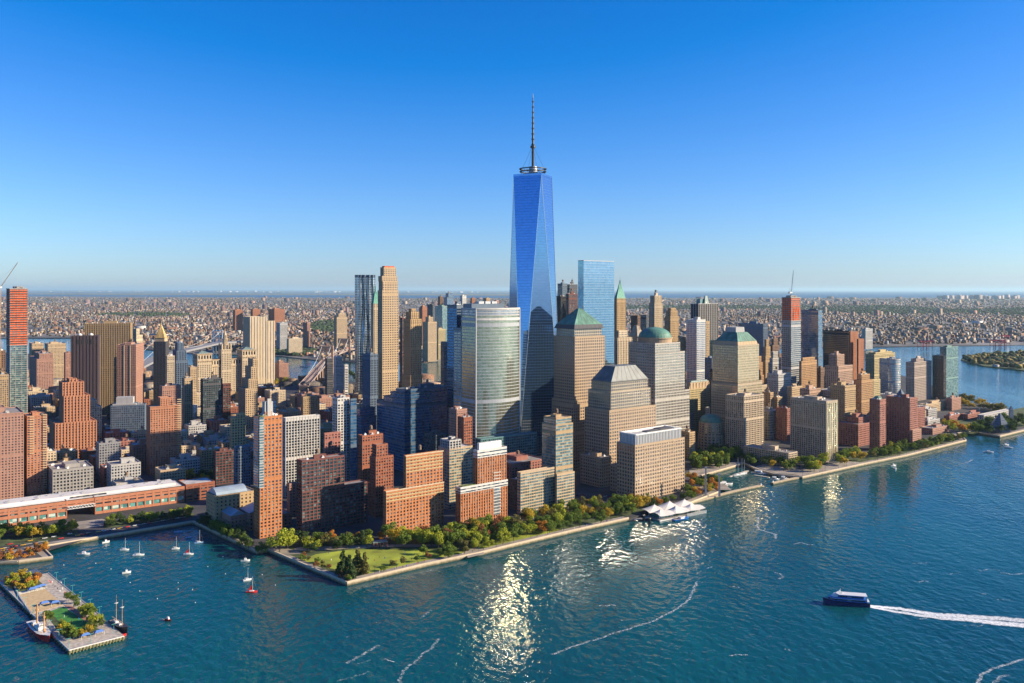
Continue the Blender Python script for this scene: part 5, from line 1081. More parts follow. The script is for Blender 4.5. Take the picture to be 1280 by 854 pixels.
blobs('wooded_belt', 'dark green wooded park belts among the far houses', 4200, 1, gen_belt, (8, 15), 'wood_green')
blobs('street_woods', 'street and yard trees scattered among the far houses', 9000, 2, gen_sc, (5, 10), 'wood_brown')
# island on the right
isl = [wt(*p) for p in [(1201, 450), (1230, 458), (1262, 461), (1330, 470), (1450, 470), (1500, 450), (1420, 441), (1290, 439), (1230, 441), (1206, 445)]]
slab('island', isl, -3, 2.6, 'garden')
def gen_isl(r, n):
    px = r.uniform(1203, 1450, n); py = r.uniform(440, 460, n)
    lo = np.interp(px, [1201, 1230, 1262, 1330, 1450], [449, 456, 459, 466, 466]); hi = np.interp(px, [1201, 1230, 1290, 1450], [448, 442, 440, 442]); k = (py < lo) & (py > hi); px, py = px[k], py[k]
    Y = (CH-3)*F/(py-HZ); return np.stack([(px-CX)/F*Y, Y, 7+3*r.rand(len(px))], 1)
blobs('island_trees', 'autumn coloured trees covering the island on the right', 500, 4, gen_isl, (7, 12), 'wood_autumn'); blobs('island_evergreens', 'darker green trees among the autumn trees of the island', 380, 5, gen_isl, (7, 11), 'wood_green')
houses('island_buildings', 'small pale buildings on the near shore of the island', 14, 31, (452, 458), (1240, 1320), [(.6,.58,.55), (.35,.16,.12)], (6, 12), (4, 9))
# pier shed and red harbour cranes over the river
def harbour_crane(px, Y, lab, h=62):
    root = empty('harbour_crane', (AX(px, Y), Y, 2.4), R(20), lab, 'crane', 'red harbour cranes on the far waterfront'); m = MB()
    for x in (-14, 14):
        for y in (-9, 9): m.bar((x, y, 0), (x, y, h*.62), 1.0)
        m.bar((x, -9, h*.3), (x, 9, h*.3), .8); m.bar((x, -9, h*.62), (x, 9, h*.62), .9)
    for y in (-9, 9): m.bar((-14, y, h*.62), (14, y, h*.62), 1.0); m.bar((-14, y, h*.3), (14, y, h*.62), .6)
    m.build('portal', 'crane_red', root); m = MB(); m.bar((0, -30, h*.66), (0, 22, h*.66), 1.6); m.bar((0, 0, h*.66), (0, 4, h), .9); m.bar((0, 4, h), (0, -28, h*.68), .3); m.build('boom', 'crane_red', root)
harbour_crane(1152.5, 3560, 'red harbour crane standing left over the river, pale sheds behind'); harbour_crane(1160, 3580, 'red harbour crane just right of the leftmost one')
for k, x in enumerate((1243, 1250, 1257)): harbour_crane(x, 3600, ['red harbour crane near the island, leftmost of three', 'red harbour crane near the island, middle of three', 'red harbour crane near the island, rightmost of three with raised boom'][k], 66 if k < 2 else 95)
def pier_shed():
    x, y = AX(1101, 3350), 3350; root = empty('pier_shed', (x, y, 0), 0, 'white arched pier sheds on the river behind the brown and gold block', 'building'); m = MB(); m.box(-48, 26, -16, 16, -2, 2.5); m.build('pier_deck', 'concrete', root)
    for k in range(5):
        m = MB(); x0 = -20+k*9.2; pts = [(x0+4.5-4.5*cos(pi*i/6), 6+6*sin(pi*i/6)) for i in range(7)]; pts = [(x0+9, 2.5), ] + pts[::-1] + [(x0, 2.5)]
        i0 = len(m.v); m.v += [(p[0], -15, p[1]) for p in pts]+[(p[0], 15, p[1]) for p in pts]; n = len(pts); m.f += [tuple(range(i0, i0+n)), tuple(range(i0+2*n-1, i0+n-1, -1))]+[(i0+i, i0+n+i, i0+n+(i+1) % n, i0+(i+1) % n) for i in range(n)]; m.build('arched_bay', 'white_paint', root)
pier_shed()
# ---------------------------------------------------------------- trees
def leafmat(name, c):
    m, n, l, b = nodes(name); b.inputs['Roughness'].default_value = .75; b.inputs['Specular IOR Level'].default_value = .2
    tc = n.new('ShaderNodeTexCoord'); ns = n.new('ShaderNodeTexNoise'); ns.inputs['Scale'].default_value = .55; ns.inputs['Detail'].default_value = 4; l.new(tc.outputs['Object'], ns.inputs['Vector'])
    cr = n.new('ShaderNodeValToRGB'); e = cr.color_ramp.elements; e[0].position = .32; e[0].color = (*[x*.55 for x in c], 1); e[1].position = .68; e[1].color = (*[x*1.45 for x in c], 1)
    l.new(ns.outputs['Fac'], cr.inputs[0]); l.new(cr.outputs[0], b.inputs['Base Color'])
    tr = n.new('ShaderNodeBsdfTranslucent'); l.new(cr.outputs[0], tr.inputs['Color']); mx = n.new('ShaderNodeMixShader'); mx.inputs[0].default_value = .25
    out = n['Material Output']; l.new(b.outputs[0], mx.inputs[1]); l.new(tr.outputs[0], mx.inputs[2]); l.new(mx.outputs[0], out.inputs['Surface'])
LEAF = dict(green=(.12,.175,.024), deep=(.05,.085,.024), lime=(.30,.33,.03), yellow=(.42,.30,.03), orange=(.46,.20,.03), rust=(.24,.10,.04), olive=(.14,.13,.035))
for k, c in LEAF.items(): leafmat('leaf_'+k, tuple(x*1.15 for x in c))
def crown_mesh(seed, kind='round'):
    r = np.random.RandomState(seed); cl = []
    if kind == 'round':
        for k in range(13):
            a = r.rand()*2*pi; q = r.rand()**.5*.62; z = .38+.5*r.rand(); q *= (1.15-abs(z-.55)*1.2); cl.append((q*.62*cos(a), q*.62*sin(a), z, .13+.11*r.rand()))
    elif kind == 'tall':
        for k in range(13): a = r.rand()*2*pi; z = .22+.68*k/12; q = .13*(1.1-abs(z-.5)); cl.append((q*cos(a), q*sin(a), z, .13+.05*r.rand()))
    else:
        for k in range(16): a = r.rand()*2*pi; z = .12+.84*k/15; q = .17*(1-z); cl.append((q*cos(a), q*sin(a), z, .05+.13*(1-z)))
    V = []; Fc = []; nl = 1500
    wts = np.array([c[3]**2 for c in cl]); wts /= wts.sum(); ch = r.choice(len(cl), nl, p=wts)
    for i in range(nl):
        c = cl[ch[i]]; d = r.randn(3); d /= np.linalg.norm(d); rad = c[3]*(.72+.36*r.rand()); p = np.array(c[:3])+d*rad*np.array([1, 1, .85])
        nrm = d+.7*r.randn(3); nrm /= np.linalg.norm(nrm); a = np.cross(nrm, r.randn(3)); a /= np.linalg.norm(a); b = np.cross(nrm, a); s = .026+.022*r.rand()
        j = len(V); V += [tuple(p+a*s), tuple(p+b*s*.8), tuple(p-a*s), tuple(p-b*s*.8)]; Fc.append((j, j+1, j+2, j+3))
    return V, Fc
def trunk_mb(seed, kind):
    r = random.Random(seed); m = MB(); m.bar((0, 0, -.03), (0.01, 0, .32), .022, 6, .016); top = (.01, 0, .32)
    if kind == 'cone': m.bar(top, (0, 0, .9), .014, 5, .003)
    else:
        for k in range(5): a = 2*pi*k/5+r.random(); e = (.2*cos(a), .2*sin(a), .55+.15*r.random()); m.bar(top, e, .012, 5, .004); m.bar(e, (e[0]*1.5, e[1]*1.5, e[2]+.12), .004, 4, .001)
        m.bar(top, (0, 0, .75), .012, 5, .003)
    return m
CR = {}; TRK = {}
for kind, seeds in (('round', (1, 2, 3, 4)), ('tall', (11, 12)), ('cone', (21, 22))):
    for s in seeds: CR[(kind, s)] = crown_mesh(s, kind); TRK[(kind, s)] = trunk_mb(s, kind).mesh('trunk', 'trunk')
CM = {}
def cmesh(kind, s, colr):
    if (kind, s, colr) not in CM:
        me = bpy.data.meshes.new('crown'); V, Fc = CR[(kind, s)]; me.from_pydata(V, [], Fc); me.materials.append(M('leaf_'+colr)); CM[(kind, s, colr)] = me
    return CM[(kind, s, colr)]
NT = [0]
CN = dict(green='green', deep='dark green', lime='yellow green', yellow='yellow', orange='orange', rust='rusty red', olive='olive brown')
tr_r = random.Random(5); TSPEC = []
def tree(x, y, h, colr, kind, where, group, z=2.8, wide=1.0): TSPEC.append((x, y, h, colr, kind, where, group, z, wide))
def plant_all():
    rd = sorted([t for t in TSPEC if t[4] == 'round'], key=lambda t: -t[2]/t[1]); keep = rd[:296]+[t for t in TSPEC if t[4] != 'round']; rest = rd[296:]
    for x, y, h, colr, kind, where, group, z, wide in keep:
        s = tr_r.choice([k[1] for k in CR if k[0] == kind]); kn = {'round': 'broadleaf tree', 'tall': 'upright tree', 'cone': 'cone shaped conifer'}[kind]
        sz = '' if kind != 'round' or 9 < h < 12 else 'small ' if h <= 9 else 'tall '
        o = empty({'round': 'broadleaf_tree', 'tall': 'upright_tree', 'cone': 'conifer'}[kind], (x, y, z), tr_r.uniform(0, 6.28), '%s%s %s %s' % (sz, CN[colr], kn, where), 'tree', group)
        o.scale = (h*wide*tr_r.uniform(.9, 1.15), h*wide*tr_r.uniform(.9, 1.15), h)
        for nm, me in (('trunk', TRK[(kind, s)]), ('crown', cmesh(kind, s, colr))):
            c = bpy.data.objects.new(nm, me); c.parent = o; col.objects.link(c)
        NT[0] += 1
    arr = {}
    for x, y, h, colr, kind, where, group, z, wide in rest:
        s = tr_r.choice([k[1] for k in CR if k[0] == kind]); key = (kind, s)
        if key not in arr: arr[key] = np.array(CR[key][0]).reshape(-1, 4, 3)
        q = arr[key][:900]; ct = q.mean(1, keepdims=True); q = ct+(q-ct)*1.3; a = tr_r.uniform(0, 6.28); c, s_ = cos(a), sin(a)
        w_ = np.stack([(q[..., 0]*c-q[..., 1]*s_)*h*wide+x, (q[..., 0]*s_+q[..., 1]*c)*h*wide+y, q[..., 2]*h+z], -1); arr.setdefault(colr, []).append(w_.reshape(-1, 3))
    for colr in CN:
        if colr not in arr: continue
        V = np.concatenate(arr[colr]); n = len(V)//4; me = bpy.data.meshes.new('tree_crowns'); me.vertices.add(4*n); me.vertices.foreach_set('co', V.reshape(-1)); me.loops.add(4*n); me.loops.foreach_set('vertex_index', np.arange(4*n, dtype=np.int32)); me.polygons.add(n); me.polygons.foreach_set('loop_start', np.arange(0, 4*n, 4, dtype=np.int32)); me.update(calc_edges=True)
        me.materials.append(M('leaf_'+colr)); o = bpy.data.objects.new('tree_crowns', me); col.objects.link(o); tag(o, CN[colr]+' crowns of the smaller trees farther off', None, None, 'stuff')
def inpoly(x, y, pl):
    c = False; n = len(pl)
    for i in range(n):
        x0, y0 = pl[i]; x1, y1 = pl[i-1]
        if (y0 > y) != (y1 > y) and x < (x1-x0)*(y-y0)/(y1-y0)+x0: c = not c
    return c
FT = [f[0] for f in FOOT]
def hitsb(x, y, r=3): return any(inpoly(x, y, f) for f in FT)
TREES = []
def scatter(pp, n, cols, hr, where, group, kind='round', mind=6.5, seed=0, wide=1.0, z=2.8):
    r = random.Random(seed+77); pl = [P(*p) for p in pp]; xs = [p[0] for p in pl]; ys = [p[1] for p in pl]; k = 0; tries = 0
    while k < n and tries < n*60:
        tries += 1; x, y = r.uniform(min(xs), max(xs)), r.uniform(min(ys), max(ys))
        if not inpoly(x, y, pl) or hitsb(x, y) or any((x-a)**2+(y-b)**2 < mind*mind for a, b in TREES): continue
        TREES.append((x, y)); tree(x, y, r.uniform(*hr), r.choice(cols), kind, where, group, z, wide); k += 1
for px, py, h in ((429, 717, 21), (437.5, 722, 19.5), (447, 717, 21), (456, 718, 19)): x, y = P(px, py); TREES.append((x, y)); tree(x, y, h, 'deep' if px < 440 else 'olive', 'cone', 'on the point of the lawn, %s of four' % {429: 'first', 437.5: 'second', 447: 'third', 456: 'last'}[px], 'conifers on the lawn point', wide=1.05)
x, y = P(350, 690); TREES += [(x, y), P(360, 684)]; tree(x, y, 24, 'lime', 'round', 'largest one below the slender orange tower', None, wide=1.0); tree(*P(360, 686), 20, 'lime', 'round', 'just right of the largest tree below the slender orange tower', None)
scatter([(304, 680), (312, 686), (330, 692), (322, 694), (308, 688)], 2, ['green'], (10, 13), 'by the basin wall left of the largest tree', 'trees by the basin wall')
scatter([(246, 655), (262, 655), (310, 678), (312, 688), (300, 684)], 16, ['deep', 'deep', 'green'], (9, 13), 'in the shade along the basin wall', 'shaded trees along the basin')
scatter([(374, 690), (372, 676), (478, 676), (478, 683), (440, 686), (395, 692)], 26, ['green', 'lime', 'green', 'olive', 'orange', 'deep'], (8, 13), 'between the dark red block and the big lawn', 'trees on the north rim of the lawn')
scatter([(366, 700), (420, 722), (434, 729), (440, 726), (424, 712), (380, 696)], 12, ['rust', 'olive', 'green'], (4, 7), 'low on the bank by the lawn point', 'low garden trees at the lawn edge', mind=4)
scatter([(460, 716), (500, 706), (560, 693), (545, 697), (480, 714)], 6, ['olive', 'rust', 'green'], (5, 8), 'standing alone on the big lawn', 'small trees on the lawn', mind=8)
scatter([(482, 684), (482, 674), (560, 670), (640, 658), (650, 664), (600, 678), (560, 686), (500, 686)], 44, ['green', 'green', 'lime', 'green', 'lime', 'yellow', 'lime', 'olive', 'green', 'rust'], (11, 17), 'in the wood beside the big lawn', 'park trees below the orange and red blocks')
scatter([(520, 694), (560, 690), (600, 684), (590, 694), (545, 702)], 9, ['olive', 'lime', 'green'], (7, 11), 'at the east end of the big lawn', 'trees at the end of the lawn')
scatter([(590, 680), (640, 668), (690, 658), (720, 656), (700, 664), (650, 674), (600, 690)], 22, ['green', 'lime', 'green', 'orange', 'green', 'lime'], (10, 16), 'behind the sea wall below the pale green block', 'park trees below the green block')
scatter([(645, 662), (650, 650), (700, 638), (790, 628), (800, 636), (785, 646), (735, 660), (690, 664)], 50, ['green', 'lime', 'green', 'lime', 'green', 'olive', 'yellow'], (9, 15), 'in the park below the narrow tan tower', 'park trees below the tan tower')
scatter([(718, 634), (760, 630), (830, 626), (862, 618), (866, 624), (820, 636), (760, 642)], 17, ['green', 'orange', 'yellow', 'deep', 'green'], (8, 13), 'at the foot of the metal crowned block', 'trees at the foot of the crowned block')
scatter([(858, 616), (862, 596), (880, 600), (900, 607), (902, 612), (880, 622)], 20, ['orange', 'yellow', 'deep', 'green', 'yellow'], (9, 14), 'on the yacht harbour plaza', 'autumn trees on the harbour plaza')
scatter([(860, 587), (866, 577), (915, 571), (918, 580), (900, 586)], 22, ['green', 'lime', 'green'], (13, 18), 'in clipped rows north of the yacht harbour', 'rows of trees behind the yacht harbour', kind='tall', mind=6, wide=1.3)
scatter([(868, 570), (880, 562), (925, 566), (945, 578), (930, 576), (900, 572)], 22, ['deep', 'deep', 'green'], (10, 15), 'in the shaded square by the round hall', 'dark trees in the shaded square')
scatter([(932, 582), (935, 577), (985, 580), (1030, 582), (1035, 588), (1000, 590), (960, 584)], 24, ['green', 'deep', 'lime', 'green', 'yellow'], (9, 14), 'south of the yacht harbour by the long low slab', 'trees by the long low slab')
for px, py, c, h in ((1010, 586, 'green', 19), (1018, 589, 'lime', 15), (1030, 579, 'lime', 17)): x, y = P(px, py); TREES.append((x, y)); tree(x, y, h, c, 'round', 'in front of the broad dark slab', 'large trees before the broad dark slab')
scatter([(1047, 582), (1050, 572), (1075, 568), (1080, 576), (1062, 584)], 10, ['lime', 'yellow', 'green', 'green'], (12, 16), 'right of the slab with the golden end', 'yellow green trees right of the golden end')
scatter([(1084, 574), (1088, 566), (1130, 559), (1204, 546), (1206, 550), (1134, 566)], 46, ['green', 'green', 'lime', 'deep', 'olive'], (9, 15), 'along the esplanade below the red brick towers', 'row of trees along the right hand esplanade', mind=6)
scatter([(1182, 540), (1180, 530), (1212, 534), (1214, 540)], 12, ['yellow', 'orange', 'yellow', 'lime'], (12, 15), 'below the low brick warehouses', 'golden trees below the warehouses')
scatter([(1214, 543), (1216, 532), (1282, 522), (1290, 536), (1255, 543)], 34, ['deep', 'deep', 'green'], (12, 17), 'on the point at the far right', 'dark trees at the far right point', mind=8)
scatter([(1196, 507), (1200, 499), (1236, 508), (1262, 516), (1240, 516)], 20, ['olive', 'yellow', 'olive'], (12, 18), 'behind the museum hall near the ferry slip', 'olive trees near the far ferry slip', mind=11, wide=1.3)
scatter([(0, 676), (-30, 680), (-10, 664), (60, 664), (98, 663), (90, 668), (62, 673)], 26, ['green', 'lime', 'green', 'green', 'yellow'], (9, 13), 'in front of the long school at the left', 'trees in front of the school')
scatter([(132, 661), (132, 655), (240, 641), (242, 648)], 26, ['deep', 'deep', 'green', 'lime'], (7, 10), 'in the shade along the quay street', 'shaded trees along the quay')
scatter([(-6, 697), (20, 696), (55, 684), (64, 690), (40, 700), (0, 704)], 20, ['orange', 'yellow', 'rust', 'olive'], (5, 8), 'on the landing at the root of the pier', 'autumn trees at the root of the pier', mind=5)
scatter([(175, 600), (260, 598), (300, 590), (300, 600), (262, 606)], 22, ['deep', 'deep', 'yellow'], (9, 14), 'in the shaded park behind the school', 'trees in the park behind the school')
for (x0, x1, y0, y1, cc) in ((345, 362, 470, 482, ['lime', 'yellow']), (318, 360, 492, 502, ['deep']), (430, 446, 470, 480, ['deep'])): scatter([(x0, y1), (x1, y1), (x1, y0), (x0, y0)], 10, cc, (12, 18), 'among the old quarter streets near the bridge', 'trees near the stone bridge', mind=12)

# ---------------------------------------------------------------- the long recreation pier, lower left
pE0, pE1 = P(86.5, 814, 2.5), P(156, 796, 2.5)
pth = math.atan2(pE1[1]-pE0[1], pE1[0]-pE0[0]); PW = math.hypot(pE1[0]-pE0[0], pE1[1]-pE0[1])
pc, ps = cos(pth), sin(pth)
def pl2w(x, y): return (pE0[0]+pc*x-ps*y, pE0[1]+ps*x+pc*y)
def w2pl(X, Y): dx, dy = X-pE0[0], Y-pE0[1]; return (pc*dx+ps*dy, -ps*dx+pc*dy)
def pp(px, py, z=2.5): return w2pl(*P(px, py, z))
pier = empty('pier', (pE0[0], pE0[1], 0), pth, 'long planked recreation pier with sand court, lawn and trees at the lower left', 'pier')
PL = 190; jog = pp(129, 772)
W2 = jog[0]
m = MB(); m.prism([(0, 0), (PW, 0), (PW, jog[1]-4), (W2, jog[1]), (W2, PL), (0, PL)], 1.2, 2.5); m.build('pier_deck', 'boards', pier)
m = MB()
for y in np.arange(1, PL, 5.0): m.box(-.5, .3, y-.35, y+.35, -3, 2.2)
for y in np.arange(1, jog[1]-4, 3): m.box(PW-.3, PW+.5, y-.35, y+.35, -3, 2.2)
for x in np.arange(.5, PW, 2.2): m.box(x-.35, x+.35, -.7, .1, -3, 2.3)
for y in np.arange(jog[1], PL, 4): m.box(W2-.3, W2+.5, y-.35, y+.35, -3, 2.2)
m.box(-.3, PW+.3, -.35, -.05, .6, 1.9); m.build('piles', 'pile', pier)
m = MB(); m.box(.2, PW-.2, .1, .35, 2.5, 2.9); m.box(.1, .35, .1, PL, 2.5, 2.9); m.box(W2-.35, W2-.1, jog[1], PL, 2.5, 2.9); m.build('kerb_beam', 'white_paint', pier)
def prect(c, z0, z1, name, mt): 
    q = [pp(*k) for k in c]
    if signed(q) < 0: q = q[::-1]
    m = MB(); m.prism(q, z0, z1); return m.build(name, mt, pier)
prect([(25, 744), (57, 737), (80, 757), (40, 768)], 2.45, 2.62, 'sand_court', 'sand_floor')
prect([(63, 765), (80, 759), (116, 783), (98, 789), (80, 785)], 2.45, 2.64, 'play_lawn', 'turf')
prect([(22, 741.5), (55, 734), (57, 736.5), (24, 744)], 2.45, 2.6, 'tent_strip', 'paint_line')
prect([(5, 731), (44, 722), (57, 734), (22, 741)], 2.45, 2.6, 'planting_bed', 'garden')
prect([(80, 757), (90, 758), (124, 784), (117, 785)], 2.45, 2.63, 'brick_walk', 'roof_red')
prect([(57, 768), (63, 765), (80, 786), (98, 791), (116, 785), (130, 788), (84, 800), (74, 790)], 2.45, 2.6, 'planting_bed', 'garden')
def pier_rail(pts):
    m = MB()
    for a, b in zip(pts, pts[1:]):
        L = math.hypot(b[0]-a[0], b[1]-a[1]); n = max(1, int(L/2.5)); m.bar((*a, 3.6), (*b, 3.6), .07)
        for k in range(n+1): t = k/n; x, y = a[0]*(1-t)+b[0]*t, a[1]*(1-t)+b[1]*t; m.bar((x, y, 2.5), (x, y, 3.6), .06)
    m.build('railing', 'metal', pier)
pier_rail([(.5, PL), (.5, .6), (PW-.5, .6), (PW-.5, jog[1]-4.5), (W2-.5, jog[1]-.5), (W2-.5, PL)])
prect([(14, 727), (20, 735), (25, 745), (40, 768), (38.5, 768.5), (23.5, 746), (18.5, 736)], 2.5, 3.3, 'court_wall', 'palegrey')
def tent(c, lab, mt='blue_canvas', s=2.6):
    x, y = P(*c, 2.5); o = empty('tent', (x, y, 2.5), pth, lab, 'tent', None); m = MB(); m.prism(rect(-s*1.6, s*1.6, -s, s), 2.3, 3.5, rect(-s*.9, s*.9, -.2, .2)); m.build('canopy', mt, o); m = MB()
    for q in ((-s*1.55, -s*.95), (s*1.55, -s*.95), (s*1.55, s*.95), (-s*1.55, s*.95)): m.box(q[0]-.08, q[0]+.08, q[1]-.08, q[1]+.08, 0, 2.3)
    m.build('poles', 'white_paint', o)
mat('blue_canvas', (.10, .22, .55), .8, var=.05)
for c, lab in (((41, 740), 'blue tent left of its twins above the sand court'), ((47, 738), 'blue tent in the middle above the sand court'), ((53, 736), 'blue tent right of its twins above the sand court'), ((56, 757.5), 'blue shade at the lower left edge of the sand court'), ((69, 757), 'blue shade right along the lower edge of the sand court'), ((107, 798), 'blue shade on the pier end left of the middle'), ((124, 794), 'blue shade on the pier end right of the middle')): tent(c, lab, s=2.0)
x, y = P(41, 722, 2.5); o = empty('pavilion', (x, y, 2.5), pth, 'dark grey sloping roof pavilion among the yellow trees of the pier', 'pavilion'); m = MB(); m.prism(rect(-5, 5, -7, 7), 3.5, 4.2); m.build('roof', 'slate', o); m = MB()
for q in ((-4.5, -6.5), (4.5, -6.5), (4.5, 6.5), (-4.5, 6.5)): m.box(q[0]-.15, q[0]+.15, q[1]-.15, q[1]+.15, 0, 3.5)
m.build('posts', 'metal', o)
def ptrees(c, n, cols, hr, where, group, mind=4.5, seed=0, kind='round'): scatter(c, n, cols, hr, where, group, kind, mind, seed, z=2.5)
ptrees([(4, 727), (18, 722), (44, 722), (56, 733), (40, 737), (24, 739), (10, 733)], 19, ['yellow', 'yellow', 'orange', 'lime', 'rust'], (5, 8), 'on the planted upper part of the pier', 'yellow trees on the pier')
ptrees([(84, 750), (92, 748), (96, 754), (88, 756)], 2, ['green'], (6.5, 8), 'beside the sand court of the pier', 'green trees by the sand court', seed=3)
ptrees([(92, 758), (108, 760), (124, 776), (132, 786), (118, 784), (104, 770)], 13, ['green', 'green', 'lime'], (5, 8), 'on the right edge of the pier lawn', 'trees right of the pier lawn', 3.6)
ptrees([(58, 773), (64, 771), (80, 786), (100, 792), (116, 788), (110, 797), (88, 800), (74, 790)], 14, ['lime', 'green', 'green', 'yellow'], (5, 8.5), 'round the lower edge of the pier lawn', 'trees round the pier lawn', 3.6)
# lamp posts
def lamp0():
    o = empty('lamp_post', (0, 0, 0), 0, '', 'lamp post', 'teal lamp posts along the pier'); m = MB(); m.cyl(0, 0, 0, 7, .16, .1, 6); m.build('post', 'teal_paint', o); m = MB(); m.box(-1.3, 1.3, -.08, .08, 6.9, 7.05); m.box(-1.5, -.8, -.2, .2, 6.75, 7.0); m.box(.8, 1.5, -.2, .2, 6.75, 7.0); m.build('lamp_head', 'teal_paint', o); return o
lp = lamp0(); KIDS[lp.name] = list(lp.children)
lamps = [((0.9, y), 'left') for y in (4, 26, 48, 70, 92, 114, 136)] + [((W2-1, y), 'right') for y in (jog[1]+4, jog[1]+26, jog[1]+48, jog[1]+70, jog[1]+92, jog[1]+114)] + [((PW*.4, 2), 'end'), ((PW-4, 10), 'end')]
if True:
    first = True
    for (x, y), sd in lamps:
        o = lp if first else copy_tree(lp); first = False; X, Y = pl2w(x, y); o.location = (X, Y, 2.5); o.rotation_euler = (0, 0, pth); o['label'] = {'left': 'teal lamp post on the left edge of the pier', 'right': 'teal lamp post on the right edge of the pier', 'end': 'teal lamp post near the outer end of the pier'}[sd]

# ---------------------------------------------------------------- boats
def hull(m, L, Wd, H, z0=-.6, n=14, bow=.45, stern=.85, sheer=.25, close=True):
    """boat hull along x, bow at +x"""
    secs = []
    for k in range(n+1):
        t = k/n; x = -L/2+L*t; w_ = Wd/2*(stern+(1-stern)*min(1, t/.35))*(1 if t < 1-bow else max(.02, (1-((t-(1-bow))/bow)**2.2))); zt = H*(1+sheer*max(0, (t-.4)/.6)**2)
        xo = x + (L*.03 if t > .95 else 0)
        secs.append([(x, 0, z0), (x, -w_*.7, z0+.15*H), (xo, -w_, zt), (xo, w_, zt), (x, w_*.7, z0+.15*H)])
    i = len(m.v)
    for s in secs: m.v += s
    for k in range(n):
        for j in range(5): a = i+k*5+j; b = i+k*5+(j+1) % 5; m.f.append((a, b, b+5, a+5))
    m.f.append(tuple(i+j for j in range(4, -1, -1))); m.f.append(tuple(i+n*5+j for j in range(5)))
def sailboat(px, py, L, mastH, hullm, lab, rz=None, sail=None, boom=True):
    x, y = P(px, py, 0); o = empty('sailboat', (x, y, 0), tr_r.uniform(-.3, .5) if rz is None else rz, lab, 'sailboat'); m = MB(); hull(m, L, L*.3, 1.1); m.build('hull', hullm, o); m = MB(); m.prism([(-L*.2, -L*.09), (L*.15, -L*.07), (L*.22, 0), (L*.15, L*.07), (-L*.2, L*.09)], 1.05, 1.7); m.build('cabin', 'white_paint', o)
    m = MB(); m.cyl(L*.08, 0, 1, mastH, .13, .08, 6); m.bar((L*.08, -1, mastH*.6), (L*.08, 1, mastH*.6), .05); m.build('mast', 'white_paint', o); m = MB(); m.bar((L*.08, 0, 2.2), (-L*.36, 0, 2.3), .16 if not sail else .22); m.build('boom', sail or 'white_paint', o)
    m = MB()
    for q in ((L*.5, 0, 1.4), (-L*.48, 0, 1.1), (L*.08, L*.14, 1.1), (L*.08, -L*.14, 1.1)): m.bar((L*.08, 0, mastH*.97), q, .03, 3)
    m.build('rigging', 'metal', o)
    if sail: m = MB(); m.poly([(L*.07, .05, 2.4), (-L*.3, .05, 2.5), (L*.07, .05, mastH*.55)]); m.build('half_lowered_sail', sail, o)
    return o
sailboat(156, 688.5, 8, 12, 'white_paint', 'white sailboat with bare mast, farthest left of the moored ones')
sailboat(173.5, 695, 10, 13, 'white_paint', 'larger white sailboat right of the farthest left one', .25)
sailboat(220, 687, 7, 12, 'white_paint', 'small white sailboat in front of the shaded quay')
sailboat(236, 694, 9, 12, 'white_paint', 'white sailboat with a dark red furled sail', .15, 'red_paint')
mat('blue_pale', (.25, .45, .65), .4, var=0)
sailboat(249, 679.5, 8, 13, 'blue_pale', 'pale blue sailboat lying in the shade of the basin')
sailboat(309.5, 726, 7, 11, 'white_paint', 'white sailboat in the middle of the basin, above the red one', .6)
sailboat(315, 741, 9, 13, 'red_paint', 'red hulled sailboat nearest to the lawn point', .15, 'red_paint')
def motorboat(px, py, L, lab, rz=0.0, hm='white_paint', cabin=True):
    x, y = P(px, py, 0); o = empty('motorboat', (x, y, 0), rz, lab, 'motorboat'); m = MB(); hull(m, L, L*.32, 1.3); m.build('hull', hm, o)
    if cabin: m = MB(); m.prism([(-L*.12, -L*.11), (L*.2, -L*.09), (L*.2, L*.09), (-L*.12, L*.11)], 1.2, 2.7, [(-L*.1, -L*.1), (L*.1, -L*.08), (L*.1, L*.08), (-L*.1, L*.1)]); m.build('cabin', 'white_paint', o); m = MB(); m.prism([(-L*.13, -L*.12), (L*.13, -L*.1), (L*.13, L*.1), (-L*.13, L*.12)], 2.75, 2.9); m.build('cabin_roof', 'white_paint', o); m = MB(); m.bar((0, 0, 2.9), (0, 0, 4.6), .05); m.build('aerial', 'metal', o)
    m = MB(); m.prism([(-L*.45, -L*.1), (-L*.15, -L*.12), (-L*.15, L*.12), (-L*.45, L*.1)], 1.32, 1.4); m.build('cockpit', 'deck', o); return o
motorboat(105, 694, 11, 'white cabin motorboat moored left in the basin', .1); motorboat(132.5, 679, 7, 'round white work boat near the quay', .8); motorboat(158.5, 717, 7, 'small motorboat drifting with a passenger in the basin', .5)
motorboat(223, 666, 8, 'blue covered boat in the shade by the quay', .1, 'blue_pale', False); motorboat(236, 673, 5, 'tiny blue dinghy in the shade by the quay', .1, 'blue_pale', False); motorboat(307, 702, 8, 'white motorboat near the basin corner', .2)
motorboat(210.5, 776.5, 6, 'small red and white speedboat drawing a thin wake', -.5, 'red_paint'); motorboat(76, 732.5, 8, 'white launch tied to the right side of the pier', -.8)
motorboat(1117, 582, 9, 'small white boat off the esplanade, upper of two', .3); motorboat(1119.5, 586, 8, 'small white boat off the esplanade, lower of two', 1.0)
motorboat(1257, 556, 12, 'white speedboat at the right side of the river, upper one', .2); motorboat(1261, 559.5, 12, 'white speedboat at the right side of the river, lower one', -.3); motorboat(1236, 565, 14, 'white boat with a short wake left of the two speedboats', -.2)
motorboat(381, 459, 34, 'white cruise boat on the far river by the stone bridge', .6); motorboat(124, 806, 11, 'red and white dinghy tied up at the pier end', pth, 'red_paint', False); motorboat(152, 796.5, 7, 'red and white workboat at the pier corner', pth, 'red_paint', False)
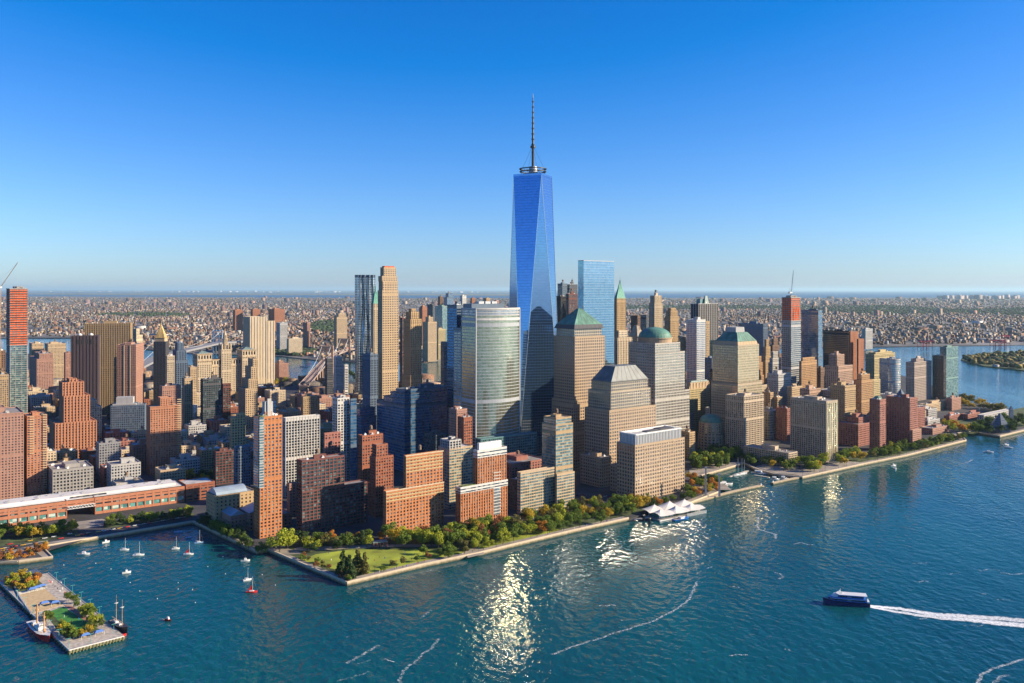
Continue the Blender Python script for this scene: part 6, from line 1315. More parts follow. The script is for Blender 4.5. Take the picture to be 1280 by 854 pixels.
# moored old ships by the pier
def oldship(c, L, Wd, hm, lab, rz, masts, mm, funnel=None, sail=False, deckh=3.4):
    x, y = P(*c, 0); o = empty('ship', (x, y, 0), rz, lab, 'ship'); m = MB(); hull(m, L, Wd, deckh, -.8, 18, .35, .7, .35); m.build('hull', hm, o)
    m = MB(); hull(m, L*1.0, Wd*1.03, deckh+.35, deckh*.95, 18, .35, .7, .35); m.build('bulwark', 'white_paint' if not sail else 'black_paint', o)
    m = MB(); m.prism([(-L*.42, -Wd*.3), (L*.28, -Wd*.36), (L*.36, 0), (L*.28, Wd*.36), (-L*.42, Wd*.3)], deckh+.3, deckh+.55); m.build('deck', 'deck', o)
    if not sail:
        m = MB(); m.box(-L*.12, L*.12, -Wd*.25, Wd*.25, deckh+.5, deckh+3); m.box(L*.02, L*.12, -Wd*.2, Wd*.2, deckh+3, deckh+5); m.box(-L*.34, -L*.22, -Wd*.2, Wd*.2, deckh+.5, deckh+2.4); m.build('deckhouse', 'white_paint', o)
        m = MB(); m.box(L*.119, L*.124, -Wd*.17, Wd*.17, deckh+3.6, deckh+4.4); m.build('bridge_windows', 'win', o)
        m = MB(); r = random.Random(2)
        for k in range(16): q = r.uniform(.3, .8); xx, yy = r.uniform(-L*.4, L*.3), r.uniform(-Wd*.3, Wd*.3); m.box(xx, xx+q, yy, yy+q, deckh+.5, deckh+.5+q*1.4)
        m.build('deck_gear', 'mast_tan', o, kind='stuff')
    else:
        m = MB(); m.box(-L*.3, -L*.1, -Wd*.18, Wd*.18, deckh+.5, deckh+1.6); m.box(0, L*.12, -Wd*.18, Wd*.18, deckh+.5, deckh+1.4); m.build('deckhouse', 'white_paint', o)
        m = MB(); m.bar((L*.45, 0, deckh+1), (L*.68, 0, deckh+3.4), .28, r2=.12); m.build('bowsprit', 'mast_tan', o)
    for (fx, h, r) in masts:
        m = MB(); m.cyl(L*fx, 0, deckh, deckh+h, r, r*.7, 8)
        if sail: m.cyl(L*fx+.3, 0, deckh+h*.78, deckh+h*1.05, r*.5, r*.3, 6)
        else: m.cyl(L*fx, 0, deckh+h*.72, deckh+h*.8, r*1.7, n=8)
        m.build('mast', mm, o)
        if sail: m = MB(); m.bar((L*fx-.3, 0, deckh+2.4), (L*fx-L*.26, 0, deckh+2.9), .55, 6, .3); m.bar((L*fx-.3, 0, deckh+3.3), (L*fx-L*.2, 0, deckh+3.7), .15); m.build('furled_sail', 'sail', o); m = MB(); m.bar((L*fx-.1, -1.6, deckh+h*.74), (L*fx-.1, 1.6, deckh+h*.74), .12); m.cyl(L*fx, 0, deckh+h*.72, deckh+h*.75, .9, n=6); m.build('crosstrees', 'white_paint', o)
        m = MB()
        for q in (-1, 1):
            for dx in (-1.6, 0, 1.6): m.bar((L*fx+dx, q*Wd*.46, deckh+.6), (L*fx, 0, deckh+h*.74), .05, 3)
        m.bar((L*fx, 0, deckh+h*.97), (L*fx+L*.25, 0, deckh+.8), .05, 3); m.build('rigging', 'darkmetal', o, kind='stuff')
    return o
oldship((50, 793), 42, 9, 'red_paint', 'red hulled old lightship with two tan masts moored left of the pier', math.atan2(-34, 33), ((.24, 15, .55), (-.14, 16.5, .65)), 'mast_tan')
oldship((149, 787), 27, 6.6, 'black_paint', 'black hulled schooner with furled sails moored right of the pier end', math.atan2(-27, 30), ((.2, 19, .24), (-.16, 20, .26)), 'mast_tan', sail=True)
for k, (px, py) in enumerate(((80, 707), (120, 705), (139, 712), (163, 729), (175, 739.5), (223, 729), (223, 737), (267, 688.5), (279, 696.5), (282, 718), (260, 709), (344.5, 732), (328, 719), (244.5, 754), (197, 749), (241, 737.5))):
    x, y = P(px, py, 0); o = empty('mooring_buoy', (x, y, 0), 0, 'small white mooring buoy floating in the basin', 'buoy', 'mooring buoys in the basin'); o.scale = (.7, .7, .7); m = MB(); m.cyl(0, 0, -.3, .35, .55, .6, 10); m.cyl(0, 0, .35, .7, .6, .2, 10); m.build('float', 'white_paint', o); m = MB(); m.bar((0, 0, .6), (0, 0, 1.3), .06); m.build('staff', 'metal', o)
# ---- river ferry
def ferry():
    s = P(1085.5, 756, 0); b = P(1032, 753.5, 0); rz = math.atan2(b[1]-s[1], b[0]-s[0])+.0; x, y = (s[0]+b[0])/2, (s[1]+b[1])/2; L = 34.0
    o = empty('ferry', (x, y, 0), R(180-13), 'blue and white passenger ferry heading left with a foaming wake', 'ferry')
    for sg in (-1, 1):
        m = MB(); hull(m, L, 3.2, 2.2, -.8, 16, .3, .9, .3); m.v = [(a, b_+sg*2.9, c) for a, b_, c in m.v]; m.build('hull', 'navy_paint', o)
    m = MB(); hull(m, L*.99, 9.2, 3.2, 1.6, 18, .32, .95, .2); m.build('hull_deck', 'navy_paint', o)
    def cab(x0, x1, w_, z0, z1, nose): return [(x0, -w_), (x1, -w_), (x1+nose, 0), (x1, w_), (x0, w_)]
    c1 = cab(-L*.43, L*.3, 4.1, 0, 0, 3.5); m = MB(); m.prism(c1, 3.1, 5.7); m.build('lower_cabin', 'blue_paint', o)
    m = MB(); m.ring(offset(c1[1:] and [(x if x > 0 else x+1.5, y) for x, y in c1], .06), offset(c1, -.3), 3.8, 4.9); m.build('lower_windows', 'win', o)
    c2 = cab(-L*.36, L*.16, 3.6, 0, 0, 3.0); m = MB(); m.prism(c2, 5.75, 8.1); m.build('upper_cabin', 'blue_paint', o); m = MB(); m.ring(offset(c2, .06), offset(c2, -.3), 6.5, 7.5); m.build('upper_windows', 'win', o)
    m = MB(); m.prism(cab(-L*.44, L*.18, 4.0, 0, 0, 2.6), 8.15, 8.4); m.build('roof', 'white_paint', o); m = MB(); m.prism(cab(L*.2, L*.3, 2.2, 0, 0, 1.5), 5.75, 7.9, cab(L*.2, L*.27, 2.0, 0, 0, 1.0)); m.build('wheelhouse', 'white_paint', o)
    m = MB(); m.box(-L*.49, -L*.43, -3.9, 3.9, 3.1, 4.2); m.box(-L*.44, -L*.41, -3.4, -3.1, 3, 8.2); m.box(-L*.44, -L*.41, 3.1, 3.4, 3, 8.2); m.build('stern_rail', 'white_paint', o)
    m = MB(); m.bar((L*.16, 0, 8.3), (L*.14, 0, 12), .16); m.box(L*.13, L*.17, -1.2, 1.2, 10, 10.2); m.cyl(L*.1, 0, 8.3, 9.3, .5, .5, 8); m.build('radar_mast', 'white_paint', o)
    m = MB(); m.ring(offset(c1, .08), offset(c1, -.2), 5.1, 5.35); m.build('white_stripe', 'white_paint', o)
ferry()
# ---- floating ferry terminal with tent roofs
def terminal():
    C0 = P(825, 652, 0); th = R(33); o = empty('ferry_terminal', (*C0, 0), th, 'floating ferry terminal under white peaked fabric canopies', 'ferry terminal')
    c, s = cos(th), sin(th)
    W_, L_ = 68, 30
    m = MB(); m.prism(rect(0, W_, 0, L_), -.8, 1.4); m.build('float_deck', 'concrete', o)
    m = MB(); m.prism(rect(-.3, W_+.3, -.5, -.02), .2, 1.2)
    for k in range(16): m.cyl(W_*(.58+.42*k/15), -1.2, -2, 3.4, .5, n=8)
    m.build('fender_piles', 'white_paint', o, kind='stuff')
    m = MB()
    for x0, x1, y0, y1 in ((6, 26, 5, 22), (32, 62, 6, 20)): m.ring(rect(x0, x1, y0, y1), rect(x0+.3, x1-.3, y0+.3, y1-.3), 1.4, 6.0)
    m.build('glass_walls', 'pane_green', o, kind='stuff')
    m = MB()
    for x in range(4, 66, 6):
        for y in (4.8, 22): m.box(x-.15, x+.15, y-.15, y+.15, 1.4, 7.2)
    m.build('columns', 'white_paint', o, kind='stuff')
    # canopies: pairs of hanging sails pulled up to a peak
    n = 3; bw_ = W_/n
    for row in range(2):
        for k in range(n):
            x0, x1 = k*bw_-1, (k+1)*bw_-1.3; y0, y1 = (-2, 14.6) if row == 0 else (15, 33); px_, py_ = (x0+x1)/2+(4 if row else -4), (y0+y1)/2; zp = 11.0+(k % 2)*1.0+row*.8
            m = MB(); N = 8; cr = [(x0, y0), (x1, y0), (x1, y1), (x0, y1)]
            for q in range(4):
                a, b = cr[q], cr[(q+1) % 4]
                def pt(u_, v_):   # u along the eave, v up to the peak
                    ex, ey = a[0]*(1-u_)+b[0]*u_, a[1]*(1-u_)+b[1]*u_; ez = 5.6+2.6*(1-4*u_*(1-u_))*(.2) + (2.6 if q % 2 else 0)*4*u_*(1-u_)
                    return (ex*(1-v_)+px_*v_, ey*(1-v_)+py_*v_, ez*(1-v_)+zp*v_-1.0*v_*(1-v_)*2)
                for i in range(N//2):
                    for j in range(5):
                        u0, u1, v0, v1 = i*2/N, (i+1)*2/N, j/5, (j+1)/5; m.quad(pt(u0, v0), pt(u1, v0), pt(u1, v1), pt(u0, v1))
            ob = m.build('canopy', 'fabric', o); md = ob.modifiers.new('thick', 'SOLIDIFY'); md.thickness = .12
            m = MB(); m.cyl(px_, py_, 1.4, zp+.6, .22, n=6); m.build('canopy_mast', 'white_paint', o)
    m = MB(); m.prism([(W_*.1-30, 14), (W_*.1-6, 12), (W_*.1-6, 16), (W_*.1-30, 18)], 1.5, 2.2); m.build('gangway', 'concrete', o)
    FT.append(local_fp(C0, th, rect(0, W_, 0, L_)))
    mb_ = motorboat(848, 657, 22, 'blue and white boat docked at the ferry terminal', R(33), 'blue_paint'); mb_.location = (C0[0]+c*26+s*5.5, C0[1]+s*26-c*5.5, 0)
    for px, py, lab in ((805, 651.5, 'black mooring dolphin left of the ferry terminal, left one'), (812, 655.5, 'black mooring dolphin left of the ferry terminal, right one')):
        x, y = P(px, py, 0); q = empty('mooring_dolphin', (x, y, 0), 0, lab, 'mooring dolphin'); m = MB()
        for k in range(5): a = 2*pi*k/5; m.cyl(1.1*cos(a), 1.1*sin(a), -3, 6, .5, .45, 7)
        m.build('piles', 'black_paint', q); m = MB(); m.cyl(0, 0, 6, 6.9, 1.9, 1.7, 10); m.build('cap', 'black_paint', q)
terminal()
# yacht harbour
def yacht(px, py, L, lab, rz, z=3.4):
    o = motorboat(px, py, L, lab, rz); m = MB(); m.prism([(-L*.3, -L*.1), (L*.08, -L*.09), (L*.14, 0), (L*.08, L*.09), (-L*.3, L*.1)], 2.95, 4.4); m.build('upper_deck', 'white_paint', o); m = MB(); m.box(-L*.2, L*.05, -L*.115, L*.115, 1.7, 2.3); m.build('cabin_windows', 'win', o); return o
yacht(865, 602, 30, 'large white yacht lying left in the yacht harbour', .5); yacht(873, 605, 18, 'white yacht below the large one', .5)
sailboat(922, 594, 16, 24, 'white_paint', 'white sailing yacht, left of the masts at the harbour pontoon', .6); sailboat(927, 593, 14, 22, 'white_paint', 'white sailing yacht at the pontoon, middle of the three masts', .6); sailboat(930, 592, 13, 20, 'white_paint', 'white sailing yacht at the pontoon, right of the three masts', .6)
yacht(905, 606, 26, 'white yacht moored to the inner side of the breakwater', .35); yacht(950, 592, 22, 'white yacht by the southern pontoon', -.3); yacht(969, 599.5, 12, 'small white boat tied by the far breakwater, left', .1); yacht(980, 599, 12, 'small white boat tied by the far breakwater, right', .1)
for pp_, lab in (([(912, 596), (935, 588.5)], 'wooden pontoon under the sailing yachts'), ([(943, 594), (962, 597)], 'wooden pontoon by the southern yachts'), ([(893, 611), (909, 607)], 'wooden pontoon behind the near breakwater'), ([(965, 593), (988, 600)], 'wooden pontoon by the small boats')):
    strip('pontoon', [wt(*p) for p in pp_], -1.6, 1.6, -.4, .7, 'boards', None, lab, 'pontoon')
for px, py, h, lab in ((882.5, 620, 34, 'tall pale light pylon left on the harbour breakwater'), (899.5, 620, 26, 'shorter pale light pylon right on the harbour breakwater')):
    x, y = P(px, py); o = empty('light_pylon', (x, y, 2.8), 0, lab, 'pylon'); m = MB(); m.prism(rect(-1.1, 1.1, -1.1, 1.1), 0, h, rect(-.7, .7, -.7, .7)); m.build('shaft', 'palegrey', o); m = MB(); m.prism(rect(-1.2, 1.2, -1.2, 1.2), h, h+1); m.build('cap', 'metal', o)
for px, py, lab in ((951, 608.5, 'small light hut on the tip of the near breakwater'), (966, 605, 'small light hut on the tip of the far breakwater')):
    x, y = P(px, py, 0); o = empty('light_hut', (x, y, 2.6), 0, lab, 'light hut'); m = MB(); m.cyl(0, 0, 0, 2.4, 1.3, 1.1, 8); m.build('hut', 'white_paint', o); m = MB(); m.cyl(0, 0, 2.4, 3.6, 1.5, .2, 8); m.build('cap', 'darkmetal', o)
# shelters and stones in the park
x, y = P(475, 683); o = empty('park_shelter', (x, y, 2.8), R(20), 'flat roofed brick pavilion between the park trees and the lawn', 'pavilion'); m = MB(); m.prism(rect(-7, 7, -4, 4), 4.6, 5.2); m.build('roof', 'copper_grey', o); m = MB()
for k in range(5):
    for yy in (-3.4, 3.4): m.box(-6.4+k*3.2-.4, -6.4+k*3.2+.4, yy-.4, yy+.4, 0, 4.6)
m.build('brick_pillars', 'redbrick', o, kind='stuff')
x, y = P(757, 632); o = empty('memorial', (x, y, 2.8), R(30), 'pale stone memorial slab among the trees below the stepped tower', 'memorial'); m = MB(); m.prism([(-12, -6), (12, -6), (9, 7), (-9, 7)], 0, 1.4, [(-12, -6), (12, -6), (9, 7), (-9, 7)]); m.prism([(4, -4), (11, -4), (9, 6), (5, 6)], 1.4, 6, [(5, -3), (10, -3), (9, 5), (6, 5)]); m.build('stone_block', 'stone', o); m = MB(); m.prism([(-11, -5), (3.5, -5), (4, 6), (-8, 6)], 1.4, 2.0); m.build('grass_top', 'lawn', o)
x, y = P(1254, 539); 
o = empty('memorial', (AX(1250, 1540), 1540, 2.8), R(10), 'grey stepped pyramid roofed pavilion in the dark trees at the right', 'pavilion'); m = MB(); m.cyl(0, 0, 0, 8, 17, 17, 6)
for k in range(6): m.cyl(0, 0, 8+k*4, 8+k*4+3.6, 17-k*2.7, 15.6-k*2.7, 6)
m.build('stepped_roof', 'slate', o)
o = empty('clock_tower', (AX(1264, 1640), 1640, 2.8), 0, 'small grey tower rising at the end of the long grey hall', 'tower'); m = MB(); m.box(-3, 3, -3, 3, 0, 24); m.box(-3.6, 3.6, -3.6, 3.6, 24, 25); m.build('shaft', 'palegrey', o); m = MB(); m.prism(rect(-3, 3, -3, 3), 25, 32, rect(-.3, .3, -.3, .3)); m.build('spire', 'slate', o)
o = motorboat(1226, 505, 60, 'white ferry ship docked behind the far point', .3)

# ---------------------------------------------------------------- street cars
def car0(cm, lab):
    o = empty('parked_car', (0, 0, 0), 0, lab, 'car'); m = MB(); pr = [(-2.25, .35), (2.2, .35), (2.25, .8), (1.2, .95), (-2.2, 1.0)]
    i = 0; m.v = [(x, -.9, z) for x, z in pr]+[(x, .9, z) for x, z in pr]; n = 5; m.f = [tuple(range(n)), tuple(range(2*n-1, n-1, -1))]+[(k, k+n, (k+1) % n+n, (k+1) % n) for k in range(n)]; m.build('body', cm, o)
    m = MB(); m.prism(rect(-1.9, 1.0, -.82, .82), .96, 1.48, rect(-1.5, .35, -.68, .68)); m.build('cabin', 'win', o)
    m = MB()
    for x in (-1.4, 1.4):
        for y in (-.85, .85): m.v, i = m.v, len(m.v); m.v += [(x+.34*cos(2*pi*k/8), y-.1, .34+.34*sin(2*pi*k/8)) for k in range(8)]+[(x+.34*cos(2*pi*k/8), y+.1, .34+.34*sin(2*pi*k/8)) for k in range(8)]; m.f += [tuple(range(i, i+8)), tuple(range(i+15, i+7, -1))]+[(i+k, i+8+k, i+8+(k+1) % 8, i+(k+1) % 8) for k in range(8)]
    m.build('wheels', 'black_paint', o, kind='stuff'); KIDS[o.name] = list(o.children); return o
cc = [('white_paint', 'white'), ('black_paint', 'black'), ('metal', 'silver grey'), ('red_paint', 'red'), ('yellow_paint', 'yellow')]
mat('yellow_paint', (.75, .45, .03), .4, var=0)
protos = {}
def car(px, py, k, rz, where, grp, z=2.87):
    lab = '%s car %s' % (cc[k][1], where)
    if k not in protos: o = protos[k] = car0(cc[k][0], lab)
    else: o = copy_tree(protos[k])
    x, y = P(px, py, z); o.location = (x, y, z); o.rotation_euler = (0, 0, rz); o['label'] = lab; o['group'] = grp
r = random.Random(12); rz = math.atan2(P(242, 646)[1]-P(110, 664)[1], P(242, 646)[0]-P(110, 664)[0])
for k in range(26): t = (k+r.random()*.6)/26; s = r.choice((0, 1, 1)); car(0+240*t, (688-42*t if s else 684-41*t)-.5, r.randrange(5), rz, 'on the quay street in front of the long school', 'cars on the quay street')
for k in range(14): t = (k+r.random()*.5)/14; car(-4+26*t, 687.5-4*t+(k % 2)*2.6, r.randrange(5), rz+1.2, 'in the parking bays at the left edge', 'cars parked at the left edge')
for k in range(8): car(632+6*k+r.random()*2, 655-1.1*k, r.randrange(4), R(40), 'in the street behind the park trees', 'cars behind the park trees')
for k in range(7): car(722+7*k, 622-r.random()*3, r.randrange(4), R(40), 'in the shaded street below the stepped tower', 'cars in the shaded street')
# people, tiny at this distance
def person_mesh(cm):
    m = MB(); prof = [(0, .0, .16, .1), (-.0, .45, .2, .13), (0, .85, .26, .17), (0, 1.1, .22, .15), (0, 1.4, .3, .16), (0, 1.5, .1, .09), (0, 1.6, .15, .15), (0, 1.75, .14, .15), (0, 1.82, .05, .05)]
    N = 8
    for _, z, a, b in prof: m.v += [(a*cos(2*pi*k/N), b*sin(2*pi*k/N), z) for k in range(N)]
    for i in range(len(prof)-1):
        for k in range(N): m.f.append((i*N+k, i*N+(k+1) % N, (i+1)*N+(k+1) % N, (i+1)*N+k))
    for sg in (-1, 1): m.bar((sg*.28, 0, 1.38), (sg*.36, .08, .8), .07, 5, .05)
    return m.mesh('person', cm)
pm = [person_mesh(k) for k in ('blue_paint', 'red_paint', 'white_paint', 'black_paint')]
def person(px, py, z, k, where, g):
    x, y = P(px, py, z); o = bpy.data.objects.new('person', pm[k]); o.location = (x, y, z); o.rotation_euler = (0, 0, r.uniform(0, 6)); col.objects.link(o); tag(o, 'person in %s standing %s' % (['blue', 'red', 'white', 'black'][k], where), 'person', g)
for k in range(16): t = r.random(); person(62+56*t+r.uniform(-1, 1), 729+36*t+r.uniform(-3, 3), 2.5, r.randrange(4), 'on the right walkway of the pier', 'people on the pier walkway')
for k in range(10): t = r.random(); person(10+60*t, 741+46*t+r.uniform(-1, 2), 2.5, r.randrange(4), 'on the left walkway of the pier', 'people on the left pier walkway')
for k in range(9): person(r.uniform(74, 106), 772+r.uniform(-2, 8), 2.62, r.randrange(4), 'on the pier lawn', 'people on the pier lawn')
for k in range(12): person(r.uniform(395, 520), r.uniform(692, 704), 2.9, r.randrange(4), 'on the big lawn', 'people on the big lawn')

# lamps and walkers along the esplanade
lq = lamp0(); KIDS[lq.name] = list(lq.children); first = True
def along(pts, d):
    for a, b in zip(pts, pts[1:]):
        L = math.hypot(b[0]-a[0], b[1]-a[1])
        if d <= L: return a[0]+(b[0]-a[0])*d/L-(b[1]-a[1])/L*5, a[1]+(b[1]-a[1])*d/L+(b[0]-a[0])/L*5
        d -= L
for e, wh, n_, st in ((E1, 'along the esplanade below the park', 17, 22), (E3, 'along the esplanade below the red brick towers', 17, 26), (N1, 'along the shaded walk by the basin', 9, 20)):
    for k in range(n_):
        q = along(e, 8+k*st)
        if not q: continue
        o = lq if first else copy_tree(lq); first = False; o.location = (q[0], q[1], 2.9); o['label'] = 'dark lamp post '+wh; o['group'] = 'lamp posts '+wh
        for c in o.children:
            if c.data.materials[0].name != 'darkmetal': c.data = c.data.copy() if c.data.users > 1 and o is lq else c.data; c.data.materials[0] = M('darkmetal')
for e, wh, n_, L_ in ((E1, 'on the park esplanade', 34, 370), (E3, 'on the esplanade below the red brick towers', 22, 400)):
    for k in range(n_):
        q = along(e, r.uniform(3, L_))
        if q: kk = r.randrange(4); o = bpy.data.objects.new('person', pm[kk]); o.location = (q[0]+r.uniform(-2, 2), q[1]+r.uniform(-2, 2), 2.95); o.rotation_euler = (0, 0, r.uniform(0, 6)); col.objects.link(o); tag(o, 'person in %s walking %s' % (['blue', 'red', 'white', 'black'][kk], wh), 'person', 'people '+wh)
# ---------------------------------------------------------------- infill blocks of the old quarters
def infill():
    r = random.Random(21); n = 0
    STL = ['brick', 'redbrick', 'tan', 'cream', 'buff', 'sand', 'rose', 'palegrey', 'loft', 'brown', 'white']
    nm = {'brick': 'red brown brick', 'redbrick': 'dark red brick', 'tan': 'tan stone', 'cream': 'cream', 'buff': 'buff brick', 'loft': 'grey concrete loft', 'rose': 'rose brick', 'palegrey': 'pale grey', 'brown': 'brown', 'sand': 'sand coloured', 'white': 'whitewashed'}
    zones = [  # px range, Y range, angle, cell, heights, label tail, limit
        ((-20, 345), (1040, 1700), TR, (34, 27), (14, 38), 'in the old quarter behind the long school', 84),
        ((-20, 345), (1700, 2250), TR, (44, 34), (14, 42), 'in the old quarter towards the bridges', 44),
        ((345, 480), (1240, 2200), TR, (40, 32), (16, 46), 'between the white grid slab and the stone bridge', 44),
        ((480, 600), (1330, 2250), TR, (44, 36), (20, 50), 'behind the dark blue glass block', 20),
        ((620, 860), (1350, 2200), 39.4, (46, 40), (35, 80), 'deep between the great towers', 20),
        ((856, 1085), (1440, 2150), 36, (38, 32), (40, 95), 'in the packed quarter right of the dome', 52),
        ((1085, 1170), (1560, 2000), 36, (38, 32), (14, 40), 'behind the red brick riverside towers', 10)]
    for (x0, x1), (y0, y1), th, (cw, cd), (h0, h1), tail, lim in zones:
        t = R(th); c, s = cos(t), sin(t); cnt = 0; cells = []
        X0, X1 = min(AX(x0, y0), AX(x0, y1)), max(AX(x1, y0), AX(x1, y1))
        for i in range(-60, 90):
            for j in range(-60, 90):
                u = i*(cw+1)+(i//3)*15; v = j*(cd+1)+(j//2)*13; x, y = c*u-s*v, 1300+s*u+c*v
                px = CX+F*x/y if y > 0 else -999
                if y0 < y < y1 and x0 < px < x1: cells.append((y, x))
        cells.sort(); gap = max(1, 1)
        for y, x in cells:
            if cnt >= lim: break
            w_, d_ = cw*r.uniform(.75, 1), cd*r.uniform(.75, 1)
            fp = local_fp((x, y), t, rect(-.5, w_+.5, -.5, d_+.5))
            if any(sat(fp, f) for f in FT): continue
            if any(inpoly(a, b, fp) for a, b in TREES): continue
            if any(not inpoly(px_, py_, shore) for px_, py_ in fp): continue
            h = h0+(h1-h0)*r.random()**1.8; st = r.choice(STL[:8] if x < 0 else STL)
            q = [(0, 1, 0, 1, h)]
            root = empty('building', (x, y, 2.8), t, '%s %s building %s' % ('tall' if h > 60 else 'middling' if h > 28 else 'low', nm[st], tail), 'building', 'buildings '+tail)
            wm, gm_, rm = MB(), MB(), MB(); block(rect(0, w_, 0, d_), 0, h, st, wm, gm_, rm); WL = wm.build('wall', ST[st][0], root); gm_.build('windows', ST[st][1], WL, kind='stuff'); RF = rm.build('roof', r.choice(['roof', 'roof_pale', 'roof_pale', 'roof_tan', 'roof_tan', 'roof']), root)
            rooftop(RF, 1, w_-1, 1, d_-1, h+.05, st, r.randrange(10**6)); FT.append(fp); cnt += 1; n += 1
    print('infill', n)
infill()
houses('old_quarter_rooftops', 'low packed houses filling the streets towards the bridges', 700, 41, (466, 560), (-40, 860), HC, (10, 26), (9, 22), mask=lambda px, py, r_: np.array([inpoly((a-CX)/F*(CH-2.4)*F/(b-HZ), (CH-2.4)*F/(b-HZ), shore) and not any(inpoly((a-CX)/F*(CH-2.4)*F/(b-HZ)+dx, (CH-2.4)*F/(b-HZ)+dy, f) for f in FT for dx, dy in ((0, 0), (14, 0), (-14, 0), (0, 14), (0, -14))) for a, b in zip(px, py)]))

# ---------------------------------------------------------------- foam on the water
def foam_mat():
    m, n, l, b = nodes('foam'); b.inputs['Base Color'].default_value = (.82, .85, .84, 1); b.inputs['Roughness'].default_value = .8
    tc = n.new('ShaderNodeTexCoord'); ns = n.new('ShaderNodeTexNoise'); ns.inputs['Scale'].default_value = .45; ns.inputs['Detail'].default_value = 7; ns.inputs['Roughness'].default_value = .75; l.new(tc.outputs['Object'], ns.inputs['Vector'])
    at = n.new('ShaderNodeAttribute'); at.attribute_name = 'cover'
    ad = n.new('ShaderNodeMath'); ad.operation = 'ADD'; l.new(ns.outputs['Fac'], ad.inputs[0]); l.new(at.outputs['Fac'], ad.inputs[1])
    mr = n.new('ShaderNodeMapRange'); mr.inputs['From Min'].default_value = .92; mr.inputs['From Max'].default_value = 1.26; l.new(ad.outputs[0], mr.inputs['Value']); l.new(mr.outputs[0], b.inputs['Alpha'])
foam_mat()
def foam(name, pts, widths, covers, label, z=.05, sub=10, jit=.5, seed=0):
    r = random.Random(seed); q = [P(px, py, z) for px, py in pts]; C_ = []
    for i in range(len(q)-1):
        for k in range(sub): t = k/sub; C_.append((q[i][0]*(1-t)+q[i+1][0]*t, q[i][1]*(1-t)+q[i+1][1]*t, widths[i]*(1-t)+widths[i+1]*t, covers[i]*(1-t)+covers[i+1]*t))
    C_.append((*q[-1], widths[-1], covers[-1])); V = []; A_ = []; Fc = []; n = len(C_); wob = 0
    for i, (x, y, w_, cv) in enumerate(C_):
        a = C_[max(0, i-1)]; b = C_[min(n-1, i+1)]; L = math.hypot(b[0]-a[0], b[1]-a[1]) or 1; nx, ny = -(b[1]-a[1])/L, (b[0]-a[0])/L; wob = wob*.7+r.uniform(-1, 1)*jit*w_*.5
        for k, f in enumerate((-1, -.4, .4, 1)): V.append((x+nx*(w_*f+wob), y+ny*(w_*f+wob), z)); A_.append(0.0 if abs(f) == 1 or i in (0, n-1) else cv)
        if i: j = 4*i; Fc += [(j-4+k, j-3+k, j+1+k, j+k) for k in range(3)]
    me = bpy.data.meshes.new(name); me.from_pydata(V, [], Fc); at = me.attributes.new('cover', 'FLOAT', 'POINT'); at.data.foreach_set('value', A_); me.materials.append(M('foam')); o = bpy.data.objects.new(name, me); col.objects.link(o); tag(o, label, None, None, 'stuff'); return o
foam('wake', [(1084, 756.5), (1120, 760), (1170, 767), (1230, 772), (1300, 776)], [3.0, 5.5, 7, 8, 8.5], [.9, .72, .68, .66, .62], 'upper foaming band of the ferry wake', seed=1, sub=16, jit=.25)
foam('wake', [(1086, 758), (1130, 766), (1180, 772), (1240, 778), (1300, 784)], [2.6, 4.5, 6.5, 8, 9], [.85, .68, .66, .7, .68], 'lower foaming band of the ferry wake', z=.09, seed=2, sub=16, jit=.25)
foam('bow_wave', [(1034, 751.5), (1045, 757), (1065, 760.5), (1088, 762)], [.5, .8, .7, .4], [.5, .45, .3, .1], 'thin white wave along the ferry hull', seed=3)
foam('wake', [(210, 776.5), (200, 773), (185, 765), (165, 756)], [.7, 1.6, 2.4, 2.6], [.6, .4, .3, .15], 'thin wake behind the small speedboat', seed=4)
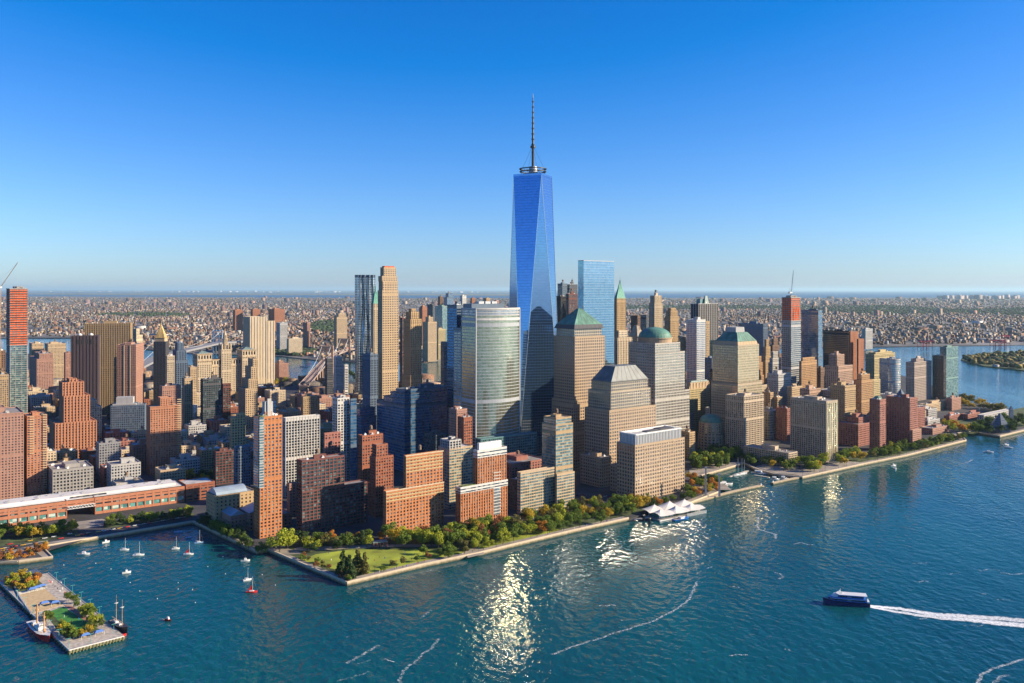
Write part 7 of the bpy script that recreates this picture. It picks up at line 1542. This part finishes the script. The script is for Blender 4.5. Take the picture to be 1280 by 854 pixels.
FL = [([(872, 726), (868, 735), (862, 748), (852, 757), (840, 765), (815, 777), (780, 788), (755, 796), (710, 811), (688, 819)], 1.3, .46), ([(549, 798), (545, 804), (538, 812), (525, 822), (515, 830), (505, 838), (500, 850), (502, 860)], 1.3, .44),
      ([(475, 806), (465, 812), (452, 820), (440, 826), (434, 830)], 1.6, .44), ([(640, 742), (625, 752), (608, 763), (600, 772), (596, 780)], 2.0, .38), ([(540, 762), (532, 768), (527, 773)], 1.6, .42), ([(464, 839), (452, 843), (440, 847), (420, 852)], 1.2, .4), ([(548, 798), (540, 800), (530, 803), (514, 805)], 1.2, .3),
      ([(591, 792), (570, 796), (555, 798), (535, 802)], .9, .33), ([(949, 646), (948, 652), (946, 657), (950, 662), (958, 664), (968, 667), (971, 670), (968, 673)], 1.5, .48), ([(934, 666), (944, 664), (950, 662)], 1.2, .36), ([(920, 683), (926, 684), (934, 683)], 1.3, .42), ([(932, 696), (945, 693), (951, 690)], 1.4, .36), ([(524, 718), (536, 714), (549, 711)], 1.1, .4),
      ([(1280, 822), (1262, 830), (1240, 836), (1228, 842), (1224, 852), (1222, 860)], 1.3, .48), ([(1262, 842), (1250, 846), (1238, 856)], 1.5, .44), ([(967, 715), (976, 717), (979, 721), (974, 724)], 1.2, .46), ([(960, 731), (975, 733), (990, 733)], 1, .36), ([(1208, 578), (1212, 576), (1217, 574)], 2, .45), ([(1217, 590), (1212, 596), (1206, 606), (1222, 612), (1230, 625)], 1.3, .32),
      ([(1164, 572), (1180, 571), (1206, 571)], 1.4, .38), ([(1120, 588), (1130, 590), (1140, 588)], 1.2, .36), ([(744, 717), (760, 719), (775, 723)], 1.6, .36), ([(820, 704), (835, 701), (846, 704)], 1.4, .36), ([(690, 724), (700, 723)], 1.5, .4), ([(880, 715), (872, 722), (868, 728)], 1, .35), ([(1003, 756), (1016, 758)], 1, .3), ([(980, 811), (990, 813)], 1.4, .42),
      ([(640, 712), (646, 720), (655, 728), (670, 736)], 1.2, .25), ([(560, 735), (572, 730), (590, 724)], 1.6, .36), ([(395, 757), (370, 761), (340, 763)], 1.0, .3), ([(170, 740), (190, 752), (212, 758)], 1.2, .2), ([(800, 850), (790, 852)], 1, .3), ([(20, 846), (24, 851)], 1.4, .4), ([(1140, 790), (1160, 796)], 1, .25)]
rf = random.Random(8)
for k in range(34):     # small loose streaks and whitecaps
    x0, y0 = rf.uniform(420, 1270), rf.uniform(640, 845)
    if y0 < 760-.28*(x0-420)*.95: y0 += 90
    q = [(x0, y0)]
    for j in range(rf.randint(2, 4)): q.append((q[-1][0]+rf.uniform(3, 9), q[-1][1]+rf.uniform(-2.2, 2.2)))
    if y0 < 848: FL.append((q, rf.uniform(.6, 1.0), rf.uniform(.38, .48)))
for k, (p, w_, c) in enumerate(FL): foam('foam_streak', p, [w_*1.7]*len(p), [c+.03]*len(p), 'thin streak of white foam on the river', z=.04+.004*k, seed=k+10)

# ---------------------------------------------------------------- air
hm = bpy.data.materials.new('haze_air'); hm.use_nodes = True; hn = hm.node_tree.nodes; hn.remove(hn['Principled BSDF']); pv = hn.new('ShaderNodeVolumePrincipled'); pv.inputs['Color'].default_value = (.60, .88, 1.0, 1); pv.inputs['Density'].default_value = HAZE; pv.inputs['Anisotropy'].default_value = .2
hm.node_tree.links.new(pv.outputs[0], hn['Material Output'].inputs['Volume']); MATS['haze_air'] = hm
hb = MB(); hb.box(-260000, 260000, -3500, 350000, -5, 575); ho = hb.build('haze', 'haze_air', kind='stuff'); ho['label'] = 'thin blue air haze'
plant_all()
# names of place for things that would otherwise share a description
bpy.context.view_layer.update(); same = {}
for o in bpy.data.objects:
    if o.get('category') and o.get('label'): same.setdefault(o['label'], []).append(o)
ORD = ['second', 'third', 'fourth', 'fifth', 'sixth', 'seventh', 'eighth', 'ninth', 'tenth', 'eleventh', 'twelfth', 'thirteenth', 'fourteenth', 'fifteenth', 'sixteenth', 'seventeenth', 'eighteenth', 'nineteenth', 'twentieth', 'twenty first', 'twenty second']
for lab, os_ in same.items():
    n = len(os_)
    if 2 <= n <= 22 and 'person' not in lab:
        os_.sort(key=lambda o: o.location.x/max(o.location.y, 1))
        for k, o in enumerate(os_):
            pre = 'leftmost' if k == 0 else 'rightmost' if k == n-1 else ORD[k-1]+' from left,'
            if len((pre+' '+lab).split()) <= 16: o['label'] = pre+' '+lab
for i in range(len(FOOT)):
    for j in range(i):
        if sat(FOOT[i][0], FOOT[j][0]): print('OVERLAP', FOOT[i][1][:44], '|', FOOT[j][1][:44])
print('objects', len(bpy.data.objects), 'trees', NT[0], 'tris', sum(len(o.data.polygons) for o in bpy.data.objects if o.type == 'MESH'), 'time', round(time.time()-T0, 1))
